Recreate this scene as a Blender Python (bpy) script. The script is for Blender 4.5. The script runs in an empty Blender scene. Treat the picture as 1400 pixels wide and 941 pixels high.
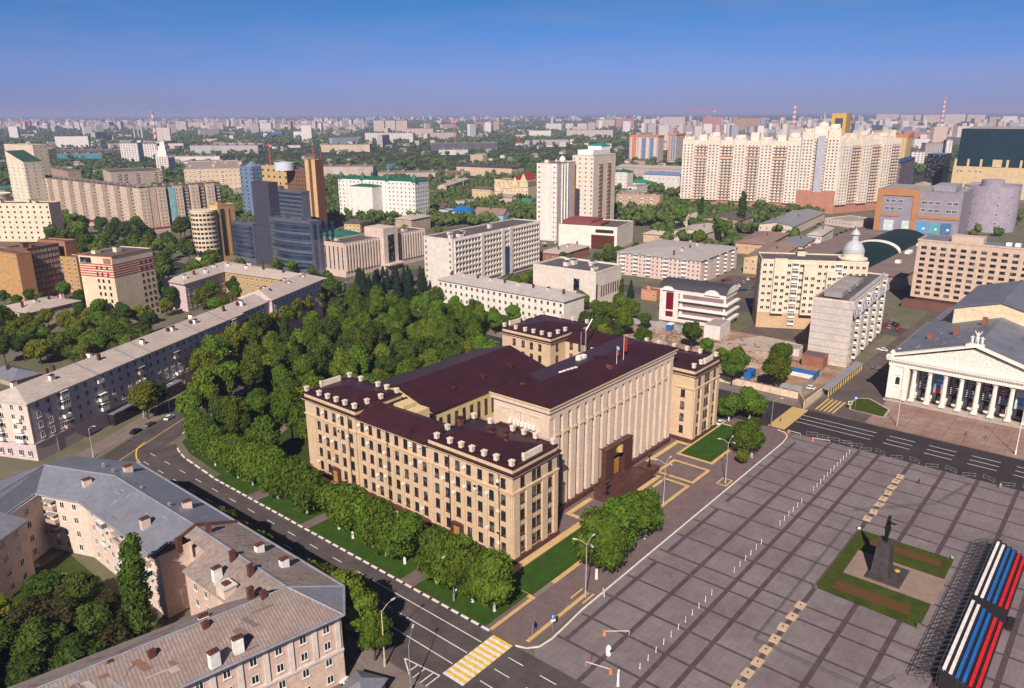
import bpy, math, random
import numpy as np
from mathutils import Vector, Matrix
random.seed(7); rng = np.random.default_rng(11)
SC = bpy.context.scene; COL = SC.collection; D = bpy.data
rad = math.radians
# ------------------------------------------------------------------ camera (a drone at 105 m) and ground survey helpers
F_PX, PITCH, ROLL, YAW, CAMZ = 1046.35, 0.293925, -0.005746, 0.70047, 105.0
CXP, CYP = 700.0, 470.5
def _cam():
    f = np.array([0, math.cos(PITCH), -math.sin(PITCH)]); r = np.array([1., 0, 0]); u = np.cross(r, f)
    c, s = math.cos(ROLL), math.sin(ROLL)
    r2, u2 = c*r + s*u, -s*r + c*u
    M = np.array([[math.sin(YAW), math.cos(YAW), 0], [-math.cos(YAW), math.sin(YAW), 0], [0, 0, 1]])
    return M @ r2, M @ u2, M @ f
CR, CU, CF = _cam()
def P(px, py, z=0.0):
    d = CF + CR*(px-CXP)/F_PX - CU*(py-CYP)/F_PX
    t = (z-CAMZ)/d[2]
    return (float(d[0]*t), float(d[1]*t))
def Q(x, y, z):
    v = np.array([x, y, z-CAMZ]); k = v @ CF
    return CXP + F_PX*(v @ CR)/k, CYP - F_PX*(v @ CU)/k, k
def hgt(x, y, py):
    lo, hi = 0., 300.
    for _ in range(50):
        m = (lo+hi)/2
        if Q(x, y, m)[1] > py: lo = m
        else: hi = m
    return lo
# ------------------------------------------------------------------ materials
def mat(name, col, var=.15, scale=.25, rough=.8, metal=0., spec=.3, bump=0., bscale=None, col2=None, objvar=0., emit=None, trans=0., detail=4., grime=.13):
    m = D.materials.new(name); m.use_nodes = True; nt = m.node_tree; N = nt.nodes; L = nt.links
    b = N['Principled BSDF']; b.inputs['Roughness'].default_value = rough; b.inputs['Metallic'].default_value = metal
    b.inputs['Specular IOR Level'].default_value = spec
    g = N.new('ShaderNodeNewGeometry')
    nz = N.new('ShaderNodeTexNoise'); nz.inputs['Scale'].default_value = scale; nz.inputs['Detail'].default_value = detail
    nz.inputs['Roughness'].default_value = .62
    L.new(g.outputs['Position'], nz.inputs['Vector'])
    rp = N.new('ShaderNodeValToRGB'); rp.color_ramp.elements[0].position = .3; rp.color_ramp.elements[1].position = .7
    c2 = col2 if col2 else tuple(min(1, c*(1+var)) for c in col)
    c1 = col if col2 else tuple(c*(1-var) for c in col)
    rp.color_ramp.elements[0].color = (*c1, 1); rp.color_ramp.elements[1].color = (*c2, 1)
    L.new(nz.outputs['Fac'], rp.inputs['Fac'])
    out = rp.outputs['Color']
    if grime:   # dirt, stains and worn spots at two finer sizes
        for sc_, am in ((scale*5.3, grime), (scale*23., grime*.7)):
            n3 = N.new('ShaderNodeTexNoise'); n3.inputs['Scale'].default_value = sc_; n3.inputs['Detail'].default_value = 3.; L.new(g.outputs['Position'], n3.inputs['Vector'])
            mr3 = N.new('ShaderNodeMapRange'); mr3.inputs['From Min'].default_value = .3; mr3.inputs['From Max'].default_value = .7; mr3.inputs['To Min'].default_value = 1-am; mr3.inputs['To Max'].default_value = 1+am*.7
            L.new(n3.outputs['Fac'], mr3.inputs['Value']); vm = N.new('ShaderNodeVectorMath'); vm.operation = 'SCALE'; L.new(out, vm.inputs[0]); L.new(mr3.outputs['Result'], vm.inputs['Scale']); out = vm.outputs['Vector']
    if objvar:
        oi = N.new('ShaderNodeObjectInfo'); hs = N.new('ShaderNodeHueSaturation')
        mr = N.new('ShaderNodeMapRange'); mr.inputs['To Min'].default_value = 1-objvar; mr.inputs['To Max'].default_value = 1+objvar
        L.new(oi.outputs['Random'], mr.inputs['Value']); L.new(mr.outputs['Result'], hs.inputs['Value'])
        m2 = N.new('ShaderNodeMath'); m2.operation = 'MULTIPLY'; m2.inputs[1].default_value = 7.13
        m3 = N.new('ShaderNodeMath'); m3.operation = 'FRACT'; mr2 = N.new('ShaderNodeMapRange')
        mr2.inputs['To Min'].default_value = .5-objvar*.09; mr2.inputs['To Max'].default_value = .5+objvar*.05
        L.new(oi.outputs['Random'], m2.inputs[0]); L.new(m2.outputs[0], m3.inputs[0]); L.new(m3.outputs[0], mr2.inputs['Value'])
        L.new(mr2.outputs['Result'], hs.inputs['Hue']); L.new(out, hs.inputs['Color']); out = hs.outputs['Color']
    L.new(out, b.inputs['Base Color'])
    if bump:
        n2 = N.new('ShaderNodeTexNoise'); n2.inputs['Scale'].default_value = bscale or scale*6; L.new(g.outputs['Position'], n2.inputs['Vector'])
        bp = N.new('ShaderNodeBump'); bp.inputs['Strength'].default_value = bump; bp.inputs['Distance'].default_value = .1
        L.new(n2.outputs['Fac'], bp.inputs['Height']); L.new(bp.outputs['Normal'], b.inputs['Normal'])
    if trans:
        tb = N.new('ShaderNodeBsdfTranslucent'); L.new(out, tb.inputs['Color']); mx = N.new('ShaderNodeMixShader'); mx.inputs[0].default_value = trans
        L.new(b.outputs[0], mx.inputs[1]); L.new(tb.outputs[0], mx.inputs[2]); L.new(mx.outputs[0], N['Material Output'].inputs['Surface'])
    return m
def _coords(nt, vec):
    g = nt.nodes.new('ShaderNodeNewGeometry'); return g.outputs['Position']
def stripes(m, axis, period, frac, col, strength=1., tc='Position', smooth=False):
    """mix narrow lines of another colour into a material, along one axis of its coordinates"""
    nt = m.node_tree; N = nt.nodes; L = nt.links; b = N['Principled BSDF']
    src = b.inputs['Base Color'].links[0].from_socket
    if tc == 'Position': v = N.new('ShaderNodeNewGeometry').outputs['Position']
    else: v = N.new('ShaderNodeTexCoord').outputs['Object']
    dot = N.new('ShaderNodeVectorMath'); dot.operation = 'DOT_PRODUCT'; dot.inputs[1].default_value = axis; L.new(v, dot.inputs[0])
    d = N.new('ShaderNodeMath'); d.operation = 'DIVIDE'; d.inputs[1].default_value = period; L.new(dot.outputs['Value'], d.inputs[0])
    fr = N.new('ShaderNodeMath'); fr.operation = 'FRACT'; L.new(d.outputs[0], fr.inputs[0])
    lt = N.new('ShaderNodeMath'); lt.operation = 'LESS_THAN'; lt.inputs[1].default_value = frac; L.new(fr.outputs[0], lt.inputs[0])
    ml = N.new('ShaderNodeMath'); ml.operation = 'MULTIPLY'; ml.inputs[1].default_value = strength; L.new(lt.outputs[0], ml.inputs[0])
    mx = N.new('ShaderNodeMix'); mx.data_type = 'RGBA'; L.new(ml.outputs[0], mx.inputs[0]); L.new(src, mx.inputs[6]); mx.inputs[7].default_value = (*col, 1)
    L.new(mx.outputs[2], b.inputs['Base Color'])
    return m
def windowed(name, col, win, pw, ph, fw=.45, fh=.5, var=.1, tint=None, rough=.8):
    """facade material for blocks too far away for separate windows: a grid of dark panes on the wall (not on the roof)"""
    m = mat(name, col, var=var, scale=.05, rough=rough, objvar=0); nt = m.node_tree; N = nt.nodes; L = nt.links; b = N['Principled BSDF']
    src = b.inputs['Base Color'].links[0].from_socket
    tc = N.new('ShaderNodeTexCoord'); sp = N.new('ShaderNodeSeparateXYZ'); L.new(tc.outputs['Object'], sp.inputs[0])
    def fr(sock, per, lo):
        d = N.new('ShaderNodeMath'); d.operation = 'DIVIDE'; d.inputs[1].default_value = per; L.new(sock, d.inputs[0])
        f = N.new('ShaderNodeMath'); f.operation = 'FRACT'; L.new(d.outputs[0], f.inputs[0])
        l = N.new('ShaderNodeMath'); l.operation = 'LESS_THAN'; l.inputs[1].default_value = lo; L.new(f.outputs[0], l.inputs[0]); return l.outputs[0]
    ad = N.new('ShaderNodeMath'); L.new(sp.outputs[0], ad.inputs[0]); L.new(sp.outputs[1], ad.inputs[1])
    a, c = fr(ad.outputs[0], pw, fw), fr(sp.outputs[2], ph, fh)
    g = N.new('ShaderNodeNewGeometry'); sn = N.new('ShaderNodeSeparateXYZ'); L.new(g.outputs['Normal'], sn.inputs[0])
    ab = N.new('ShaderNodeMath'); ab.operation = 'LESS_THAN'; ab.inputs[1].default_value = .4; L.new(sn.outputs[2], ab.inputs[0])
    m1 = N.new('ShaderNodeMath'); m1.operation = 'MULTIPLY'; L.new(a, m1.inputs[0]); L.new(c, m1.inputs[1])
    m2 = N.new('ShaderNodeMath'); m2.operation = 'MULTIPLY'; L.new(m1.outputs[0], m2.inputs[0]); L.new(ab.outputs[0], m2.inputs[1])
    mx = N.new('ShaderNodeMix'); mx.data_type = 'RGBA'; L.new(m2.outputs[0], mx.inputs[0]); L.new(src, mx.inputs[6]); mx.inputs[7].default_value = (*win, 1)
    L.new(mx.outputs[2], b.inputs['Base Color'])
    return m
_mc = {}
def paint(col, rough=.8, var=.12, scale=.2, **k):
    key = (tuple(round(c, 3) for c in col), rough, var, scale, tuple(sorted(k.items())))
    if key not in _mc: _mc[key] = mat('paint', col, var=var, scale=scale, rough=rough, **k)
    return _mc[key]
# ------------------------------------------------------------------ mesh builder
class MB:
    def __init__(s): s.v = []; s.f = []; s.m = []
    def face(s, pts, mi=0):
        n = len(s.v); s.v += [tuple(p) for p in pts]; s.f.append(tuple(range(n, n+len(pts)))); s.m.append(mi)
    def box(s, x0, x1, y0, y1, z0, z1, mi=0, top=None, bottom=True):
        if x0 > x1: x0, x1 = x1, x0
        if y0 > y1: y0, y1 = y1, y0
        n = len(s.v)
        s.v += [(x0,y0,z0),(x1,y0,z0),(x1,y1,z0),(x0,y1,z0),(x0,y0,z1),(x1,y0,z1),(x1,y1,z1),(x0,y1,z1)]
        fs = [(0,1,5,4),(1,2,6,5),(2,3,7,6),(3,0,4,7),(4,5,6,7)] + ([(3,2,1,0)] if bottom else [])
        for i, q in enumerate(fs):
            s.f.append(tuple(n+k for k in q)); s.m.append(top if (i == 4 and top is not None) else mi)
        return s
    def prism(s, poly, z0, z1, mi=0, top=None, bottom=True):
        a = sum(poly[i][0]*poly[(i+1)%len(poly)][1]-poly[(i+1)%len(poly)][0]*poly[i][1] for i in range(len(poly)))
        if a < 0: poly = poly[::-1]
        n = len(s.v); k = len(poly)
        s.v += [(x,y,z0) for x,y in poly]+[(x,y,z1) for x,y in poly]
        for i in range(k):
            j = (i+1)%k; s.f.append((n+i,n+j,n+k+j,n+k+i)); s.m.append(mi)
        s.f.append(tuple(range(n+k,n+2*k))); s.m.append(mi if top is None else top)
        if bottom: s.f.append(tuple(range(n+k-1,n-1,-1))); s.m.append(mi)
        return s
    def cyl(s, x, y, z0, z1, r0, r1=None, n=10, mi=0, cap=True):
        r1 = r0 if r1 is None else r1; b = len(s.v)
        for r, z in ((r0,z0),(r1,z1)):
            s.v += [(x+r*math.cos(2*math.pi*i/n), y+r*math.sin(2*math.pi*i/n), z) for i in range(n)]
        for i in range(n):
            j=(i+1)%n; s.f.append((b+i,b+j,b+n+j,b+n+i)); s.m.append(mi)
        if cap:
            s.f.append(tuple(range(b+n,b+2*n))); s.m.append(mi); s.f.append(tuple(range(b+n-1,b-1,-1))); s.m.append(mi)
        return s
    def lathe(s, x, y, prof, n=14, mi=0):
        b = len(s.v)
        for r, z in prof: s.v += [(x+r*math.cos(2*math.pi*i/n), y+r*math.sin(2*math.pi*i/n), z) for i in range(n)]
        for k in range(len(prof)-1):
            for i in range(n):
                j=(i+1)%n; s.f.append((b+k*n+i,b+k*n+j,b+(k+1)*n+j,b+(k+1)*n+i)); s.m.append(mi)
        s.f.append(tuple(range(b+(len(prof)-1)*n, b+len(prof)*n))); s.m.append(mi)
        s.f.append(tuple(range(b+n-1, b-1, -1))); s.m.append(mi)
        return s
    def tube(s, p, q, r, n=6, mi=0, r1=None):
        p, q = Vector(p), Vector(q); d = (q-p); 
        if d.length < 1e-6: return s
        d.normalize(); a = d.orthogonal().normalized(); c = d.cross(a); b = len(s.v); r1 = r if r1 is None else r1
        for o, rr in ((p,r),(q,r1)):
            s.v += [tuple(o + a*math.cos(2*math.pi*i/n)*rr + c*math.sin(2*math.pi*i/n)*rr) for i in range(n)]
        for i in range(n):
            j=(i+1)%n; s.f.append((b+i,b+j,b+n+j,b+n+i)); s.m.append(mi)
        s.f.append(tuple(range(b+n,b+2*n))); s.m.append(mi); s.f.append(tuple(range(b+n-1,b-1,-1))); s.m.append(mi)
        return s
    def gable(s, x0, x1, y0, y1, z0, z1, axis='x', mi=0, wall=None, ov=.5, t=.25):
        """pitched roof: two slabs with thickness and wall triangles under them"""
        wall = mi if wall is None else wall
        if axis == 'x':
            ym = (y0+y1)/2
            s.face([(x0,y0,z0),(x0,ym,z1),(x0,y1,z0)][::-1], wall); s.face([(x1,y0,z0),(x1,ym,z1),(x1,y1,z0)], wall)
            k = (z1-z0)/(ym-y0)
            A = [(x0-ov,y0-ov,z0-k*ov+t),(x1+ov,y0-ov,z0-k*ov+t),(x1+ov,ym,z1+t),(x0-ov,ym,z1+t)]
            B = [(x1+ov,y1+ov,z0-k*ov+t),(x0-ov,y1+ov,z0-k*ov+t),(x0-ov,ym,z1+t),(x1+ov,ym,z1+t)]
        else:
            xm = (x0+x1)/2
            s.face([(x0,y0,z0),(x1,y0,z0),(xm,y0,z1)], wall); s.face([(x1,y1,z0),(x0,y1,z0),(xm,y1,z1)], wall)
            k = (z1-z0)/(xm-x0)
            A = [(x0-ov,y1+ov,z0-k*ov+t),(x0-ov,y0-ov,z0-k*ov+t),(xm,y0-ov,z1+t),(xm,y1+ov,z1+t)]
            B = [(x1+ov,y0-ov,z0-k*ov+t),(x1+ov,y1+ov,z0-k*ov+t),(xm,y1+ov,z1+t),(xm,y0-ov,z1+t)]
        for S in (A, B):
            s.slab(S, t, mi)
        return s
    def slab(s, S, t, mi=0):
        n = len(s.v); k = len(S)
        s.v += [tuple(p) for p in S] + [(p[0],p[1],p[2]-t) for p in S]
        s.f.append(tuple(range(n,n+k))); s.m.append(mi); s.f.append(tuple(range(n+2*k-1,n+k-1,-1))); s.m.append(mi)
        for i in range(k):
            j=(i+1)%k; s.f.append((n+k+i,n+k+j,n+j,n+i)); s.m.append(mi)
        return s
    def hip(s, x0, x1, y0, y1, z0, z1, mi=0, ov=.6, ridge=None, t=.25):
        x0-=ov; x1+=ov; y0-=ov; y1+=ov; w=min(x1-x0,y1-y0)/2
        if ridge is not None: w = ridge
        if x1-x0 >= y1-y0: a,b=(x0+w,(y0+y1)/2,z1),(x1-w,(y0+y1)/2,z1); fs=[[(x0,y0,z0),(x1,y0,z0),b,a],[(x1,y1,z0),(x0,y1,z0),a,b],[(x0,y1,z0),(x0,y0,z0),a],[(x1,y0,z0),(x1,y1,z0),b]]
        else: a,b=((x0+x1)/2,y0+w,z1),((x0+x1)/2,y1-w,z1); fs=[[(x0,y1,z0),(x0,y0,z0),a,b],[(x1,y0,z0),(x1,y1,z0),b,a],[(x0,y0,z0),(x1,y0,z0),a],[(x1,y1,z0),(x0,y1,z0),b]]
        for q in fs: s.face(q, mi)
        s.box(x0,x1,y0,y1,z0-t,z0-.003,mi)
        return s
    def add(s, tpl, M, mo=0):
        n = len(s.v); s.v += [tuple(M @ Vector(p)) for p in tpl.v]; s.f += [tuple(n+i for i in q) for q in tpl.f]; s.m += [i+mo for i in tpl.m]
    def mesh(s, name, mats, smooth=False):
        me = D.meshes.new(name); me.from_pydata(s.v, [], s.f)
        for m in mats: me.materials.append(m)
        me.polygons.foreach_set('material_index', np.array(s.m, dtype=np.int32))
        if smooth: me.polygons.foreach_set('use_smooth', np.ones(len(s.f), dtype=bool))
        me.update(); return me
    def build(s, name, mats, parent=None, smooth=False, **k):
        if not isinstance(mats, (list, tuple)): mats = [mats]
        return link(name, s.mesh(name, mats, smooth), parent, **k)
def islands(s):
    par = list(range(len(s.v)))
    def find(a):
        while par[a] != a: par[a] = par[par[a]]; a = par[a]
        return a
    for f in s.f:
        r = find(f[0])
        for i in f[1:]: par[find(i)] = r
    out = {}
    for f, mi in zip(s.f, s.m): out.setdefault(find(f[0]), []).append((f, mi))
    return list(out.values())
def build_each(s, name, mats, parent=None):
    """one object for every separate piece of the mesh"""
    for fs in islands(s):
        t = MB(); idx = {}
        for f, mi in fs:
            q = []
            for i in f:
                if i not in idx: idx[i] = len(t.v); t.v.append(s.v[i])
                q.append(idx[i])
            t.f.append(tuple(q)); t.m.append(mi)
        t.build(name, mats, parent)
MB.each = build_each
def link(name, me, parent=None, loc=None, rz=0., label=None, cat=None, group=None, kind=None):
    o = D.objects.new(name, me); COL.objects.link(o)
    if parent is not None: o.parent = parent
    if loc is not None: o.location = loc
    if rz: o.rotation_euler = (0, 0, rz)
    for key, v in (('label', label), ('category', cat), ('group', group), ('kind', kind)):
        if v: o[key] = v
    return o
def thing(name, label, cat, loc=(0,0,0), rz=0., group=None):
    return link(name, None, None, loc if len(loc) == 3 else (*loc, 0), rz, label, cat, group)
def structure(name, mb, mats): return mb.build(name, mats, kind='structure')
def copy_thing(root, loc, rz, label=None, group=None, scale=None):
    r = root.copy(); COL.objects.link(r); r.location = loc; r.rotation_euler = (0,0,rz)
    if scale: r.scale = scale
    if label: r['label'] = label
    if group: r['group'] = group
    for ch in list(root.children):
        c = ch.copy(); COL.objects.link(c); c.parent = r
        for g in list(ch.children):
            d = g.copy(); COL.objects.link(d); d.parent = c
    return r
def ordinal(k): return ['first','second','third','fourth','fifth','sixth','seventh','eighth','ninth','tenth','eleventh','twelfth','thirteenth','fourteenth','fifteenth','sixteenth','seventeenth','eighteenth','nineteenth','twentieth'][k]
# ------------------------------------------------------------------ windows
GLASS = mat('window_glass', (.012,.015,.021), col2=(.15,.14,.135), scale=.42, rough=.08, spec=.6, detail=1., grime=0)
_r = [n for n in GLASS.node_tree.nodes if n.type == 'VALTORGB'][0]; _r.color_ramp.elements[0].position = .53; _r.color_ramp.elements[1].position = .66
GLASS_WARM = mat('window_glass_warm', (.03,.025,.022), var=.6, scale=.5, rough=.15, spec=.5)
WHITE = paint((.78,.76,.73)); DARKFR = paint((.05,.035,.03)); GREYFR = paint((.3,.3,.31))
_wt = {}
def wtpl(w, h, fr=.09, mull=1, sill=True, tr=False):
    """window template: wall plane is y=0, outside is -y"""
    key = (w,h,fr,mull,sill,tr)
    if key not in _wt:
        t = MB(); a, b = w/2, h/2
        t.box(-a, a, -.03, .02, -b, b, 1)
        t.box(-a, -a+fr, -.09, -.032, -b, b, 0); t.box(a-fr, a, -.09, -.032, -b, b, 0)
        t.box(-a+fr, a-fr, -.09, -.032, b-fr, b, 0); t.box(-a+fr, a-fr, -.09, -.032, -b, -b+fr, 0)
        for k in range(mull):
            x = -a + (k+1)*w/(mull+1); t.box(x-fr*.4, x+fr*.4, -.08, -.032, -b+fr, b-fr, 0)
        if tr: t.box(-a+fr, a-fr, -.078, -.033, b*.45, b*.45+fr*.8, 0)
        if sill: t.box(-a-.1, a+.1, -.25, .0, -b-.14, -b-.003, 2)
        _wt[key] = t
    return _wt[key]
def windows(th, pos, tpl, mats, name='window', cap=100, panes=False):
    """pos: (x, y, z, rz) in the thing's own coordinates; the nearest up to cap as parts of their own, the rest as one part"""
    if not pos: return
    if panes:
        fr_, pn = MB(), MB(); fr_.v = pn.v = tpl.v
        for f, mi in zip(tpl.f, tpl.m):
            d_ = pn if mi == 1 else fr_; d_.f.append(f); d_.m.append(mi)
        me, pme_ = fr_.mesh(name, mats), pn.mesh('pane', mats)
    else: me = tpl.mesh(name, mats)
    if len(pos) > cap:
        mw = Matrix.Translation(th.location) @ Matrix.Rotation(th.rotation_euler.z, 4, 'Z')
        pos = sorted(pos, key=lambda p: (mw @ Vector(p[:3]) - Vector((0,0,CAMZ))).length)
    for p in pos[:cap]:
        wo = link(name, me, th, p[:3], p[3])
        if panes: link('pane', pme_, wo)
    if len(pos) > cap:
        mb = MB()
        for p in pos[cap:]: mb.add(tpl, Matrix.Translation(p[:3]) @ Matrix.Rotation(p[3], 4, 'Z'))
        mb.build(name, mats, th, kind='stuff')
def facade(A, B, cols, rows, off=0.):
    """window positions on the wall from A to B (outside on the right hand), cols are metres from A, rows heights"""
    dx, dy = B[0]-A[0], B[1]-A[1]; L = math.hypot(dx,dy); dx/=L; dy/=L; a = math.atan2(dy,dx)
    return [(A[0]+dx*c+dy*off, A[1]+dy*c-dx*off, z, a) for c in cols for z in rows]
def spread(n, L, m=1.8):
    return [L/2] if n == 1 else [m+(L-2*m)*i/(n-1) for i in range(n)]
# ------------------------------------------------------------------ the ground, streets, square, lawns
G_GROUND = mat('ground_mix', (.185,.148,.128), col2=(.080,.100,.036), scale=.03, rough=.95, detail=8)
def far_ground():
    m = mat('ground_far', (.028,.042,.020), col2=(.070,.078,.045), scale=.006, rough=1., spec=0, detail=10); return m
G_ASPH = mat('asphalt', (.084,.068,.070), var=.28, scale=.12, rough=.9, detail=8, bump=.15, bscale=4)
G_ASPH_D = mat('asphalt_dark', (.036,.028,.033), var=.25, scale=.1, rough=.88, detail=8)
G_SQ = mat('square_paving', (.155,.126,.136), col2=(.230,.192,.200), scale=.075, rough=.85, detail=9)
stripes(G_SQ, (1,0,0), 1.55, .06, (.13,.10,.11), .6); stripes(G_SQ, (0,1,0), 1.55, .06, (.13,.10,.11), .6)
G_STRIP = mat('square_strip', (.084,.058,.066), var=.25, scale=.4, rough=.85)
G_BRICK = mat('brick_paving', (.135,.094,.100), col2=(.19,.135,.136), scale=.3, rough=.85, detail=9)
stripes(G_BRICK, (0,1,0), .9, .10, (.10,.068,.072), .7)
G_YEL = mat('yellow_paving', (.50,.33,.13), col2=(.62,.43,.20), scale=.6, rough=.85)
G_LAWN = mat('lawn_grass', (.024,.062,.008), col2=(.048,.094,.015), scale=.35, rough=.95, spec=.05, detail=10, bump=.5, bscale=5)
G_LAWN2 = mat('rough_grass', (.030,.052,.010), col2=(.070,.085,.016), scale=.3, rough=.95, spec=.05, detail=10, bump=.6, bscale=3)
G_PARK = mat('park_ground', (.028,.056,.010), col2=(.055,.075,.018), scale=.1, rough=.95, spec=.05, detail=8)
G_DIRT = mat('site_dirt', (.17,.10,.065), col2=(.42,.29,.21), scale=.12, rough=.95, detail=10, bump=.6, bscale=.6)
G_RED = mat('red_paving', (.22,.12,.105), col2=(.33,.235,.20), scale=.09, rough=.85, detail=9)
stripes(G_RED, (1,0,0), 4.5, .07, (.13,.08,.075), .7); stripes(G_RED, (0,1,0), 6, .05, (.15,.09,.085), .6)
G_WALK = mat('sidewalk_slabs', (.16,.125,.115), col2=(.23,.185,.165), scale=.2, rough=.9, detail=8)
G_PALE = mat('pale_concrete', (.36,.29,.25), col2=(.46,.38,.33), scale=.3, rough=.9, detail=8)
G_WHITE = mat('road_paint_white', (.70,.66,.66), var=.2, scale=1.2, rough=.7)
G_RYEL = mat('road_paint_yellow', (.74,.47,.06), var=.2, scale=1.2, rough=.7)
G_KERB = mat('kerb_white', (.72,.66,.64), var=.15, scale=.8, rough=.8); G_KERBD = mat('kerb_dark', (.03,.027,.03), rough=.8)
G_FLOWER = mat('flower_bed', (.16,.035,.02), col2=(.05,.06,.012), scale=1.6, rough=.95, detail=6)
def sheet(name, polys, m, z, th=None):
    mb = MB()
    for i_, p in enumerate(polys):
        if len(p) == 4 and not isinstance(p[0], (tuple, list)): p = [(p[0],p[2]),(p[1],p[2]),(p[1],p[3]),(p[0],p[3])]
        mb.prism(list(p), (z-(th or .003))+i_*.004, z+i_*.004, 0, bottom=False)
    return structure(name, mb, [m])
g = MB(); g.face([(-31000,-31000,0),(31000,-31000,0),(31000,31000,0),(-31000,31000,0)]); structure('ground', g, [far_ground()])
sheet('city_ground', [[(-250,-200),(1150,-200),(1150,700),(700,1150),(-250,1150)]], G_GROUND, .02)
# streets
DX, DY = .866, .5
def diag(t, s):  # t metres along the slanting street, s metres to its right
    return (93+t*DX+s*.5, 249+t*DY-s*.866)
sheet('street', [[(82,-150),(101.5,-150),(101.5,203),(103,224),(107,237),(82,240)], [diag(-150,0),diag(300,0),diag(300,15),diag(9,15),diag(-150,15)]], G_ASPH, .05)
sheet('main_road', [(245.5,269.5,-250,700)], G_ASPH_D, .055)
G_SIDE = mat('side_asphalt', (.105,.083,.076), var=.25, scale=.1, rough=.9, detail=8)
sheet('side_street', [(269.3,470,65,86), [(470,62),(700,62),(700,84),(470,84)], [(236,334),(420,500),(412,514),(226,344)], (300,335,62,91)], G_SIDE, .052)
sheet('cross_street', [(190,470,372,392), (392,410,86,371)], G_ASPH, .06)
sheet('yard_parking', [(395,480,150,212),(352,420,92,150)], G_SIDE, .045)
# square
sq = MB(); sq.prism([(101.6,-150),(245.5,-150),(245.5,81.3),(103,81.3),(101.6,80)], -.1, .06, 0, bottom=False)
structure('square_paving', sq, [G_SQ])
st = MB()
for y in (69.3, 60.1, 54.4, 45.0, 35.7, 26.8, 16.7, 7.4, -2, -11.5, -21): st.box(101.2,245.3,y-.55,y+.55,.05,.066)
xs = [109.7,119.0,128.4,137.8,147.2,152.6,162,171.4,180.7,190.2,199.2,205.2,214.3,223.3,232.5,241]
ys = [78.4,69.3,60.1,54.4,45.0,35.7,26.8,16.7,7.4,-2,-11.5,-21,-60]
for x in xs:
    for a, b in zip(ys[1:], ys[:-1]): st.box(x-.33,x+.33,a+.552,b-.552 if b != 78.4 else 80.9,.05,.066)
for a, b in ((110,147),(153,181),(186,238)): st.box(a,b,77.9,78.9,.05,.069)
structure('square_strips', st, [G_STRIP])
# concourse in front of and beside the administration building
sheet('concourse', [[(101.9,81.9),(245.2,81.9),(245.2,191),(101.9,191)]], G_BRICK, .09)
kb = MB()
kp = [(101.6,85.2),(102.4,82.9),(104.5,81.2),(108,80.7),(112,80.9),(120,81.5),(150,81.55),(235,81.55),(241,82.2),(243.8,84.2),(244.6,87)]
for (a, b) in zip(kp, kp[1:]):
    d = Vector((b[0]-a[0], b[1]-a[1])); n = Vector((-d.y, d.x)).normalized()*.17
    kb.prism([(a[0]-n.x,a[1]-n.y),(b[0]-n.x,b[1]-n.y),(b[0]+n.x,b[1]+n.y),(a[0]+n.x,a[1]+n.y)], -.05, .2)
structure('square_kerb', kb, [G_KERB])
k2 = MB(); y = 92.5; i = 0
while y < 203:
    L = 2.2 if i % 2 == 0 else .8
    k2.box(101.45,101.95,y,y+L-.02,0,.24,0 if i%2==0 else 1); y += L; i += 1
for t in range(0, 30): k2.prism([diag(14+t*3,14.8),diag(16.1+t*3,14.8),diag(16.1+t*3,15.25),diag(14+t*3,15.25)], 0, .24)
bp_ = [(101.7,203.3),(102.2,208),(102.5,213),(102.9,218),(103.3,224),(104.3,229),(106.0,234.5)]
for i, (a, b) in enumerate(zip(bp_, bp_[1:])):
    d = Vector((b[0]-a[0], b[1]-a[1])); q_ = .7; c_ = (a[0]+d.x*q_, a[1]+d.y*q_)
    k2.prism([(a[0]-.25,a[1]),(a[0]+.25,a[1]),(c_[0]+.25,c_[1]),(c_[0]-.25,c_[1])], 0, .24)
structure('street_kerb', k2, [G_KERB, G_KERBD])
sheet('street_lawn', [(102.2,117,94,116.5),(102.2,117,121,157),(102.2,117,160.5,181),(102.2,117,186,204)], G_LAWN, .14)
sheet('facade_walk', [(117,124,92,190)], G_WALK, .105)
def ring(x0,x1,y0,y1,w): return [(x0,x1,y0,y0+w),(x0,x1,y1-w,y1),(x0,x0+w,y0+w+.002,y1-w-.002),(x1-w,x1,y0+w+.002,y1-w-.002)]
sheet('lawn', [(117.2,149,93.2,101.7),(206.5,237,93.2,103.7)], G_LAWN, .16)
sheet('corner_lawn', [(238.5,244.2,106,190)], G_LAWN2, .15)
ye = ring(116,150.2,92,102.9,1.15)[:1] + ring(116,150.2,92,102.9,1.15)[2:] + ring(205.2,238.2,92,104.6,1.15) + ring(189.8,201.2,90.6,103.2,1.0) + ring(166.6,188,90.6,99.2,1.0)
ye += ring(153.6,165.4,90.6,103.2,1.0) + [(151.6,163.4,107.9,109.4),(151.6,153.0,103,107.8),(187.5,213,107.9,109.4),(213.1,214.6,104.7,109.4),(163.4,188,100.0,101.5)]
ye += [(116,150.2,101.9,103.9),(121.9,123.4,104.0,188),(104,126,83.6,84.5),(102.1,115.8,92,92.9),(214.7,236,104.75,105.0)]
ye += ring(170.5,173.7,88.6,90.2,.5)[:0] + ring(121.8,126.4,82.4,86,.45)[:2] + ring(194,199,82.3,85.6,.5)
sheet('yellow_strips', ye, G_YEL, .102)
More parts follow.
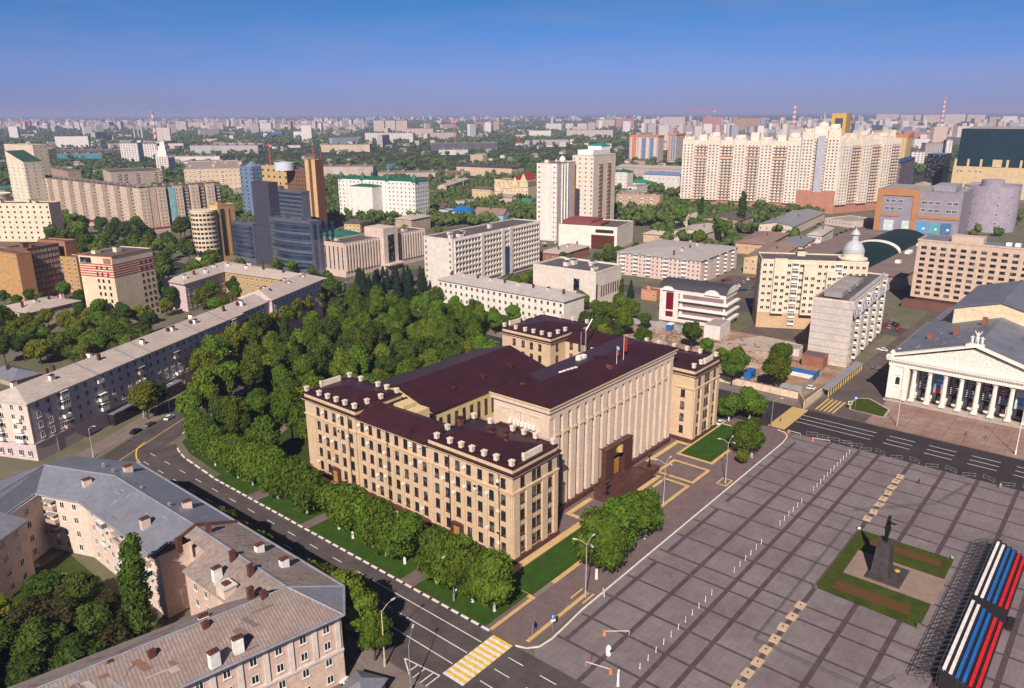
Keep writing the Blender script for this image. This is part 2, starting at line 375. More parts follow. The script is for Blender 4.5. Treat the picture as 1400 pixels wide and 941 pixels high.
# road paint
rp = MB(); ry = MB(); Z = .075
for i in range(10):
    x = 86.3+i*1.5; rp.box(x,x+.72,85.6,91,.04,Z); ry.box(x+.75,x+1.47,85.6,91,.04,Z)
for x in (98, 93.7, 89.5):
    rp.box(x-.1,x+.1,91.4,112 if x<98 else 126,.04,Z); rp.box(x-.1,x+.1,80.2,84,.04,Z); rp.box(x-.1,x+.1,72,76,.04,Z)
    y = 128 if x>95 else 114
    while y < 236: rp.box(x-.09,x+.09,y,y+3.4,.04,Z); y += 9.5
for (a,b) in (((79,91),(85.5,91)),((79,91),(84.5,100)),((85.5,91),(84.5,100)),((80,92.5),(85.3,92.5)),((81,94.6),(85.1,94.6)),((82.3,96.5),(84.9,96.5))):
    d = Vector((b[0]-a[0], b[1]-a[1])); n = Vector((-d.y, d.x)).normalized()*.12
    rp.prism([(a[0]-n.x,a[1]-n.y),(b[0]-n.x,b[1]-n.y),(b[0]+n.x,b[1]+n.y),(a[0]+n.x,a[1]+n.y)], .04, Z+.002)
ry.prism([diag(-40,7.3),diag(90,7.3),diag(90,7.55),diag(-40,7.55)], .04, Z)
pr = [(101,246),(97,243),(95,239.5),(93.3,235.5),(92.4,231)]
for a,b in zip(pr,pr[1:]):
    d = Vector((b[0]-a[0], b[1]-a[1])); n = Vector((-d.y, d.x)).normalized()*.22
    ry.prism([(a[0]-n.x,a[1]-n.y),(b[0]-n.x,b[1]-n.y),(b[0]+n.x,b[1]+n.y),(a[0]+n.x,a[1]+n.y)], .04, Z+.002)
for x in (256,259.6,263.2):
    rp.box(x-.1,x+.1,60,85,.04,Z)
    y = 48
    while y > -90: rp.box(x-.1,x+.1,y,y+8,.04,Z); y -= 12.2
    y = 98
    while y < 300: rp.box(x-.1,x+.1,y,y+4,.04,Z); y += 12
fx = MB()
for i in range(14): fx.box(246.2+i*1.65,246.2+i*1.65+1.5,85.3,91.2,.04,.074)
for i in range(5): fx.box(272.0,286,77.2+i*1.5,77.95+i*1.5,.04,.072)
structure('far_crosswalk', fx, [mat('worn_yellow_paint', (.50,.335,.12), col2=(.60,.42,.18), scale=1., rough=.8)])
structure('road_markings', rp, [G_WHITE]); structure('yellow_markings', ry, [G_RYEL])
# theatre forecourt, island, building site, park
sheet('theatre_forecourt', [(269.7,300,-120,66)], G_RED, .12)
sheet('street_island', [[(279.5,62.5),(280,73.5),(286,75.5),(293,75),(295,71.5),(288,63)]], G_LAWN2, .16)
sheet('island_kerb', [[(278.8,61.8),(279.4,74.2),(285.8,76.3),(293.4,75.8),(296,71.5),(288.4,62.2)]], G_PALE, .13)
sheet('theatre_sidewalk', [(269.7,277,91,260)], G_WALK, .12)
sheet('building_site', [[(278.5,92),(328,88),(352,100),(352,150),(338,212),(300,212),(278.5,180)]], G_DIRT, .1)
sheet('concrete_base', [[(318,128),(350,120),(352,138),(324,150)],[(326,182),(342,176),(346,190),(330,196)]], G_PALE, .2, .15)
park = [(109.5,191),(104.5,204.5),(106,226),(109,236.5),diag(20,16.5),diag(225,16.5),(320,352),(318,240),(238,240),(238,191.2)]
sheet('park_ground', [park], G_PARK, .08)
sheet('park_path', [[(168,236),(171,234),(232,300),(229,302)],[(110,206),(112,204),(168,236),(166,239)],[(171,234),(238,214),(238,217),(172,237.5)]], G_WALK, .1)
sheet('left_sidewalk', [[diag(-40,-9),diag(260,-9),diag(260,-.6),diag(-40,-.6)], (77.5,81.7,60,205)], G_WALK, .12)
sheet('courtyard_ground', [[(0,112),(57,112),(57,195),(0,170)]], G_PARK, .07)
sheet('courtyard_slabs', [[(10,128),(37,126),(38,134),(18,143)],[(33,160),(37,158),(41,166),(37,168)]], G_PALE, .13)
sheet('statue_lawn', [[(160,23),(194,23),(194,45),(161,45)]], G_LAWN2, .12)
sheet('statue_path', [[(171,22.5),(183.2,22.5),(183.5,42.2),(171.2,42)]], mat('statue_slabs', (.235,.165,.135), col2=(.30,.215,.18), scale=.3, rough=.9), .135)
sheet('flower_beds', [(163.5,167.2,26,42),(188,191.2,25,41)], G_FLOWER, .2, .06)
# ------------------------------------------------------------------ administration building
STONE = mat('tan_stone', (.545,.395,.265), col2=(.64,.48,.335), scale=.35, rough=.85, detail=9)
stripes(STONE, (0,0,1), .85, .05, (.40,.28,.17), .55)
STONE_P = mat('pale_pink_stone', (.60,.465,.37), col2=(.70,.56,.46), scale=.3, rough=.85, detail=9)
stripes(STONE_P, (0,0,1), .85, .05, (.45,.33,.26), .5)
YWALL = mat('yellow_plaster', (.62,.47,.26), var=.1, scale=.2, rough=.9)
MAROON = mat('maroon_metal_roof', (.042,.012,.018), var=.25, scale=.15, rough=.5, spec=.35)
stripes(MAROON, (0,1,0), .6, .1, (.026,.008,.012), .8)
GRANITE = mat('red_brown_granite', (.085,.036,.032), var=.35, scale=.9, rough=.45)
CREAM = paint((.72,.62,.52), scale=.6); LTRIM = paint((.62,.46,.30), scale=.5); DOORW = paint((.40,.20,.05), var=.3, scale=2., rough=.5)
A = thing('administration_building', 'tan stone administration building with dark maroon roofs and white roof posts', 'building', (124.2,104.8,0))
OX, OY = 124.2, 104.8
def wing_block(x0,x1,y0,y1,h,par=True):
    """a tower block of a wing: wall, cornice and low parapet band, in the building's coordinates"""
    w = MB(); w.box(x0,x1,y0,y1,1.3,h); w.build('wall', [STONE], A)
    c = MB(); c.box(x0-.7,x1+.7,y0-.7,y1+.7,h,h+.35,0); c.box(x0-.85,x1+.85,y0-.85,y1+.85,h+.352,h+.75,1); c.build('cornice', [LTRIM, MAROON], A)
    if par:
        p = MB(); p.box(x0,x1,y0,y1,h+.752,h+1.9,0); p.box(x0-.25,x1+.25,y0-.25,y1+.25,h+1.902,h+2.3,1); p.build('parapet', [LTRIM, MAROON], A)
    q = MB(); q.hip(x0+1.2,x1-1.2,y0+1.2,y1-1.2,h+2.302,h+4.0,0,ov=0,t=.01); q.build('roof', [MAROON], A)
def merlons(pts, z):
    t = MB(); t.box(-.5,.5,-.5,.5,0,1.1,0); t.box(-.62,.62,-.62,.62,1.102,1.45,0); t.box(-.6,.6,-.6,.6,-.25,-.002,1)
    me = t.mesh('roof_post', [CREAM, MAROON])
    for x, y in pts: link('roof_post', me, A, (x,y,z+.25))
def rail(pts, z):
    b = MB()
    for p, q in zip(pts, pts[1:]):
        for dz in (.45,.95): b.tube((*p,z+dz),(*q,z+dz),.05,4)
    b.build('roof_railing', [MAROON], A)
XW = 17.4   # wing width
H = 23.2
pl = MB(); pl.box(-.6,XW+.6,-.6,81.8,.05,1.3); pl.build('plinth', [GRANITE], A)
wing_block(0,XW,0,28.3,H); wing_block(0,XW,57.6,81.4,H)
m = MB(); m.box(.55,12.6,28.3,57.6,1.3,22.6); m.build('wall', [STONE], A)
m = MB(); m.box(-.15,13.2,28.302,57.598,22.6,23.0); m.build('cornice', [LTRIM], A)
m = MB(); m.gable(.3,12.9,28.3,57.6,23.1,26.0,'y',0,ov=.5); 
for y in (36,42.5): m.gable(1.6,4.4,y-1,y+1,24.0,24.9,'x',0,ov=.1,t=.1)
m.build('roof', [MAROON], A)
PT = [(.6,25.6),(.6,20.9),(.6,17),(.6,13.4),(.6,9.4),(.6,5.5),(.6,.7),(16.6,.7),(16.6,6.2),(16.6,10),(16.6,13.8),(16.6,21.6),(16.4,27.4),(11.2,27.4),(6.3,27.4)]
PT2 = [(.5,80.6),(.5,74.5),(.5,70.5),(.5,66.5),(.5,62.5),(.5,58.3),(5.1,58.4),(10.2,58.4),(16.4,58.5),(16.5,63),(16.5,67),(16.5,75),(16.5,80.6)]
merlons(PT, H+2.3); merlons(PT2, H+2.3); rail(PT+PT[:1], H+2.3); rail(PT2+PT2[:1], H+2.3)
def panelwall(x0,x1,y,z):
    b = MB(); b.box(x0,x1,y-.25,y+.25,z,z+1.7); b.box(x0-.5,x0,y-.4,y+.4,z,z+1.9); b.build('parapet_panel', [CREAM], A)
panelwall(5.2,12,.7,H+2.31); panelwall(6,13,80.7,H+2.31)
# left facade: pilaster strips, sill course and windows
pos = []
ROWS = [3.5,7.8,12.1,16.4,20.8]
colsA = [2.9+i*3.75 for i in range(7)]; colsB = [28.3+2.2+i*3.57 for i in range(8)]; colsC = [57.6+2.4+i*3.75 for i in range(5)]
def wcols(cols, x): 
    return [(x, y, z, -math.pi/2) for y in cols for z in ROWS if not (z < 4 and (abs(y-17.9) < 1 or abs(y-67.5) < 1))]
pos += wcols(colsA, -.01) + wcols(colsC, -.01) + wcols(colsB, .54)
ps = MB()
for cols, x in ((colsA,0),(colsC,0),(colsB,.55)):
    cc = [cols[0]-1.9]+[(a+b)/2 for a,b in zip(cols,cols[1:])]+[cols[-1]+1.9]
    for y in cc: ps.box(x-.3,x+.05,y-.55,y+.55,1.32,18.3)
    for y in cols:
        for z in ROWS[:4]: ps.box(x-.08,x+.05,y-.95,y+.95,z+1.35,z+2.75)
ps.each('pilaster', [STONE], A)
sc = MB(); sc.box(-.5,.1,-.5,28.5,18.6,19.0); sc.box(.05,.6,28.5,57.4,18.6,19.0); sc.box(-.5,.1,57.4,81.5,18.6,19.0); sc.box(.12,XW+.4,-.5,.1,18.6,19.0)
sc.build('string_course', [LTRIM], A)
# front of the near block: three columns, the middle one double
fcols = [3.6, 8.0, 9.9, 14.4]
pos += [(x,-.01,z,0) for x in fcols for z in ROWS]
ps = MB()
for x0,x1 in ((0,2.2),(4.8,6.8),(11.1,13.2),(15.8,XW)): ps.box(x0,x1,-.45,.05,1.32,18.4); 
for x in fcols:
    for z in ROWS[:4]: ps.box(x-.85,x+.85,-.1,.05,z+1.35,z+2.7)
ps.each('pilaster', [STONE], A)
dp = MB()
for y in (20.6,3.9,44,60.5): dp.tube((-.42,y,1.3),(-.42,y,H+.3),.11,5)
dp.each('downpipe', [MAROON], A)
for y in (17.9,67.5):
    e = MB(); e.box(-1.0,.02,y-1.9,y+1.9,.1,4.9,0); e.box(-1.06,-1.002,y-.95,y+.95,.5,4.1,1); e.build('side_entrance', [GRANITE, DOORW], A)
ac = MB(); ac.box(-.6,0,-.38,.38,-.3,.3,0); ac.cyl(-.61,0,-.2,.2,.001,.001,3,1)
acme = ac.mesh('air_conditioner', [WHITE, GREYFR])
for k in range(42):
    cs, x = random.choice(((colsA,0),(colsB,.55),(colsC,0),(colsA,0))); y = random.choice(cs)+1.35; z = random.choice(ROWS)+random.choice((-.6,.2,.9))
    link('air_conditioner', acme, A, (x,y,z))
# right wing
rx = 91.6; RW = 17.6
pl = MB(); pl.box(rx-.5,rx+RW+.5,-.4,58,.05,1.28); pl.build('plinth', [GRANITE], A)
wing_block(rx,rx+RW,.2,28.5,H); wing_block(rx,rx+25,58.6,82,H)
m = MB(); m.box(rx+9.6,rx+24,28.5,58.6,.1,22.6); m.build('wall', [STONE], A)
m = MB(); m.gable(rx+9.3,rx+24.3,28.6,58.5,22.62,25.6,'y',0,ov=.4); m.build('roof', [MAROON], A)
merlons([(rx+1,1.2),(rx+6,1.2),(rx+16.8,1.2),(rx+16.8,7),(rx+16.8,12),(rx+16.8,17),(rx+16.8,23),(rx+16.8,28)], H+2.3)
panelwall(rx+8,rx+13.6,.9,H+2.31)
r0 = rx+.5
PT3 = [(r0,81.3),(r0,75.6),(r0,71),(r0,67),(r0,63),(r0,59.3),(r0+5,59.3),(r0+9.6,59.3),(r0+24,59.3),(r0+24,66),(r0+24,72),(r0+24,81),(r0+12,81.3),(r0+18,81.3)]
merlons(PT3, H+2.3); panelwall(rx+4,rx+10,81.3,H+2.31)
pos += [(rx-.01,y,z,-math.pi/2) for y in (4.0,) for z in (4.2,8.4,12.6,16.8)]
pos += [(rx-.01,y,z,-math.pi/2) for y in (63.5,67.5,71.5,76) for z in (16.4,20.8,12.1)]
pos += [(rx+x,.19,z,0) for x in (3.4,7.9,9.8,14.4) for z in ROWS] + [(rx+9.59,y,z,-math.pi/2) for y in (32,36,40,44,48,52,56) for z in (12.1,16.4,20.6)]
pos += [(rx+4,58.59,z,0) for z in (12.1,16.4,20.8)]
ps = MB()
for x0,x1 in ((0,2.0),(4.7,6.7),(11,13.1),(15.8,RW)): ps.box(rx+x0,rx+x1,-.3,.25,1.3,18.4)
ps.each('pilaster', [STONE], A)
sc = MB(); sc.box(rx-.4,rx+RW+.3,-.32,.15,18.6,19.0); sc.box(rx-.4,rx+.1,.152,6.5,18.6,19.0); sc.build('string_course', [LTRIM], A)
# central body
cx0, cx1, cy0, cy1, CH = 23.0, 88.8, 6.7, 26.0, 30.4
m = MB(); m.box(cx0,cx1,cy0+.9,cy1,.1,CH); m.box(17.4,cx0,11,24,.1,23.0); m.build('wall', [STONE_P], A)
m = MB(); m.box(25.4,cx1-.4,cy0-.8,cy0+.9,.05,1.6); m.build('plinth', [GRANITE], A)
m = MB(); m.box(cx0-.8,cx1+.8,cy0-.6,cy1+.4,CH+.002,CH+1.2,0); m.box(cx0-1.1,cx1+1.1,cy0-1.0,cy1+.7,CH+1.202,CH+1.7,1); m.build('cornice', [STONE_P, LTRIM], A)
m = MB(); m.hip(cx0-.9,cx1+.9,cy0-.8,cy1+.6,CH+1.95,CH+4.2,0,ov=.2,ridge=9); m.build('roof', [MAROON], A)
m = MB(); m.hip(17.4,cx0,11,24,23.2,25.2,0,ov=.2); m.build('link_roof', [MAROON], A)
pil = MB(); glassb = MB(); spand = MB()
n = 17; x0p, stp = 26.2, (87.4-26.2)/(n-1)
for i in range(n):
    x = x0p + i*stp
    pil.box(x-1.12,x+1.12,cy0-.15,cy0+.92,11.5 if 46.5 < x < 62 else 1.62,28.6)
pil.box(cx0,26.2-1.06,cy0+.1,cy0+.92,1.6,28.6); pil.box(cx0,cx1,cy0-.17,cy0+.92,28.602,CH-.002)
pil.each('pilaster', [STONE_P], A)
fpos = []
for i in range(n-1):
    x = x0p + (i+.5)*stp
    for k, z in enumerate((3.6,7.9,12.2,16.5,20.8,25.6)):
        if 46 < x < 62 and z < 14: continue
        fpos.append((x, cy0+.88, z, 0)); spand.box(x-.8,x+.8,cy0+.7,cy0+.898,z-2.9,z-1.3)
spand.each('spandrel', [GRANITE], A)
m = MB()
for i in range(n-1):
    x = x0p+i*stp; m.box(x-1.2,x+1.2,cy0-.42,cy0-.152,23.0,23.5); m.box(x+1.13,x+stp-1.13,cy0+.2,cy0+.9,22.9,23.6)
m.build('string_course', [LTRIM], A)
windows(A, pos+fpos, wtpl(1.45,2.5,.12,1,True), [DARKFR, GLASS, GRANITE], panes=True)
# left end wall of the central body: three framed panels; AC units above the lower roof
m = MB()
for y in (9.2,14.6,20):
    for a,b,c,d in ((y,y+4,28.2,28.5),(y,y+4,24.0,24.3),(y,y+.3,24.302,28.198),(y+3.7,y+4,24.302,28.198)): m.box(cx0-.25,cx0+.05,a,b,c,d)
m.each('wall_panel', [STONE_P], A)
m = MB()
for y in (11,12.3,13.6,14.9,16.2,17.5,19): m.box(cx0-1,cx0-.3,y,y+.9,24.6,25.9)
m.tube((cx0-.8,16,25.8),(cx0-.8,16,29),.06,5); m.each('roof_unit', [WHITE], A)
# roof furniture of the central body
m = MB()
for x,y,s,hh in ((29,20,1.6,2.4),(31.6,18,1.2,2),(44.3,15.2,1.3,2.2),(50,16,1.2,2),(59.6,16.7,1.5,2.6),(61.5,15.5,1.5,2.4),(56.5,10.1,1.6,2.8),(59,11.0,1.4,2.4),(72,17,1.2,2),(10.7,27.0,1.3,2.2),(10.5,15.5,1.4,2),(8.5,9.0,.8,2.4),(10.8,11,.8,2.4)):
    z = CH+2.6 if y < 26 and x > 22 else 26.4
    m.box(x-s/2,x+s/2,y-s/2,y+s/2,z-.8,z+hh*.6,0); m.box(x-s/2-.15,x+s/2+.15,y-s/2-.15,y+s/2+.15,z+hh*.6+.002,z+hh*.6+.25,1)
m.each('roof_vent', [paint((.13,.05,.04)), MAROON], A)
m = MB()
for k in range(5): m.box(41+k*1.5,42+k*1.5,16.4-k*.2,17.3-k*.2,CH+3.0,CH+4.3)
m.box(55.2,56.8,20,21.5,CH+3.2,CH+4.6); m.box(57.6,58.9,20,21.5,CH+3.2,CH+4.4); m.each('roof_unit', [WHITE], A)
m = MB(); m.gable(25,34,19,27,CH+1.8,CH+4.5,'x',0,ov=.2); m.build('roof_dormer', [MAROON], A)
# steel flue on the rear wing
m = MB(); m.tube((rx+4.5,46,15),(rx+4.5,46,29.5),.28,8); m.tube((rx+4.5,46,29.5),(rx+7.0,45,33.5),.28,8); m.tube((rx+3,47,20),(rx+3,47,29),.18,8); m.tube((rx+4.5,46,1),(rx+4.5,46,15),.28,8); m.build('steel_flue', [paint((.45,.47,.52), rough=.35, metal=.6)], A)
# entrance portal and terrace
m = MB(); px0, px1, py = 47.4, 61.8, 4.6
m.box(px0,px0+4.2,py,cy0-.552,.1,11.2,0); m.box(px1-4.2,px1,py,cy0-.552,.1,11.2,0); m.box(px0+4.202,px1-4.202,py+.01,cy0-.552,8.4,11.2,0)
m.box(px0-.1,px1+.1,py-.12,cy0-.56,11.202,11.7,0); m.box(px0+4.202,px1-4.202,cy0-.7,cy0-.56,1.4,8.398,1); m.build('portal', [GRANITE, GLASS_WARM], A)
m = MB(); m.box(52.6,56.6,cy0-.85,cy0-.702,1.4,6.4); m.build('entrance_door', [DOORW], A)
m = MB(); m.box(px0+5.5,px1-5.5,py-.1,py+.2,9.2,10.6); m.cyl((px0+px1)/2,py-.15,9.0,10.9,.9,.9,12); m.build('portal_emblem', [paint((.5,.35,.12), rough=.4)], A)
m = MB()
for k in range(6): m.box(43.0+0*k,62.6,-3.2+k*.5,cy0-.852,.1+k*.2+.002,.3+k*.2,0)
for x in (39.4,62.6): m.box(x,x+4.4,-2.2,3.2,.1,1.5,0); m.box(x-.1,x+4.5,-2.3,3.3,1.502,1.7,0)
m.build('terrace_steps', [GRANITE], A)
for x in (41.6,64.8):
    m = MB(); m.box(x-.5,x+.5,-.3,.7,1.7,2.2); m.lathe(x,.2,[(.28,2.2),(.16,3.2),(.13,4.4),(.2,5.0)],8); 
    for dx in (-.7,.7,0): m.lathe(x+dx,.2,[(.08,5.0),(.3,5.2),(.34,5.7),(.1,6.1)],8)
    m.tube((x-.7,.2,5),(x+.7,.2,5),.07,5); m.build('terrace_lamp', [paint((.012,.012,.014), rough=.4)], None, loc=(OX,OY,0), label='black candelabra lamp on the %s side of the entrance terrace' % ('left' if x < 50 else 'right'), cat='lamp')
# hall behind
hx0, hx1, hy0, hy1 = 23.2, 77, 50.2, 82.4
m = MB(); m.box(hx0,hx1,hy0,hy1,.1,19.6); m.build('hall_wall', [YWALL], A)
m = MB(); m.gable(hx0,hx1,hy0,hy1,19.6,24.2,'x',0,wall=1,ov=.7)
for x in (38,52,66): m.gable(x-1,x+1,hy0+5,hy0+8,21,22.4,'y',0,ov=.1,t=.1)
m.build('hall_roof', [MAROON, YWALL], A)
m = MB(); m.box(52,72,cy1,hy0,.1,19.0); m.build('hall_link_wall', [YWALL], A)
m = MB(); m.hip(52,72,cy1+.4,hy0-.1,19.2,21.4,0,ov=.3); m.build('hall_link_roof', [MAROON], A)
hp = [(x,hy0-.02,z,0) for x in (26,29.4,32.8,36.2,39.6,43,46.4,49.8) for z in (14.2,)] + [(51.98,y,z,-math.pi/2) for y in (29,32.5,36,39.5,43,46.5) for z in (14.2,)]
windows(A, hp, wtpl(1.3,5.6,.12,1,False,True), [DARKFR, GLASS, GRANITE], name='tall_window')
m = MB(); m.box(12.7,18.5,47,51,20,23.2); m.box(12.9,18.2,52,56,20,24); m.build('roof_house', [YWALL], A)
# flags (stand on the building's roof)
def flag(x, y, z, cols, label, hh=7., wdt=5.4, ht=3.2):
    F = thing('flag', label, 'flag', (OX+x, OY+y, z))
    p = MB(); p.tube((0,0,0),(0,0,hh),.09,6,0,.06); p.cyl(0,0,hh,hh+.25,.14,.05,6); p.build('flagpole', [WHITE], F)
    c = MB(); N = 10; 
    def pt(u, v): 
        return (u*wdt*.86, .55*math.sin(u*7)*u+u*1.4, hh-.2-v*ht-u*u*1.3)
    nb = len(cols[0]); 
    for i in range(N):
        for j, mi in enumerate(cols[1]):
            k = len(cols[1]); a, b = j/k, (j+1)/k
            S = [pt(i/N,b),pt((i+1)/N,b),pt((i+1)/N,a),pt(i/N,a)]
            mj = mi if not isinstance(mi, tuple) else (mi[0] if i < 3 else mi[1])
            c.face(S, mj)
    o = c.build('cloth', cols[0], F)
    s = o.modifiers.new('thick','SOLIDIFY'); s.thickness = .03
    return F
FR, FW, FB, FY = paint((.62,.02,.02)), paint((.8,.8,.8)), paint((.03,.10,.42)), paint((.75,.55,.06))
flag(60.8,10.6,CH+2.2,([FW,FB,FR],[0,1,2]),'white, blue and red striped flag flying on the maroon roof, smaller of the two', 6, 3.8, 2.6)
flag(65.2,11.0,CH+2.2,([FR,FY],[(1,0),(1,0),0,0]),'large red flag with a yellow corner flying on the maroon roof', 7.6, 5.0, 4.2)
# ------------------------------------------------------------------ theatre with columned portico
TH_W = mat('theatre_plaster', (.80,.735,.67), var=.08, scale=.4, rough=.85); TH_C = paint((.72,.58,.40), scale=.3)
TH_R = mat('grey_blue_metal_roof', (.155,.16,.205), var=.2, scale=.12, rough=.5); stripes(TH_R, (1,0,0), .9, .08, (.08,.08,.11), .6)
TYMP = mat('carved_relief', (.74,.68,.62), var=.25, scale=1.2, rough=.85, bump=1.5, bscale=1.1)
T = thing('theatre', 'white theatre with a columned portico, carved pediment and grey metal roof', 'theatre', (298,40.4,0), -math.pi/2)
hw = 26.6
m = MB()
for k in range(5): m.box(-hw-.5+k*.0,hw+.5,-.3+k*.45,3,.05+k*.25+.002*k,.05+(k+1)*.25)
m.build('steps', [G_PALE], T)
m = MB()
for s in (-1,1):
    a, b = sorted((s*hw, s*19.6)); m.box(a,b,.3,9,1.3,14)
m.box(-hw,hw,9,62,.05,16); m.box(-19.6,19.6,8.6,9.0,1.3,14); m.build('wall', [TH_W], T)
m = MB()
for s in (-1,1):
    for xx in (s*25.6, s*20.6): m.box(xx-.8,xx+.8,-.15,.298,1.3,13.99)
    for a,b,c,d in ((21.9,24.3,2.0,4.4),(22.1,24.1,6.2,6.6),(22.1,24.1,10.6,11.0)): m.box(*sorted((s*a,s*b)),.05,.298,c,d)
m.each('pilaster', [TH_W], T)
colm = MB(); colm.box(-1.05,1.05,-1.05,1.05,1.3,1.75); colm.lathe(0,0,[(1.0,1.75),(1.0,2.1),(.86,2.2),(.82,6),(.68,12.4),(.72,12.5),(.95,13.1),(1.0,13.5)],16); colm.box(-1.05,1.05,-1.05,1.05,13.5,13.998)
cme = colm.mesh('column', [TH_W])
for k in range(8): link('column', cme, T, (-18+5.14*k,1.6,0))
m = MB(); m.box(-hw-.2,hw+.2,.0,9.2,14,16.2,0); m.box(-hw-1,hw+1,-.9,9.4,16.2,16.9,0); m.box(-hw-1.2,hw+1.2,-1.1,62.5,16.902,17.3,0)
for k in range(66): m.box(-26.2+k*.8,-25.8+k*.8,-.7,-.02,15.7,16.198)
m.build('entablature', [TH_W], T)
m = MB(); m.prism([(-hw+1,.2),(hw-1,.2),(hw-1,.7),(-hw+1,.7)],17.3,17.301)
m.v=[];m.f=[];m.m=[]; m.face([(-hw+.5,.35,17.31),(hw-.5,.35,17.31),(0,.35,25.2)]); m.build('tympanum', [TYMP], T)
m = MB()
for s in (-1,1):
    S = [(s*(hw+1.2),-1.0,17.31),(s*(hw+1.2),1.2,17.31),(0,1.2,26.1),(0,-1.0,26.1)]
    m.slab(S if s > 0 else S[::-1], -.75)
m.build('raking_cornice', [TH_W], T)
m = MB()
k = 8.8/(hw+1.2)
for s in (-1,1):
    S = [(s*(hw+1.1),1.22,17.35),(s*(hw+1.1),62.5,17.35),(0,62.5,26.0),(0,1.22,26.0)]
    m.slab(S if s > 0 else S[::-1], .3)
for x,y in ((-20,10),(-12,11),(-16,20),(-9,21),(-17,31),(-7,30),(9,16),(17,24),(10,34)):
    z = 26-abs(x)/(hw+1.1)*8.65; m.gable(x-.9,x+.9,y-1.4,y+1.4,z-.1,z+.7,'y',0,ov=.1,t=.1)
m.build('roof', [TH_R], T)
m = MB()
for x,y,z,hh in ((-11,27,22.5,3.4),(-19,24,20,2.2),(-4,40,24.6,3.2)): m.box(x-.8,x+.8,y-.8,y+.8,z-1,z+hh)
m.build('chimney', [paint((.25,.10,.07))], T)
m = MB(); m.box(-17,15.5,52,104,10,27.4); m.box(-27,27,62.6,100,.05,15.9); m.build('stage_house_wall', [TH_C], T)
m = MB(); m.gable(-17,15.5,51.9,104,27.4,31.8,'y',0,wall=1,ov=.8); m.gable(-27,27,62.7,100,16.0,20.5,'y',0,ov=.6); m.build('stage_house_roof', [TH_R, TH_C], T)
m = MB(); m.box(-hw,-19.7,10,11,17.2,18.0); m.build('gutter_wall', [TH_W], T)
# sculpture on the apex: robed figures with raised arms
def body(name, verts, edges, radii, mats, parent=None, loc=None, sub=1, **kw):
    me = D.meshes.new(name); me.from_pydata(verts, edges, []); 
    for mm in mats: me.materials.append(mm)
    o = link(name, me, parent, loc, **kw)
    sk = o.modifiers.new('skin', 'SKIN'); 
    for i, r in enumerate(radii): me.skin_vertices[0].data[i].radius = (r, r)
    me.skin_vertices[0].data[0].use_root = True
    s = o.modifiers.new('sub', 'SUBSURF'); s.levels = s.render_levels = sub
    return o
def add_skin_layer(): pass
def figure(name, parent, loc, H=1.75, mats=None, arms=((.25,0,.8),(-.2,.2,.78)), robe=False, rz=0., stride=.12, **kw):
    """one continuous body: pelvis, spine, neck, head, two arms with hands, two legs with feet (height H)"""
    s = H
    (ax,ay,az), (bx,by,bz) = arms
    V = [(0,0,.52),(0,0,.64),(0,0,.77),(0,0,.83),(0,.0,.88),(0,-.012,.935),(0,0,.985),
         (.10,0,.80),((.10+ax)/2+.03,ay/2,(.80+az)/2-.03),(ax,ay,az),(-.10,0,.80),(-(.10-bx)/2-.03 if False else (-.10+bx)/2-.03,by/2,(.80+bz)/2-.03),(bx,by,bz),
         (.055,0,.48),(.06,-stride*.4,.27),(.062,-stride*.2,.04),(.065,-stride*.2-.09,.022),(-.055,0,.48),(-.06,stride*.3,.27),(-.062,stride,.04),(-.065,stride-.09,.022)]
    E = [(0,1),(1,2),(2,3),(3,4),(4,5),(5,6),(2,7),(7,8),(8,9),(2,10),(10,11),(11,12),(0,13),(13,14),(14,15),(15,16),(0,17),(17,18),(18,19),(19,20)]
    R = [.085,.075,.085,.038,.05,.062,.04,.045,.034,.024,.045,.034,.024,.065,.046,.03,.024,.065,.046,.03,.024]
    if robe:
        for i in (13,14,17,18): R[i] *= 1.6
        R[15] = R[19] = .06; R[0] = .12
    me = D.meshes.new(name); me.from_pydata([(x*s,y*s,z*s) for x,y,z in V], E, [])
    for mm in (mats or []): me.materials.append(mm)
    o = link(name, me, parent, loc, rz, **kw)
    o.modifiers.new('skin', 'SKIN')
    ly = me.skin_vertices
    for i, r in enumerate(R): ly[0].data[i].radius = (r*s, r*s)
    ly[0].data[0].use_root = True
    sb = o.modifiers.new('sub', 'SUBSURF'); sb.levels = sb.render_levels = 1
    return o
m = MB(); m.box(-2.4,2.4,-.6,1.4,26.2,27.1); m.box(-3.2,-2.4,-.5,1.2,26,26.6); m.build('sculpture_base', [TH_W], T)
figure('sculpture', T, (0,.2,27.0), 4.6, [TH_W], ((.22,0,1.08),(-.22,0,1.08)), True)
figure('sculpture', T, (-1.5,.3,26.9), 3.2, [TH_W], ((.2,0,.9),(-.25,-.05,.7)), True)
figure('sculpture', T, (1.5,.3,26.9), 3.2, [TH_W], ((.25,-.05,.7),(-.2,0,.9)), True)
m = MB(); m.lathe(-26,0,[(.9,17.3),(.5,18),(1.0,19.0),(.4,20)],8); m.lathe(26,0,[(.9,17.3),(.5,18),(1.0,19.0),(.4,20)],8); m.build('corner_ornament', [TH_W], T)
NAVY = paint((.018,.02,.045), rough=.5); PINK = paint((.62,.22,.25), rough=.5); SKYB = paint((.10,.30,.62), rough=.5); PALEB = paint((.55,.62,.66), rough=.5); INK = paint((.62,.60,.60), rough=.5); REDP = paint((.55,.05,.08), rough=.5)
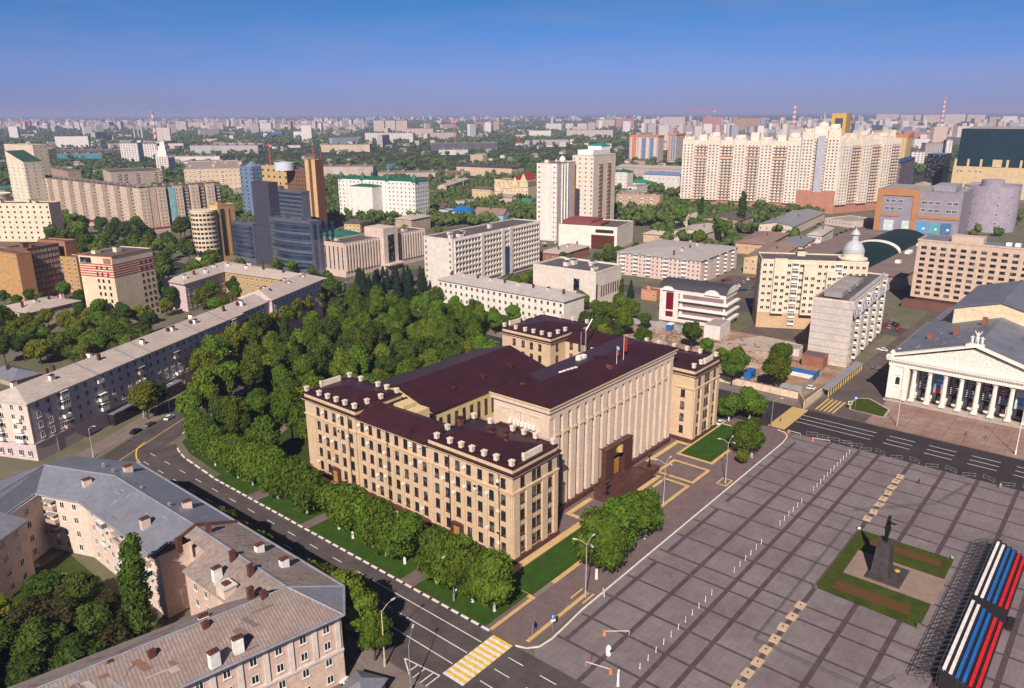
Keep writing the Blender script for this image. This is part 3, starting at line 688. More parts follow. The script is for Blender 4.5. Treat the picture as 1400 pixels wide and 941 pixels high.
for k in range(7):
    x = -18+5.14*(k+.5); m = MB(); base = 0
    m.box(x-1.75,x+1.75,6.6,6.8,4.6,12.2,0)
    if k == 1: m.box(x-1.75,x+1.75,6.55,6.598,4.6,6.6,1); m.box(x-1.2,x+.9,6.55,6.598,9.3,9.9,3); m.box(x-1.2,x+1.2,6.55,6.598,7.9,8.3,3); mats = [SKYB,PINK,NAVY,INK]
    elif k == 6: 
        mats = [PALEB,SKYB,NAVY,INK]; m.box(x-1.2,x+1.2,6.55,6.598,6,9,1)
    else:
        mats = [NAVY,REDP if k in (4,5) else PINK,INK,INK]
        z = 11.4
        for r in range(9):
            w = random.uniform(.6,1.4); m.box(x-1.4,x-1.4+w*2*.95,6.55,6.598,z,z+.28,2); z -= .75
        if k in (4,5): m.box(x-1.6,x-.2,6.53,6.597,10.2,11.0,1); m.box(x-1.6,x-.4,6.53,6.597,8.4,8.9,1)
    m.build('poster', mats, T)
    m = MB(); m.box(x-.9,x+.9,8.45,8.58,1.35,4.2); m.build('door', [DARKFR], T)
for s in (-1,1):
    m = MB(); m.box(s*23.1-.75,s*23.1+.75,.25,.296,7.0,9.2); m.cyl(0,0,0,.01,.01,.01,3)
    for i in range(6):
        a, b = math.pi*i/6, math.pi*(i+1)/6; m.face([(s*23.1,.26,9.2),(s*23.1+.75*math.cos(a),.26,9.2+.75*math.sin(a)),(s*23.1+.75*math.cos(b),.26,9.2+.75*math.sin(b))])
    m.build('niche_window', [GLASS_WARM], T)
# ------------------------------------------------------------------ monument on its lawn
BRONZE = mat('dark_bronze', (.016,.02,.018), var=.4, scale=.8, rough=.42, metal=.5); GREYG = mat('grey_granite', (.062,.054,.056), var=.35, scale=.7, rough=.5)
Mn = thing('monument', 'dark bronze standing figure on a tall grey granite pedestal', 'statue', (176.6,35.0,0))
m = MB(); m.box(-4.2,4.8,-5.0,2.6,.13,.5); m.box(-3.2,3.4,-3.4,2.2,.5,.9)
def frus(m, a, b, z0, z1, k):
    V = [(-a,-b,z0),(a,-b,z0),(a,b,z0),(-a,b,z0),(-a*k,-b*k,z1),(a*k,-b*k,z1),(a*k,b*k,z1),(-a*k,b*k,z1)]; n = len(m.v); m.v += V
    for q in ((0,1,5,4),(1,2,6,5),(2,3,7,6),(3,0,4,7),(4,5,6,7)): m.f.append(tuple(n+i for i in q)); m.m.append(0)
frus(m, 2.3, 1.9, .9, 8.4, .74); m.box(-1.95,1.95,-1.6,1.6,8.402,8.75); m.build('pedestal', [GREYG], Mn)
figure('bronze_figure', Mn, (0,0,8.75), 6.8, [BRONZE], ((.13,-.05,.52),(-.34,-.18,.86)), True, 0.4, .05)
m = MB(); m.lathe(1.6,-3.0,[(.5,.9),(.7,1.2),(.3,1.5)],8); m.build('wreath', [paint((.45,.30,.05))], Mn)
for i,(x,y) in enumerate(((160.6,45),(193.8,45.2),(194,23.3),(160.5,23.2))):
    m = MB(); m.box(-.5,.5,-.35,.35,.13,.35,1); m.box(-.42,.42,-.2,.25,.35,1.0,1); m.box(-.38,.38,-.25,-.2,.42,.95,0)
    m.build('floodlight', [WHITE, paint((.12,.12,.12))], None, loc=(x,y,0), rz=math.atan2(35-y,176-x)+math.pi/2, label='%s floodlight box at the %s corner of the monument lawn' % ('small', ['left','far','right','near'][i]), cat='floodlight')
# ------------------------------------------------------------------ grandstand
STEEL = paint((.13,.135,.15), rough=.45, metal=.6); DK = paint((.020,.017,.021), rough=.8)
BW, BB, BR = paint((.78,.75,.74), rough=.6), paint((.015,.13,.45), rough=.55), paint((.62,.015,.02), rough=.55)
GS = thing('grandstand', 'black tiered grandstand with white, blue and red bench rows on scaffolding', 'grandstand', (143,9,0))
N = 6
for i in range(N):
    y = 6.5 - i*1.12; z = 4.05 - i*.5
    m = MB(); m.box(.5,60.8,y-.56,y+.56,.06,z-.22); m.build('tier', [DK], GS)
    off = i*.75
    for x0, x1 in ((1.0+off*.4,28.8-off*.15),(31.4+off*.75,59.2+off*.25)):
        m = MB(); m.box(x0,x1,y-.30,y+.30,z-.05,z+.06); m.box(x0,x1,y-.06,y+.06,z-.22,z-.05); m.build('bench', [[BW,BB,BR][i//2]], GS)
m = MB()
for k in range(9): m.box(28.9,31.3,5.9-k*.72,6.6-k*.72,.06,3.95-k*.42)
m.box(28.6,33,-1.2,0,.06,.8); m.build('stairs', [DK], GS)
m = MB()
for k in range(31):
    x = .3+k*2.03
    for j, y in enumerate((7.3,8.8,10.4,12)):
        m.tube((x,y,.06),(x,y,[4.9,3.4,2.2,1.2][j]),.055,4)
    for z0, y1, z1 in ((4.9,12,1.2),(2.2,12,.4),(3.5,10.4,1.4)): m.tube((x,7.3,z0),(x,y1,z1),.05,4)
    if k < 30:
        for y, z in ((7.3,4.9),(7.3,3.9),(7.3,2.4),(8.8,3.4),(8.8,2),(10.4,2.2),(10.4,1.2),(12,1.2),(12,.6)): m.tube((x,y,z),(x+2.03,y,z),.045,4)
        m.tube((x,7.3,.2),(x+2.03,7.3,3.8),.04,4); m.tube((x+2.03,9.6,.2),(x,9.6,2.8),.04,4)
m.build('scaffolding', [STEEL], GS)
m = MB()
for x in (.1,61.2):
    for y,z in ((7,5.0),(4,3.7),(1,2.3)): m.tube((x,y,z-1.2),(x,y,z),.05,4)
    m.tube((x,7,5.0),(x,0,1.9),.05,4); m.tube((x,7,4.4),(x,0,1.3),.05,4)
m.build('end_railing', [STEEL], GS)
# ------------------------------------------------------------------ rows of small things on the square
m = MB(); m.lathe(0,0,[(.13,0),(.13,.1),(.08,.12),(.08,1.2),(.10,1.25),(.04,1.4)],8); bme = m.mesh('bollard', [paint((.74,.70,.68))])
runs = [([112+3.12*i for i in range(11)],'nearest the street corner'),([155+3.18*i for i in range(6)],'second from the street corner'),([183+3.15*i for i in range(6)],'third from the street corner'),([208+2.95*i for i in range(12)],'nearest the dark main road')]
for xs_, nm in runs:
    for x in xs_: link('bollard', bme, None, (x,62,.06), 0, 'slim white bollard on the grey square, run of %s %s' % ({11:'eleven',6:'six',12:'twelve'}[len(xs_)], nm), 'bollard', 'white bollards, run '+nm)
PADM = paint((.52,.38,.26), scale=1.)
m = MB(); m.box(-1.25,1.25,-.95,.95,0,.32,0); m.cyl(0,0,.322,.42,.2,.2,8,1); pme = m.mesh('concrete_pad', [PADM, DK])
for i, x in enumerate((119.8,124.2,128.4,133,137.4,142.2,147,152)): link('concrete_pad', pme, None, (x,45+random.uniform(-.2,.2),.068), random.uniform(-.1,.1), '%s tan concrete pad counted from the near end of the row before the monument lawn' % ordinal(i), 'concrete pad', 'tan concrete pads near side')
for i, x in enumerate((201,206,211,215.3,220,224.3,229,233)): link('concrete_pad', pme, None, (x,45+random.uniform(-.2,.2),.068), random.uniform(-.15,.15), '%s tan concrete pad beyond the monument lawn, counted towards the main road' % ordinal(i), 'concrete pad', 'tan concrete pads far side')
def barrier_mesh(L=2.5, name='crowd_barrier', col=None, nb=8):
    m = MB(); 
    m.tube((0,0,1.1),(L,0,1.1),.03,4); m.tube((0,0,.25),(L,0,.25),.03,4)
    for k in range(nb+1): m.tube((L*k/nb,0,.25),(L*k/nb,0,1.1),.022 if 0<k<nb else .03,4)
    for x in (.2,L-.2): m.tube((x,-.35,.02),(x,.35,.02),.03,4); m.tube((x,0,0),(x,0,.3),.03,4)
    return m.mesh(name, [col or paint((.20,.20,.23), rough=.4, metal=.5)])
bar = barrier_mesh()
def barrier_run(a, b, label, group):
    d = math.hypot(b[0]-a[0], b[1]-a[1]); n = max(1, round(d/2.6)); rz = math.atan2(b[1]-a[1], b[0]-a[0])
    for i in range(n):
        t = i/n; link('crowd_barrier', bar, None, (a[0]+(b[0]-a[0])*t, a[1]+(b[1]-a[1])*t, .062), rz, label, 'barrier', group)
barrier_run((134,48),(199,48),'grey steel crowd barrier in the long line beside the monument lawn','barrier line beside the lawn')
barrier_run((134,47.6),(134,26),'grey steel crowd barrier in the line crossing the near square','barrier line across the near square')
barrier_run((134,25.4),(141,22.5),'grey steel crowd barrier in the short end of the near line','short barrier end')
barrier_run((240.5,28),(222,32.5),'grey steel crowd barrier in the line between square and main road','barrier line towards the main road')
barrier_run((221,33),(203,49),'grey steel crowd barrier in the slanting line past the far pads','slanting barrier line')
zz_ = [(247.5,66),(244.5,60),(247.6,56),(244.9,51),(247.8,46),(245.2,41),(248,36),(245.5,31),(248.2,26),(245.6,21),(248.3,16),(245.8,10)]
bar2 = barrier_mesh(3.6, 'crowd_barrier', paint((.45,.40,.42)), 2)
for i, (a, b) in enumerate(zip(zz_, zz_[1:])):
    link('crowd_barrier', bar2, None, (a[0],a[1],.07), math.atan2(b[1]-a[1],b[0]-a[0]), 'pale barrier in the zigzag line along the edge of the dark main road', 'barrier', 'zigzag barriers along the main road')
for k in range(5): link('crowd_barrier', bar2, None, (246.6,78-k*3.6,.07), -1.15, 'pale barrier slanting across the main road edge near the crosswalk', 'barrier', 'slanting barriers near the far crosswalk')
# lift gates at both ends of the square
def gate(x, y, rz, label, L=5.2):
    G = thing('barrier_gate', label, 'barrier gate', (x,y,.06), rz)
    m = MB(); m.box(-.3,.3,-.3,.3,0,1.2,0); m.build('gate_housing', [paint((.60,.22,.10))], G)
    m = MB(); m.box(.3,L,-.05,.05,.98,1.09,0); m.box(L-.1,L+.1,-.1,.1,0,.94,1); m.build('boom', [WHITE, GREYFR], G)
gate(107.2,65.6,rad(105),'white boom barrier gate nearest the street at the square corner')
gate(116,73.0,rad(-50),'white boom barrier gate by the pavement corner of the square')
gate(243,74.5,rad(-75),'white boom barrier gate on the square beside the dark main road'); gate(244,83,rad(-90),'white boom barrier gate close to the far yellow crosswalk', 4)
BT = thing('security_booth', 'small rounded white booth beside the boom gates', 'booth', (111.5,69,.06))
m = MB(); m.lathe(0,0,[(.55,0),(.6,.4),(.6,1.6),(.35,2.1),(.1,2.25)],12); m.build('shell', [WHITE], BT); m = MB(); m.box(-.4,.4,-.66,-.55,1.0,1.6); m.build('pane', [GLASS], BT)
AD = thing('advertising_pillar', 'white and blue advertising pillar at the near corner of the square', 'advertising pillar', P(845,937)[:2]+(.06,), .5)
m = MB(); m.box(-.75,.75,-.2,.2,.25,3.0); m.build('board', [WHITE], AD); m = MB(); m.box(-.68,.68,-.24,-.202,.5,1.7); m.build('poster', [BB], AD); m = MB(); m.box(-.5,.5,-.4,.4,0,.25); m.build('foot', [GREYFR], AD)
WB = paint((.62,.60,.58))
for (px, py, lb) in ((825,818,'white notice board at the foot of the near lamp post'),(1027,628,'white notice board beside the clipped tree on the far pavement')):
    x, y = P(px, py); B = thing('notice_board', lb, 'notice board', (x,y,.09), .9); m = MB(); m.box(-.6,.6,-.06,.06,.5,2.2); m.build('panel', [WHITE], B); m = MB(); m.tube((-.5,0,0),(-.5,0,.5),.05,5); m.tube((.5,0,0),(.5,0,.5),.05,5); m.build('post', [GREYFR], B)
# road signs
def road_sign(x, y, label, kind='blue', rz=0., h=3.2):
    S = thing('road_sign', label, 'road sign', (x,y,.1), rz)
    m = MB(); m.tube((0,0,0),(0,0,h+.6),.05,6); m.build('post', [GREYFR], S)
    m = MB()
    if kind == 'blue': m.box(-.65,.65,-.09,-.055,h-.6,h+.6,0); m.prism([(-.35,-.13),(.35,-.13),(.35,-.092),(-.35,-.092)],h-.25,h+.3,1); mats=[paint((.02,.12,.42),rough=.5),WHITE]
    elif kind == 'parking':
        m.box(-.55,.55,-.09,-.055,h-.1,h+1.0,0); m.box(-.55,.55,-.09,-.055,h-.75,h-.15,1)
        for a,b,c,d in ((-.2,-.08,h+.1,h+.8),(-.08,.2,h+.68,h+.8),(-.08,.2,h+.38,h+.5),(.12,.22,h+.5,h+.68)): m.box(a,b,-.12,-.092,c,d,1)
        mats=[paint((.02,.15,.45),rough=.5),WHITE]
    else: m.box(-.7,.7,-.09,-.055,h-.7,h+.7,0); m.box(-.45,.45,-.12,-.092,h-.45,h+.45,1); mats=[paint((.55,.65,.05),rough=.5),paint((.02,.12,.42),rough=.5)]
    m.build('plate', mats, S); return S
road_sign(110.1,82,'blue parking sign with a white plate on the corner pavement','parking',rad(-35))
road_sign(106.3,84.4,'thin signpost seen edge on near the white kerb curve','blue',rad(60),2.8)
road_sign(279.5,74,'yellow framed crossing sign at the grass island','yellow',rad(-70),2.6); road_sign(280.5,72.5,'round blue sign behind the grass island kerb','blue',rad(-70),4.5)
# lamp posts
LPM = paint((.50,.48,.47), rough=.5, metal=.3); LPD = paint((.30,.29,.30), rough=.5, metal=.3)
def lamp(x, y, label, h=13., arms=3, z0=.1, col=None, rz=0., reach=2.2, band=None):
    Lm = thing('street_lamp', label, 'street lamp', (x,y,z0), rz); col = col or LPM
    m = MB(); m.cyl(0,0,0,1.6,.26,.24,10,0); m.cyl(0,0,1.6,h,.15,.08,8,1 if band else 0); 
    m.build('pole', [col, band or col], Lm)
    am = MB(); hm = MB()
    for k in range(arms):
        a = 2*math.pi*k/arms if arms > 1 else 0; cx, sx = math.cos(a), math.sin(a)
        am.tube((0,0,h-.3),(cx*reach*.6,sx*reach*.6,h+.75),.07,6); am.tube((cx*reach*.6,sx*reach*.6,h+.75),(cx*reach,sx*reach,h+.95),.06,6)
        hb = MB(); hb.box(0,.95,-.17,.17,-.1,.06); hb.build('lamp_head', [paint((.62,.60,.60), rough=.4)], Lm, loc=(cx*reach,sx*reach,h+.98), rz=a)
    am.build('arms', [col], Lm); return Lm
lamp(124.4,83.6,'pale three armed lamp post in front of the large clipped trees',13.6); lamp(172.4,90.8,'pale three armed lamp post between the yellow paving frames',13); lamp(196.3,83.6,'pale three armed lamp post beside the far lawn kerb',13)
x,y = P(998,571); lamp(x,y,'tall grey lamp post at the corner of the right wing',12.5,1,.1,LPD,rad(-60)); x,y = P(1054,583); lamp(x,y,'lamp post at the kerb end of the far crosswalk',9.5,1,.1,LPD,rad(-60))
RW1 = paint((.62,.45,.42))
x,y = P(1226,583); lamp(x,y,'red and white banded mast before the theatre corner',13,1,.1,LPM,rad(180),1.6,RW1); x,y = P(1388,622); lamp(x,y,'tall white mast before the theatre columns',18,1,.1,WHITE,rad(180),1.6)
lamp(104.4,105.5,'grey lamp post among the roadside lindens',11.5,1,.14,LPD,rad(180)); lamp(80.4,101.2,'white and yellow striped lamp post at the shaded street corner',12.8,1,.12,LPM,rad(0),2.6,paint((.62,.50,.30)))
x,y = P(562,948); lamp(x,y,'grey lamp post arching over the hatched road markings',10.8,1,.1,LPD,rad(35),3.6)
for px,py,lb in ((128,626,'white lamp post at the left end of the slanting street'),(232,562,'white lamp post beside the arcade of the long pink house'),(197,571,'thin white lamp post in the shade of the long pink house'),(312,515,'lamp post under the trees of the slanting street'),(451,438,'white lamp post at the far end of the slanting street'),(470,411,'lamp post beside the spruces of the pale court building'),(523,403,'low lamp post on the lawn before the spruces')):
    x,y = P(px,py); lamp(x,y,lb,10,1,.1,LPM,rad(-60),1.8)
# ------------------------------------------------------------------ houses in the left foreground
PINKW = mat('pink_plaster', (.55,.385,.32), col2=(.64,.47,.40), scale=.25, rough=.9, detail=8); PINKL = mat('pale_pink_plaster', (.64,.49,.42), col2=(.72,.57,.50), scale=.25, rough=.9, detail=8)
BLUER = mat('blue_grey_metal_roof', (.165,.175,.215), col2=(.215,.22,.265), scale=.18, rough=.42, spec=.4, detail=8); stripes(BLUER, (0,1,0), .75, .07, (.12,.125,.165), .7)
ASB = mat('asbestos_roof', (.225,.18,.165), col2=(.32,.26,.24), scale=.2, rough=.9, detail=9, bump=.3, bscale=2, grime=.22); ASB_S = mat('ribbed_asbestos_roof', (.245,.185,.168), col2=(.335,.265,.245), scale=.2, rough=.9, detail=9, grime=.2)
stripes(ASB_S, (-.982,.187,0), .62, .45, (.17,.135,.127), .7); stripes(ASB, (0,1,0), 1.1, .06, (.16,.115,.10), .7)
RIDGE = paint((.24,.245,.30), rough=.5); RUSTM = paint((.12,.045,.035), var=.3, scale=1.5); TRIMW = paint((.64,.56,.52), scale=.5)
F1 = thing('apartment_house', 'pink L shaped house with blue metal and brown slate roofs around a leafy courtyard', 'apartment house', (0,0,0))
EV, RG = 17.0, 20.5
def W(s, o=0.): return (54.4-.83*s+.56*o, 197-.56*s-.83*o)
m = MB(); m.prism([(72,102.6),(76,108.8),(76,146.9),(66,146.9),(66,138),(60.4,138),(60.4,120.7),(-6,133),(-6,117.3)], .05, EV-.4); m.build('wall', [PINKW], F1)
m = MB(); m.prism([(76.1,147),(76.1,194.8),(67.6,211),(46.3,209.8),(-14,169.2),(-5,156.9),(54.4,197),(59.5,184),(59.5,147)], .05, EV-.4); m.build('wall', [PINKL], F1)
m = MB(); m.prism([W(12,-.05),W(12,5),W(26,5),W(26,-.05)], .05, EV-1.2); m.build('bay_wall', [PINKW], F1)
m = MB(); m.slab([W(11.4,5.6),W(26.6,5.6),W(26.6,-5)[:2],W(11.4,-5)[:2]] and [(*W(26.6,5.6),EV-1.0),(*W(11.4,5.6),EV-1.0),(*W(11.4,-5),EV+2.2),(*W(26.6,-5),EV+2.2)], .2); m.build('bay_roof', [BLUER], F1)
b = MB(); z0 = EV
def rf(mb, pts, mi=0): mb.slab(pts, .25, mi)
R1, R2, R3, R4 = (67.8,146.5,RG+.25), (67.2,184,RG+.25), (58.5,204,RG+.25), (-10,162.6,RG+.25)
def Zs(p, z): return (p[0],p[1],z)
rf(b, [(77,146.5,EV),(77,195.6,EV),R2,R1]); rf(b, [(77,195.6,EV),(68.2,212,EV),R3,R2]); rf(b, [(68.2,212,EV),(46,210.8,EV),(-15,170,EV),R4,R3])
rf(b, [(58.6,184,EV),(58.6,146.5,EV),R1,R2]); rf(b, [(53.5,196.8,EV),(58.6,184,EV),R2,R3]); rf(b, [(-4.6,156,EV),(53.5,196.8,EV),R3,R4])
b.build('metal_roof', [BLUER], F1)
s = MB()
E0, E1 = (71.7,101.5,EV-.1), (77.2,108.5,EV-.1); RR = (67.5,112.2,RG); RN = (67.8,146.4,RG); RWt = (-6,125.4,RG)
rf(s, [(-6,116.2,EV-.1),E0,RR,RWt], 1); rf(s, [E0,E1,RR], 2); rf(s, [E1,(77.2,146.4,EV-.1),RN,RR], 0); rf(s, [(65,146.4,EV+2.4),(65,137.4,EV+2.4),(59.6,137.4,EV+.1),(59.6,121,EV+.1),(65.8,114.5,RG-.4),RR,RN], 0); rf(s, [(59.6,121.4,EV-.1),(-6,134,EV-.1),RWt,RR], 0)
RF = s.build('slate_roof', [ASB, ASB_S, BLUER], F1)
def on_slope(Ew, Ee, Rw, Re, u, v, dz=.04):
    a = Vector(Ew).lerp(Vector(Ee), u); b = Vector(Rw).lerp(Vector(Re), u); p = a.lerp(b, v); return (p.x, p.y, p.z+dz)
PATM = [paint((.36,.31,.29), scale=.6), paint((.17,.125,.115), scale=.6), paint((.27,.26,.29), scale=.6, rough=.5), paint((.20,.11,.08), scale=.9)]
def patches(slope, n, seed, parent, kinds=(0,0,1,1,2,3), long=False):
    q_ = random.Random(seed)
    for k_ in range(n):
        u, v = q_.uniform(.02,.92), q_.uniform(.08,.8); du = q_.uniform(.006,.022); dv = q_.uniform(.1,.3) if q_.random() < .7 else q_.uniform(.03,.08)
        if q_.random() < .25: du = q_.uniform(.03,.07); dv = .035
        m_ = MB(); m_.slab([on_slope(*slope,u,v), on_slope(*slope,u+du,v), on_slope(*slope,u+du,min(.96,v+dv)), on_slope(*slope,u,min(.96,v+dv))], .02); m_.build('roof_patch', [PATM[q_.choice(kinds)]], parent)
patches(((-6,116.2,EV-.1),E0,RWt,RR), 26, 1, RF); patches((E1,(77.2,146.4,EV-.1),RR,RN), 14, 2, RF); patches(((59.6,121.6,EV+.1),(59.6,137,EV+.1),RR,RN), 5, 3, RF)
patches(((77,146.5,EV),(77,195.6,EV),R1,R2), 8, 4, RF, (2,2,2,3)); patches(((58.6,184,EV),(58.6,146.5,EV),R2,R1), 8, 5, RF, (2,2,2,3)); patches(((-6,134,EV-.1),(59.6,121.4,EV-.1),RWt,RR), 14, 6, RF)
r = MB()
for a, c in ((RR,RN),(RR,RWt),(R1,R2),(R2,R3),(R3,R4),(RR,E0),(RR,E1)): r.tube(Vector(a)+Vector((0,0,.02)),Vector(c)+Vector((0,0,.02)),.22,6)
r.build('ridge_caps', [RIDGE], F1)
r = MB(); r.prism([(58.4,146.2),(77.2,146.2),(77.2,146.75),(58.4,146.75)],EV,EV+.01); r.v=[];r.f=[];r.m=[]
for a,c in (((58.3,146.4,EV+.2),(67.8,146.4,RG+.5)),((67.8,146.4,RG+.5),(77.4,146.4,EV+.2))): r.tube(a,c,.35,4)
r.build('fire_wall_cap', [RUSTM], F1)
g = MB()
for a,c in (((-6,115.9,EV-.15),(71.8,101.2,EV-.15)),((71.8,101.2,EV-.15),(77.4,108.4,EV-.15)),((77.4,108.4,EV-.15),(77.4,195.6,EV-.15)),((58.4,184,EV-.1),(58.4,146.4,EV-.1)),((58.4,184,EV-.1),(53.3,196.8,EV-.1)),((53.3,196.8,EV-.1),(-4.6,155.8,EV-.1))): g.tube(a,c,.28,5)
for a,c in (((-6,116.6),(71.9,102.0)),((72,102.3),(76.3,108.7)),((76.25,108.8),(76.3,194)),((59.3,184),(59.3,147)),((59.3,184),(54.2,196.9)),((54.2,196.9),(-5,156.7))):
    g.tube((*a,EV-.6),(*c,EV-.6),.3,4,1)
g.build('eaves_gutter', [RIDGE, TRIMW], F1)
t = MB(); t.box(59.9,62.5,121.6,124.6,.05,19.4,0); t.box(59.7,62.7,121.4,124.8,19.402,19.7,2); t.box(60.6,61.8,122.4,123.8,19.702,20.1,1); t.box(59.6,62.8,121.3,124.9,13.6,13.9,2); t.build('stair_tower', [PINKL, RUSTM, TRIMW], F1)
rows = [2.4,6.4,10.4,14.3]
tp = wtpl(1.4,1.9,.13,1,True)
ps = [( 59.5,y,z,-math.pi/2) for y in (150.5,154.5,158.8,163,167.3,171.5,175.8,180.5) for z in rows]
ps += facade((54.4,197),(59.5,184),[3.2,6.6,10.4],rows) + facade((-5,156.9),(54.4,197),[20,24,30,34,38,50,54.5,58,62,66.5],rows) + facade(W(26,5),W(12,5),[3,7,11],rows[:4])
ps += facade((-6,117.3),(72,102.6),[79.2-2.9-i*4.55 for i in range(17)],[2.2,6.4,10.3,14.2]) + facade((72,102.6),(76,108.8),[3.7],rows)
ps += [(60.4,y,z,-math.pi/2) for y in (130,134) for z in rows]
windows(F1, ps, tp, [WHITE, GLASS, TRIMW], panes=True)
pb = MB(); dx, dy = (78/79.36,-14.7/79.36)
for i in range(18):
    c = 79.2-.75-i*4.55; x, y = -6+dx*c, 117.3+dy*c
    pb.prism([(x-.45*dx-.28*-dy*0+.0,y-.45*dy),(x+.45*dx,y+.45*dy),(x+.45*dx+dy*.28,y+.45*dy-dx*.28),(x-.45*dx+dy*.28,y-.45*dy-dx*.28)],8.4,15.9,0); pb.prism([(x-.6*dx,y-.6*dy),(x+.6*dx,y+.6*dy),(x+.6*dx+dy*.4,y+.6*dy-dx*.4),(x-.6*dx+dy*.4,y-.6*dy-dx*.4)],15.5,16.1,0)
x0,y0 = -6,117.3; pb.prism([(x0,y0),(72,102.6),(72+dy*.35,102.6-dx*.35),(x0+dy*.35,y0-dx*.35)],7.7,8.3,0)
pb.each('pilaster', [TRIMW], F1)
GRND = paint((.42,.28,.20), scale=.4)
def balcony_mesh(w=3., d=1.25, glazed=True, col=None, roof=False):
    m = MB(); m.box(-w/2,w/2,-d,0,-.18,0,0); m.box(-w/2,w/2,-d,-d+.08,.002,1.0,0); m.box(-w/2,-w/2+.08,-d+.082,0,.002,1.0,0); m.box(w/2-.08,w/2,-d+.082,0,.002,1.0,0)
    if glazed:
        m.box(-w/2+.05,w/2-.05,-d+.04,0,1.002,2.3,1)
        for k in range(5): x = -w/2+.05+k*(w-.16)/4; m.box(x-.04,x+.06,-d-.02,-d+.038,1.002,2.3,0)
        m.box(-w/2-.05,w/2+.05,-d-.06,.0,2.302,2.45,0)
    elif roof: m.box(-w/2-.1,w/2+.1,-d-.2,.0,2.35,2.45,2); m.box(-w/2,-w/2+.07,-d,-d+.07,1.0,2.349,2); m.box(w/2-.07,w/2,-d,-d+.07,1.0,2.349,2)
    return m.mesh('balcony', [col or WHITE, GLASS, GREYFR])
BALG = balcony_mesh(); BALO = balcony_mesh(glazed=False, roof=True, col=paint((.45,.35,.30))); BALW = balcony_mesh(2.6,1.1,False)
for y,z,me in ((152.6,12.9,BALO),(152.6,8.9,BALG),(165.2,12.9,BALO),(165.2,8.8,BALW),(173.6,12.9,BALG),(173.6,8.8,BALW),(165.2,4.9,BALG),(156.7,4.9,BALO)): link('balcony', me, F1, (59.4,y,z), -math.pi/2)
for c,z in ((3.2,12.9),(3.2,8.9),(3.2,4.9)):
    for p in facade((54.4,197),(59.5,184),[c],[z]): link('balcony', BALO, F1, p[:3], p[3])
for c,z,me in ((52,12.6,BALO),(52,8.6,BALG),(52,4.8,BALW),(32,12.6,BALG)):
    for p in facade((-5,156.9),(54.4,197),[c],[z]): link('balcony', me, F1, p[:3], p[3])
def chimney_mesh(w, d, h, a, b): 
    m = MB(); m.box(-w/2,w/2,-d/2,d/2,-1.5,h,0); m.box(-w/2-.1,w/2+.1,-d/2-.1,d/2+.1,h+.002,h+.12,1)
    for k in (-.25,.05,.33): m.box(w*k-.12,w*k+.12,-d*.3,d*.3,h+.122,h+.4,1)
    return m.mesh('chimney', [a, b])
CHW = chimney_mesh(1.7,1.1,1.7,WHITE,RUSTM); CHR = chimney_mesh(1.1,.8,2.0,RUSTM,RUSTM); CHS = chimney_mesh(.5,.5,1.2,GREYFR,GREYFR); CHP = chimney_mesh(1.9,1.3,1.9,paint((.66,.52,.46)),RUSTM)
def roofz(x, y): return RG
for px,py,z,me in ((375/3.137,641+70/3.137,18.8,CHP),(623/3.137,641+240/3.137,18.9,CHP),(803/3.137,641+165/3.137,18.9,CHP),(550/3.137,641+12/3.137,18.9,CHP),(445/3.137,641-5/3.137,19,CHS),(487/3.137,641+20/3.137,19.5,CHS),(728/3.137,641+165/3.137,19.5,CHS),(608/3.137,641+95/3.137,19.2,CHS),
    (930/3.137,641+450/3.137,19.3,CHW),(998/3.137,641+385/3.137,20.2,CHR),(895/3.137,641+265/3.137,20.3,CHR),(768/3.137,641+330/3.137,19.6,CHR),(1075/3.137,641+445/3.137,20.3,CHR),(1075/3.137,641+545/3.137,19.9,CHR),(875/3.137,641+660/3.137,18.2,CHW),(885/3.137,641+695/3.137,19,CHR),(1020/3.137,641+755/3.137,18.8,CHW),(918/3.137,641+815/3.137,18.8,CHW),
    (300+172/3.137,641+350/3.137,18.9,CHW),(300+278/3.137,641+412/3.137,18.9,CHW),(300+135/3.137,641+545/3.137,19.6,CHR),(300+190/3.137,641+560/3.137,19.8,CHR),(300+80/3.137,641+755/3.137,18.4,CHW),(655/3.137,641+820/3.137,18.6,CHR),(478/3.137,641+865/3.137,18.2,CHR),(520/3.137,641+840/3.137,18.2,CHR)):
    x,y = P(px,py,z); link('chimney', me, RF, (x,y,z), random.choice((0,.0,-.19)))
for px,py,z in ((300+222/3.137,641+445/3.137,19.8),(250,822,19.2),(532/3.137,641+900/3.137,18.6),(780/3.137,641+210/3.137,19.3)):
    x,y = P(px,py,z); a = MB(); a.tube((0,0,-.5),(0,0,3.2),.04,4)
    for k in range(3): a.tube((-.6,0,2.2+k*.4),(.6,0,2.2+k*.4),.025,4)
    a.build('aerial', [GREYFR], F1, loc=(x,y,z))
F1.scale = (1.0136, 1.0136, .93)
# balustraded glass roof corner at the very bottom edge
kx, ky = P(672/3.137+0, 941); 
KI = thing('corner_kiosk', 'low kiosk with a pitched blue grey roof at the bottom edge by the shaded street', 'kiosk', P(495,960)[:2]+(.1,), rad(20))
m = MB(); m.box(-3.5,3.5,-3,3,0,3,0); m.build('wall', [GREYFR], KI); m = MB(); m.hip(-3.5,3.5,-3,3,3.1,5.0,0,ov=.5); m.build('roof', [BLUER], KI)
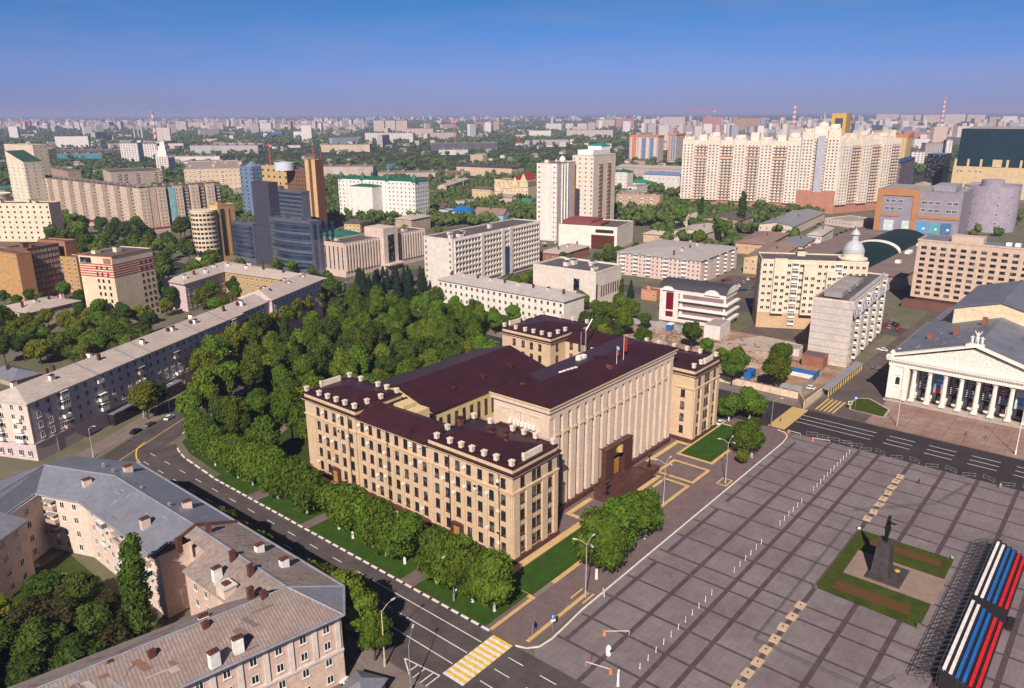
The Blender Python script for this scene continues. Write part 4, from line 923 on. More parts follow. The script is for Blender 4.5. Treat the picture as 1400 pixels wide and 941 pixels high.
# ------------------------------------------------------------------ long house on the slanting street
SB = thing('apartment_house', 'long pink five storey house with pale slate roof and white chimneys', 'apartment house', (72.6,257.6,0), rad(25.0))
SLATE = mat('pale_slate_roof', (.40,.33,.30), col2=(.48,.405,.375), scale=.15, rough=.9, detail=9); LAV = mat('greyish_pink_plaster', (.53,.41,.42), col2=(.61,.48,.49), scale=.25, rough=.9)
LN, DP = 184., 16.5
m = MB(); m.box(0,113,0,DP,.05,19.6); m.box(113,137,1.2,DP,.05,19.6); m.box(137,LN,-.5,DP+.5,.05,20.4); m.build('wall', [LAV], SB)
m = MB(); m.box(-.35,0,-.05,DP-.001,6.5,19.3); m.build('end_wall', [PINKL], SB)
m = MB(); m.hip(0,113.2,0,DP,19.7,23.0,0,ov=.8,ridge=5); m.gable(113.4,136.8,1.2,DP,19.65,22.6,'x',0,ov=.4); m.hip(137,LN,-.5,DP+.5,20.5,24.2,0,ov=.8,ridge=4)
for x in (28,46,54.5,83,101,152,160): 
    for s in (-1,1): m.slab([(x-.3,-.9 if s<0 else DP+.9,19.75),(x+.3,-.9 if s<0 else DP+.9,19.75),(x+.3,DP/2,23.12),(x-.3,DP/2,23.12)][::(1 if s<0 else -1)],.05,1)
RS = m.build('roof', [SLATE, RIDGE], SB)
m = MB(); m.box(-.6,113.4,-.35,.05,19.0,19.66,0); m.box(0,113,-.2,.05,5.6,6.0,0); m.box(136.5,LN+.4,-.8,-.45,19.9,20.45,0); m.box(-.6,-.352,-.3,DP,19.0,19.6,0); m.box(-.5,-.352,-.1,DP,6.1,6.5,0); m.build('cornice', [TRIMW], SB)
m = MB(); m.box(30,66,-2.6,-.06,.1,4.4,0); m.box(29.6,66.4,-3.2,-.06,4.402,4.8,1); m.build('shop_front', [GLASS_WARM, BLUER], SB)
rws = [2.6,7.9,11.3,14.7,17.9]
cs = [3.4+i*3.9 for i in range(28)]; bal = {2,3,7,8,12,13,17,18,22,23}
ps = facade((0,0),(113,0),[c for i,c in enumerate(cs)],rws[1:]) + facade((137,-.5),(LN,-.5),[2.5+i*3.8 for i in range(12)],rws[1:]) + facade((113,1.2),(137,1.2),[3,7,11,15,19],rws[1:]) + facade((-.35,DP),(-.35,0),[2.6,6,10.5,14],rws)
windows(SB, ps, wtpl(1.5,2.0,.13,1,True), [WHITE, GLASS, TRIMW], panes=True)
for c in (13.2,28.8,48.3,67.8,87.3,106):
    for z in (6.6,10.1,13.5,16.7):
        if random.random() < .8: link('balcony', random.choice((BALG,BALG,BALW,BALO)), SB, (c,-.02,z))
for c in (4.2,12.2):
    for z in (6.7,10.1,13.5): link('balcony', random.choice((BALG,BALW)), SB, (-.36,c,z), -math.pi/2)
for x,y in ((7,12),(15,5),(24,13.5),(36,5.5),(40,13.5),(57,5),(60,13),(75,5.5),(88,4.8),(96,13),(108,5.2),(121,5),(128,12.5),(145,5),(152,12.5),(163,5.5),(170,12),(178,6)):
    z = 23-abs(y-DP/2)*.4-.2; link('chimney', CHW if random.random()<.75 else CHR, RS, (x,y,z+.2), random.choice((0,1.57))); 
    if random.random() < .6: link('roof_vent', CHR, RS, (x-2,y+.8,z-.4))
m = MB()
for x in (8,31,52,71,92,112): m.tube((x,-.12,.1),(x,-.12,19),.1,5)
m.each('downpipe', [GREYFR], SB)
CB = thing('apartment_house', 'ochre angled courtyard house with a pale roof behind the long pink house', 'apartment house', (199,402,0))
OCH = paint((.44,.29,.13), scale=.3)
w1 = [(0,0),(32,15),(50,45),(-3,20)]; w2 = [(32.2,15),(43.5,-50),(58,-48),(50.2,45)]
m = MB(); m.prism(w1,.05,16,0); m.build('wall', [LAV], CB); m = MB(); m.prism(w2,.05,16,0); m.build('wall', [OCH], CB)
m = MB(); Z0, Z1 = 16.0, 18.6; ra, rb, rc, rd_ = (6,12.5,Z1), (41,30,Z1), (46,-10,Z1), (50.5,-44,Z1)
def q3(a): return (a[0],a[1],Z0)
m.slab([(-1.2,-1,Z0),(31.8,14.2,Z0),rb,ra],.25); m.slab([(51,46,Z0),(-4,21,Z0),ra,rb],.25); m.slab([(-4,21,Z0),(-1.2,-1,Z0),ra],.25)
m.slab([(31.8,14.2,Z0),(42.8,-51,Z0),rd_,rb],.25); m.slab([(58.8,-49,Z0),(51,46,Z0),rb,rd_],.25); m.slab([(42.8,-51,Z0),(58.8,-49,Z0),rd_],.25)
RC = m.build('roof', [SLATE], CB)
windows(CB, facade((0,0),(32,15),[2.5+i*3.9 for i in range(9)],[3,6.6,10.2,13.8])+facade((32.2,15),(43.5,-50),[3+i*4 for i in range(16)],[3,6.6,10.2,13.8]), wtpl(1.4,1.9,.12,1,True), [WHITE,GLASS,TRIMW])
for x,y in ((4,7),(12,12),(20,14),(30,22),(38,20),(41,5),(44,-8),(46,-25),(49,-38),(47,12),(52,5),(30,30)): link('chimney', CHW if (x+y)%3 else CHR, RC, (x,y,17.6))
# ------------------------------------------------------------------ the city blocks in the middle distance
FLATR = mat('flat_roof_felt', (.085,.070,.075), col2=(.14,.118,.12), scale=.08, rough=.95, detail=9); FLATL = mat('flat_roof_pale', (.27,.225,.21), col2=(.36,.30,.28), scale=.08, rough=.95, detail=9)
FOOT = []   # footprints, so that trees and small houses keep clear of the blocks
def reach(g, h, e, px):
    lo, hi = 0., 600.
    s0 = Q(g[0],g[1],h)[0]; sg = 1 if px > s0 else -1
    for _ in range(50):
        m = (lo+hi)/2
        if h >= CAMZ-3: pass
        if (Q(g[0]+e[0]*m, g[1]+e[1]*m, h)[0]-px)*sg < 0: lo = m
        else: hi = m
    return lo
def fit(C, Lx, Rx, rot=3., dmax=60, wmax=200):
    bx = C[0]
    for _ in range(4): g = P(bx, C[2]); h = hgt(g[0], g[1], C[1]); bx += C[0]-Q(g[0],g[1],h)[0]
    a = rad(rot)
    e1, e2 = (math.cos(a), math.sin(a)), (-math.sin(a), math.cos(a))
    w = Rx if isinstance(Rx, tuple) else min(wmax, reach(g,h,e1,Rx)); d = Lx if isinstance(Lx, tuple) else min(200, reach(g,h,e2,Lx))
    w = w[0] if isinstance(w, tuple) else w; d = d[0] if isinstance(d, tuple) else d
    w, d = max(w, 8), max(d, 8)
    FOOT.append((g[0]+e1[0]*w/2+e2[0]*d/2, g[1]+e1[1]*w/2+e2[1]*d/2, math.hypot(w,d)/2, (g[0],g[1],a,w,d)))
    return g, h, w, d, a
def inside_foot(x, y, pad=3.):
    for cx, cy, r, (gx,gy,a,w,d) in FOOT:
        if abs(x-cx) < r+pad and abs(y-cy) < r+pad:
            u = (x-gx)*math.cos(a)+(y-gy)*math.sin(a); v = -(x-gx)*math.sin(a)+(y-gy)*math.cos(a)
            if -pad < u < w+pad and -pad < v < d+pad: return True
    return False
def block(label, C, L, R, rot=3., wall=(.5,.4,.33), wall2=None, roof=None, kind='flat', floors=5, fc=None, lc=None, wn=(1.5,1.6), frame=None, bal=None, balL=None, balme=None, name='apartment_block', cat='apartment block', group=None, ph=.8, z0=1.5, rh=3., base=None, units=3, wcap=100, pil=None, dmax=60, mull=1):
    g, h, w, d, a = fit(C, L, R, rot)
    T_ = thing(name, label, cat, (g[0],g[1],0), a, group)
    wm = wall if not isinstance(wall, tuple) else paint(wall, scale=.15, var=.10)
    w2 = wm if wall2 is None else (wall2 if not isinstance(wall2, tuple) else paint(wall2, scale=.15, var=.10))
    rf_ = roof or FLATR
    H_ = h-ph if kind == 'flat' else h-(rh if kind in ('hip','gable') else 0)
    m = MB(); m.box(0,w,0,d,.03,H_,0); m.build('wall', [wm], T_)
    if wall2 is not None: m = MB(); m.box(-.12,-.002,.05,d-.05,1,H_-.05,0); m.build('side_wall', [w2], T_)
    if base: m = MB(); m.box(-.2,w+.2,-.2,d+.2,.02,base[0],0); m.build('base', [base[1]], T_)
    if kind == 'flat':
        m = MB(); m.box(-.1,w+.1,-.1,.35,H_,h,0); m.box(-.1,w+.1,d-.35,d+.1,H_,h,0); m.box(-.1,.35,.352,d-.352,H_,h,0); m.box(w-.35,w+.1,.352,d-.352,H_,h,0); m.build('parapet', [wm], T_)
        m = MB(); m.box(.352,w-.352,.352,d-.352,H_+.002,H_+.2,0); m.build('roof', [rf_], T_)
        rr = random.Random(len(FOOT))
        for k in range(units):
            x, y, s = rr.uniform(2,w-4), rr.uniform(2,max(2.2,d-4)), rr.uniform(1.2,3.2)
            m = MB(); m.box(0,s*1.3,0,s,0,rr.uniform(1.2,2.8),0); m.box(-.1,s*1.3+.1,-.1,s+.1,2.82,3.0,1); m.build('roof_house', [wm, rf_], T_, loc=(x,y,H_+.2))
    elif kind == 'hip': m = MB(); m.hip(0,w,0,d,H_,h,0,ov=.8); RO_ = m.build('roof', [rf_], T_)
    elif kind == 'gable': m = MB(); m.gable(0,w,0,d,H_,h,'x' if w>d else 'y',0,wall=1,ov=.6); RO_ = m.build('roof', [rf_, wm], T_)
    if kind in ('hip','gable'):
        for k in range(max(1,units)):
            t = (k+.5)/max(1,units); 
            x, y = (w*t, d*.36) if w > d else (w*.36, d*t)
            link('chimney', CHP if (k % 2) else CHR, RO_, (x,y,H_+(h-H_)*.62))
    rows = [z0+(H_-z0-.3)*(k+.5)/floors for k in range(floors)]
    ps = []
    if fc: ps += facade((0,0),(w,0),spread(fc,w),rows,.02)
    if lc: ps += facade((0,d),(0,0),spread(lc,d),rows,.13 if wall2 is not None else .02)
    tp_ = wtpl(wn[0],wn[1],.12 if wn[0]<2 else .16,mull,False)
    windows(T_, ps, tp_, [frame or WHITE, GLASS, TRIMW], cap=wcap)
    bm = balme or BALG
    if bal and fc:
        cc = spread(fc,w)
        for i in bal:
            for z in rows[:]: link('balcony', bm, T_, (cc[i],-.03,z-1.0))
    if balL and lc:
        cc = spread(lc,d)
        for i in balL:
            for z in rows[:]: link('balcony', bm, T_, (-.15,d-(d-cc[i])if False else d-cc[i],z-1.0), -math.pi/2)
    if pil:
        m = MB(); n, face, c, ww, dd = pil
        if face in ('f','b'):
            for x in spread(n,w,.8): m.box(x-ww,x+ww,-dd,.0,1,H_)
        if face in ('l','b'):
            for y in spread(n if face=='l' else max(4,int(n*d/w)),d,.8): m.box(-dd,0,y-ww,y+ww,1,H_)
        m.each('pilaster', [c], T_)
    return T_, w, d, h, H_
IV = (.68,.58,.46); WHT = (.70,.64,.60); BEI = (.55,.42,.32); PNK = (.62,.46,.42); BRK = (.36,.17,.09); CRM = (.70,.56,.40)
# --- left side
t, w, d, h, H_ = block('cream house with wine red stripes round its upper floors, standing in trees on the left', (152,351,446), 106.4, 207.5, 20, (.72,.58,.42), (.71,.57,.41), floors=9, wn=(1.2,1.7), frame=DARKFR, units=2, ph=.6)
WINE = paint((.36,.05,.06)); m = MB()
for k in range(6): z = H_-4.2-k*1.25; m.box(-.2,w+.06,-.06,d+.06,z,z+.55)
m.box(-.3,w+.1,-.3,.1,h-.3,h+.06); m.box(-.3,.1,.102,d+.1,h-.3,h+.06); m.each('stripe_band', [WINE], t)
rows = [2.6+3.45*k for k in range(9)]
windows(t, facade((0,d),(0,0),[d*.52,d*.66],rows,.14)+facade((0,d),(0,0),[d*.83],rows,.14)+facade((0,0),(w,0),[w*.68,w*.8,w*.92],rows,.02), wtpl(1.3,1.8,.12,1,False), [DARKFR,GLASS,TRIMW])
m = MB(); m.box(-.3,-.13,d*.62,d*.95,h-4.0,h-1.2); m.build('roof_glazing', [GLASS], t); m = MB(); m.box(-.3,-.13,.7,d*.25,h-3.9,h-1.2); m.build('wall_panel', [BRK and paint((.36,.15,.08))], t)
OB = paint((.36,.165,.085), scale=.3); OB2 = paint((.20,.085,.05), scale=.3); OB3 = paint((.48,.265,.10), scale=.3)
block('orange brick apartment block left of the striped cream house', (104,352,402), 72, 110, 20, OB3, OB3, floors=8, lc=4, wn=(1.6,1.7), units=1)
block('terracotta brick stair block rising behind the orange brick block', (88,330,398), 51, 92, 20, OB, units=0, floors=8)
block('dark brown brick block with yellow bay windows at the left edge', (36,340,410), 8, 80, 20, OB2, floors=8, fc=8, wn=(1.5,1.6), units=2)
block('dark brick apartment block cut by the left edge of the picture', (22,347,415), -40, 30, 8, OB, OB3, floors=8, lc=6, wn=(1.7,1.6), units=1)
block('low cream house with a pale hipped roof among trees on the left', (36,420,450), -6, 108, 14, (.58,.45,.33), roof=SLATE, kind='hip', floors=2, fc=9, lc=4, units=4, rh=3, name='town_house', cat='house')
block('low house with a grey roof behind the long pink house', (16,512,530), -20, 52, 10, (.40,.32,.27), roof=BLUER, kind='hip', floors=1, units=1, rh=2.6, name='town_house', cat='house')
block('cream seven storey house at the left edge, half of it in shade', (66,278,331), -12, 82, 35, (.70,.56,.43), (.72,.58,.45), floors=7, lc=9, wn=(1.6,1.7), frame=DARKFR, units=3)
t,w,d,h,H_ = block('tall cream stepped tower house with a slanting dark green top', (32,222,300), 9, 58, 10, (.66,.57,.45), (.70,.61,.49), floors=16, lc=4, fc=3, wn=(1.6,1.5), units=1, wcap=70)
m = MB(); V = [(0,0,h+.02),(w,0,h+.02),(w,d,h+.02),(0,d,h+.02),(0,d,h+11),(w,d,h+11)]; m.v += V
for q_, mi_ in (((0,4,3),0),((1,2,5),0),((2,3,4,5),0),((0,1,5,4),1)): m.f.append(q_); m.m.append(mi_)
m.build('slanted_top', [paint((.68,.58,.46)), paint((.03,.075,.05))], t)
t,w,d,h,H_ = block('tall pale slab just behind the stepped tower house', (44,198,290), 5, 64, 10, (.60,.50,.40), floors=17, units=1, fc=3, wcap=40)
m = MB(); 
# rounded cream block at the left edge
gx, gy = P(8,318); RB = thing('apartment_block','rounded cream apartment block at the left edge below the stepped tower','apartment block',(gx,gy+14,0)); FOOT.append((gx,gy+14,16,(gx-14,gy,0,28,28)))
m = MB(); m.lathe(0,0,[(14,0),(14,34),(14.3,34),(14.3,35.2),(13.6,35.2),(13.6,34.3)],28); m.build('wall', [paint((.66,.56,.42))], RB)
windows(RB, [(14.02*math.cos(b),14.02*math.sin(b),z,b+math.pi/2) for b in [rad(180+12*k) for k in range(-3,9)] for z in [3+3.4*k for k in range(9)]], wtpl(1.3,1.5,.1,1,False), [DARKFR,GLASS,TRIMW], cap=100)
# folded nine storey block with balconies (two arms)
FB1 = paint((.58,.45,.355), scale=.2); FB_SHADE = paint((.17,.13,.11), scale=.2); BALT = balcony_mesh(4.2,1.4,True,paint((.50,.43,.39)))  # recessed steps get a darkened wall colour, their shade painted in
def folded(label, a, b, h, n, face):
    """a long block folded into steps: one thing with a wall part per step"""
    d = Vector((b[0]-a[0], b[1]-a[1])); L_ = d.length; rz = math.atan2(d.y, d.x)
    Tf = thing('apartment_block', label, 'apartment block', (a[0],a[1],0), rz)
    FOOT.append(((a[0]+b[0])/2,(a[1]+b[1])/2,L_/2,(a[0],a[1],rz,L_,16)))
    s = L_/n; me = None; ps = []
    for k in range(n):
        off = (k % 2)*3.4
        m = MB(); m.box(k*s,(k+1)*s-.01,off,15,.05,h+(k%2)*.25,0); m.box(k*s+.3,(k+1)*s-.3,off+.3,14.7,h+.002+(k%2)*.25,h+.4+(k%2)*.25,1); m.build('wall_section', [FB1 if k%2==0 else FB_SHADE, FLATR], Tf)
        rows = [4+3.05*i for i in range(int((h-3)/3.05))]
        if k % 2: 
            for z in rows: link('balcony', BALT, Tf, (k*s+s/2, off-.02, z-1.1))
        else: ps += [(k*s+s*f, -.02, z, 0) for f in (.28,.72) for z in rows]
        m = MB(); m.box(k*s+1,k*s+3.4,6,10,h+.4,h+2.2); m.build('roof_house', [FLATL], Tf)
    windows(Tf, ps, wtpl(1.5,1.5,.12,1,False), [WHITE,GLASS,TRIMW], cap=100)
    m = MB(); m.box(0,L_,-6,-.3,.05,4.4,0); m.box(-.3,L_+.3,-6.4,-.31,4.402,5,1); m.build('shop_row', [paint((.50,.36,.30)), paint((.22,.03,.05))], Tf)
    return Tf, L_
cor = P(199,320); hF = hgt(cor[0],cor[1],258)
eL = (cor[0]-8, cor[1]+reach(cor,hF,(-.035,1),30)); eR = (cor[0]+reach(cor,hF,(1,-.06),303), cor[1]-.06*reach(cor,hF,(1,-.06),303))
folded('very long nine storey block folded in zigzag steps, lit side facing left', eL, cor, hF, 21, 1)
tf, L_ = folded('shaded right arm of the zigzag block with a turquoise mural strip', (cor[0]+.2,cor[1]+.2), eR, hF, 10, 0)
m = MB(); m.box(L_*.33,L_*.33+5.5,-.35,-.05,6,hF-.5); m.build('mural', [mat('turquoise_mural', (.10,.38,.45), col2=(.40,.55,.55), scale=.2)], tf)
t,w,d,h,H_ = block('tan office tower with a rounded cream corner beside the zigzag block', (297,281,357), 293, 320, 12, (.56,.37,.17), floors=10, units=1)
m = MB(); m.lathe(-7.5,7,[(9,0),(9,H_-3),(9.3,H_-3),(9.3,H_-2),(0.1,H_-2)],24); m.build('round_corner', [paint((.66,.55,.40))], t)
windows(t, [(-7.5+9.02*math.cos(b),7+9.02*math.sin(b),z,b+math.pi/2) for b in [rad(165+17*k) for k in range(8)] for z in [9+3.3*k for k in range(9)]], wtpl(1.9,1.6,.1,1,False), [DARKFR,GLASS,TRIMW], cap=100)
m = MB(); m.box(2,5,-.4,-.02,4,H_-2,0); m.box(8.5,10,-.4,-.02,4,H_-2,1); m.each('window_strip', [GLASS_WARM, OB3], t); m = MB(); m.lathe(-7.5,7,[(9.06,5),(9.06,9)],24); m.build('dark_base', [GLASS], t)
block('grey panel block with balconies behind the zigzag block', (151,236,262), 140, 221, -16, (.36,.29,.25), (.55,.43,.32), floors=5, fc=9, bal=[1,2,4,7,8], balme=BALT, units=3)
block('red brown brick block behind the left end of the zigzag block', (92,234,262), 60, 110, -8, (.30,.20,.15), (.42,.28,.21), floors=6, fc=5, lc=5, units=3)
block('peach coloured long block with arched top floor left of the blue grey tower', (251,232,264), 248, 328, -30, (.62,.47,.34), floors=5, fc=13, wn=(2,1.7), roof=FLATL, bal=[3,8], units=5)
# business centre with dark glass
GD = mat('dark_curtain_glass', (.026,.046,.095), var=.5, scale=.1, rough=.12, spec=.7); stripes(GD, (0,0,1), 3.4, .22, (.085,.09,.11), .8); stripes(GD, (1,.8,0), 2.6, .06, (.06,.06,.07), .7)
CONC = paint((.060,.058,.085), rough=.6); SILV = paint((.16,.18,.25), rough=.4, metal=.4); BLUG = paint((.15,.21,.33), rough=.35)
BC = [block('dark grey concrete tower slab of the glass business centre', (366,250,364), 343, 371, 2, CONC, floors=12, units=0, name='office_tower', cat='office tower')]
t,w,d,h,H_ = block('office wing with dark curved glass front and silver bands below the dark slab', (424,303,379), 368, 439, 4, SILV, floors=6, units=3, name='office_building', cat='office building')
m = MB(); N = 14
for k in range(N):
    a0, a1 = k/N, (k+1)/N; f = lambda u: -3.2*math.sin(math.pi*u)
    m.prism([(f(a0),.5+a0*(d-1)),(f(a1),.5+a1*(d-1)),(0.2,.5+a1*(d-1)),(.2,.5+a0*(d-1))],6,H_-1,0)
    for z in (9,15.5,22,28): m.prism([(f(a0)-.5,.5+a0*(d-1)),(f(a1)-.5,.5+a1*(d-1)),(f(a1)-.002,.5+a1*(d-1)),(f(a0)-.002,.5+a0*(d-1))],z,z+1.5,1)
m.build('curved_glass_front', [GD, SILV], t)
m = MB()
for k in range(4): m.box(2+k*5,4.6+k*5,-.2,-.01,4,H_-1)
m.each('window_strip', [GD], t)
t,w,d,h,H_ = block('grey banded office block above and behind the curved glass wing', (412,262,330), 360, 417, 2, paint((.10,.105,.145)), floors=8, units=2, name='office_building', cat='office building')
m = MB()
for k in range(9): m.box(-.25,-.01,.5,d-.5,H_-3-k*3.6,H_-1.3-k*3.6)
m.each('window_band', [GD], t); m = MB(); m.box(-.3,w,-.3,d,H_-.9,H_+.3); m.build('roof_band', [SILV], t)
t,w,d,h,H_ = block('glass fronted side wing left of the dark tower slab', (345,306,363), 316, 351, 2, SILV, floors=7, units=1, name='office_building', cat='office building')
m = MB(); m.box(-.4,-.01,1,d-1,5,H_-1); m.build('glass_front', [GD], t)
t,w,d,h,H_ = block('blue grey faceted tower behind the dark tower slab', (344,228,305), 327, 363, 8, BLUG, floors=13, fc=4, lc=3, wn=(2,1.6), frame=SILV, units=1, name='office_tower', cat='office tower')
m = MB(); m.hip(0,w*.6,0,d*.6,h,h+5,0,ov=0); m.build('roof_cap', [BLUG], t)
block('ochre office block with dark glazed strips between the blue and brown towers', (391,228,310), 357, 397, 4, paint((.50,.35,.17)), floors=9, lc=5, wn=(2.4,2), frame=DARKFR, units=2, name='office_building', cat='office building')
t,w,d,h,H_ = block('brown brick office slab beside the ochre stair tower', (418,232,316), 391, 423, 4, paint((.19,.09,.05)), floors=14, lc=7, wn=(1.2,1.5), frame=DARKFR, units=1, name='office_tower', cat='office tower')
m = MB(); m.lathe(-6,d*.8,[(9,h-1),(9,h+6),(6,h+6.2),(.1,h+7)],20); m.build('round_roof_pavilion', [paint((.55,.60,.68), rough=.4)], t)
t,w,d,h,H_ = block('tall ochre and brown stair tower, highest of the office group', (430,219,318), 416, 441, 4, paint((.60,.40,.20)), floors=12, units=0, name='office_tower', cat='office tower')
m = MB(); m.box(-.3,-.01,d*.35,d*.6,2,h+.3,0); m.box(-.01,w,-.3,-.01,3,h+.2,0); m.each('brown_strip', [paint((.15,.06,.035))], t)
m = MB()
for x,y in ((1,1),(w-1,1),(1,d-1)): m.tube((x,y,h),(x,y,h+9),.15,5)
m.tube((w/2,d/2,h),(w/2,d/2,h+13),.3,6); m.build('aerial', [paint((.45,.10,.07))], t)
# white house with green roofs
t,w,d,h,H_ = block('white apartment block with green turreted roofs and a lower bay in front', (567,248,303), 462, 586, 12, (.74,.71,.68), (.75,.72,.69), floors=9, lc=20, fc=6, wn=(1.5,1.5), frame=GREYFR, units=0)
GRN = paint((.02,.13,.085), rough=.5)
m = MB(); m.hip(-.3,w+.3,-.3,d+.3,h,h+2.4,0,ov=.3); 
for y in (2,d*.35,d*.68,d-3): m.lathe(2,y,[(3.4,h-1),(3.2,h+2.4),(.1,h+7)],8)
m.build('green_roof', [GRN], t)
m = MB(); m.box(-16,-.15,d*.42,d*.70,.05,h*.86,0); m.build('front_bay', [paint((.74,.71,.68))], t); m = MB(); m.hip(-16,0,d*.42,d*.70,h*.86,h*.86+2,0,ov=.4); m.build('green_roof', [GRN], t)
m = MB()
for k in range(12): m.box(-.8,-.2,d*(k+.5)/12-.3,d*(k+.5)/12+.3,4,h-1)
m.each('pilaster', [WHITE], t)
# court building with tall pilasters
t,w,d,h,H_ = block('long beige court building with tall narrow pilasters and a raised middle block', (470,333,380), 441, 581, 5, (.56,.44,.38), floors=1, units=4, roof=FLATR, name='court_building', cat='public building')
PB = paint((.60,.48,.42)); m = MB()
for x in spread(30,w,1.2):
    if w*.40 < x < w*.60: continue
    m.box(x-.55,x+.55,-.9,-.01,4,H_)
m.each('pilaster', [PB], t); m = MB()
for x in spread(29,w-3.2,1.2):
    x += 1.6
    if w*.40 < x < w*.60: continue
    m.box(x-.5,x+.5,-.06,-.011,4.2,H_-1.5)
for y in spread(5,d,2): m.box(-.06,-.011,y-.5,y+.5,5,H_-2)
m.each('window_strip', [GLASS], t)
m = MB(); m.box(w*.41,w*.585,-4,d*.7,.05,h+6,0); m.box(w*.46,w*.54,-4.05,-4.001,4,h+1,1); m.build('middle_block', [PB, GLASS], t)
m = MB(); m.box(w*.4,w*.6,-9,-4.1,3.6,4.6); m.build('entrance_canopy', [PB], t)
block('green metal hall roof beside the court building', (478,318,334), 436, 500, 8, (.10,.22,.18), roof=GRN, kind='hip', floors=1, units=0, rh=4, name='hall', cat='hall')
block('brown three storey house with a hipped roof behind the court building', (492,301,325), 470, 503, 25, (.46,.31,.16), (.55,.38,.20), roof=FLATR, kind='hip', floors=3, fc=4, lc=4, units=1, rh=3, name='town_house', cat='house')
block('low grey roofed house behind the middle of the court building', (562,296,318), 540, 588, 10, (.45,.36,.27), roof=SLATE, kind='hip', floors=2, fc=5, lc=3, units=1, name='town_house', cat='house')
# white office slab
SLW = paint((.68,.61,.56), scale=.3)
t,w,d,h,H_ = block('long white eight storey office slab with deep gridded facade', (618,327,398), 579, 738, 5, SLW, floors=8, lc=2, wn=(1.5,1.8), units=6, roof=FLATR, name='office_block', cat='office block')
m = MB(); xs_ = [2+i*(w-4)/29 for i in range(30)]
for i, x in enumerate(xs_): m.box(x-.22,x+.22,-1.0,-.01,3.6,H_)
for k in range(9): z = 3.4+k*(H_-4)/8; m.box(1.5,w-1.5,-1.1,-.01,z-.5,z+.45)
for x in (w*.30,w*.53,w*.62): m.box(x-1.6,x+1.6,-1.3,-.01,1,H_+.5)
m.build('facade_grid', [SLW], t)
ps = [((xs_[i]+xs_[i+1])/2,-.03,3.4+(k+.55)*(H_-4)/8,0) for i in range(29) for k in range(8)]
windows(t, ps, wtpl(2.4,1.9,.12,1,False), [GREYFR,GLASS,TRIMW], cap=100)
m = MB(); m.box(w*.545,w*.605,-1.25,-.02,2,H_*.62); m.build('glass_stair', [mat('blue_glass', (.03,.07,.16), rough=.1, spec=.7)], t)
block('low white annexe with red lettering at the foot of the office slab', (580,430,446), 561, 592, 5, (.62,.54,.50), floors=2, lc=4, fc=2, units=0, name='annexe', cat='building')
GREYR = mat('light_grey_roof', (.36,.325,.32), col2=(.44,.40,.39), scale=.15, rough=.85, detail=8)
t,w,d,h,H_ = block('long white three storey house with a light grey hipped roof behind the maroon roofs', (771,403,447), 599, 799, 1, (.72,.66,.60), (.74,.68,.62), roof=GREYR, kind='hip', floors=3, lc=22, wn=(1.4,1.8), frame=GREYFR, units=9, rh=3.6, z0=1.2, name='town_house', cat='house')
t,w,d,h,H_ = block('flat roofed white hall with a grey roof beyond the long white house', (815,372,423), 729, 850, 3, (.68,.60,.53), (.66,.58,.52), roof=mat('grey_roof', (.10,.10,.115), var=.2, scale=.2), floors=1, units=7, name='hall', cat='hall', ph=1.2)
m = MB()
for x in spread(8,w*.85,3): m.box(w*.12+x-.6,w*.12+x+.6,-.05,-.01,6,H_*.62); 
m.box(.5,2,-.06,-.011,1,H_*.7); m.box(-.2,-.01,d*.25,d*.34,H_*.45,H_*.8); m.each('window_strip', [GLASS], t)
block('brick annexe with a slate roof beside the white office slab', (768,343,362), 737, 806, 6, (.30,.12,.08), roof=SLATE, kind='hip', floors=1, lc=4, units=3, rh=2.5, name='annexe', cat='building')
# twin towers in the centre
t,w,d,h,H_ = block('tall white tower with dark brown window columns left of its balconied twin', (762,224,330), 734, 787, 14, (.70,.61,.57), (.71,.62,.58), floors=15, lc=2, wn=(3.2,1.6), units=2, name='apartment_tower', cat='apartment tower', mull=2)
m = MB()
for x in (w*.25,w*.4,w*.55): m.box(x-.5,x+.5,-.8,-.01,1,H_)
for y in (1.2,d*.46,d-1): m.box(-.8,-.13,y-.5,y+.5,1,H_)
m.each('pilaster', [WHITE], t)
windows(t, [(w*.85,-.02,3+3.55*k,0) for k in range(15)], wtpl(3.2,1.6,.15,2,False), [WHITE,GLASS_WARM,TRIMW])
m = MB(); m.box(w*.93,w+.5,-.5,3,3,H_-2); m.build('brick_strip', [paint((.42,.16,.08))], t)
m = MB(); m.lathe(w*.6,d*.3,[(2.4,h),(2.8,h+2),(1.6,h+4.2),(.1,h+5)],14); m.build('roof_dome', [WHITE], t)
t,w,d,h,H_ = block('tall cream tower with brown balcony columns right of its white twin', (812,213,315), 783, 842, 6, (.67,.57,.48), (.70,.61,.53), floors=16, lc=4, wn=(1.8,1.5), units=3, name='apartment_tower', cat='apartment tower')
BALB = balcony_mesh(5.0,1.4,True,paint((.40,.22,.16))); rr_ = [4+3.6*k for k in range(16)]
for x in (w*.3,w*.68):
    for z in rr_: link('balcony', BALB, t, (x,-.03,z-1.2))
windows(t, [(x,-.02,z,0) for x in (w*.1,w*.5,w*.9) for z in rr_], wtpl(1.6,1.5,.12,1,False), [WHITE,GLASS,TRIMW])
m = MB(); m.box(4,w-6,3,d-3,h,h+4.5); m.box(w*.5,w*.9,4,d-4,h+4.5,h+8); m.build('roof_penthouse', [WHITE], t); m = MB(); m.hip(w*.5,w*.9,4,d-4,h+8,h+10,0,ov=.5); m.build('teal_roof', [paint((.03,.22,.20))], t)
t,w,d,h,H_ = block('white angular concert hall with a sunken bronze glass window', (844,311,342), 764, 866, 14, (.76,.68,.62), (.77,.69,.63), floors=1, units=0, name='concert_hall', cat='hall', roof=FLATR)
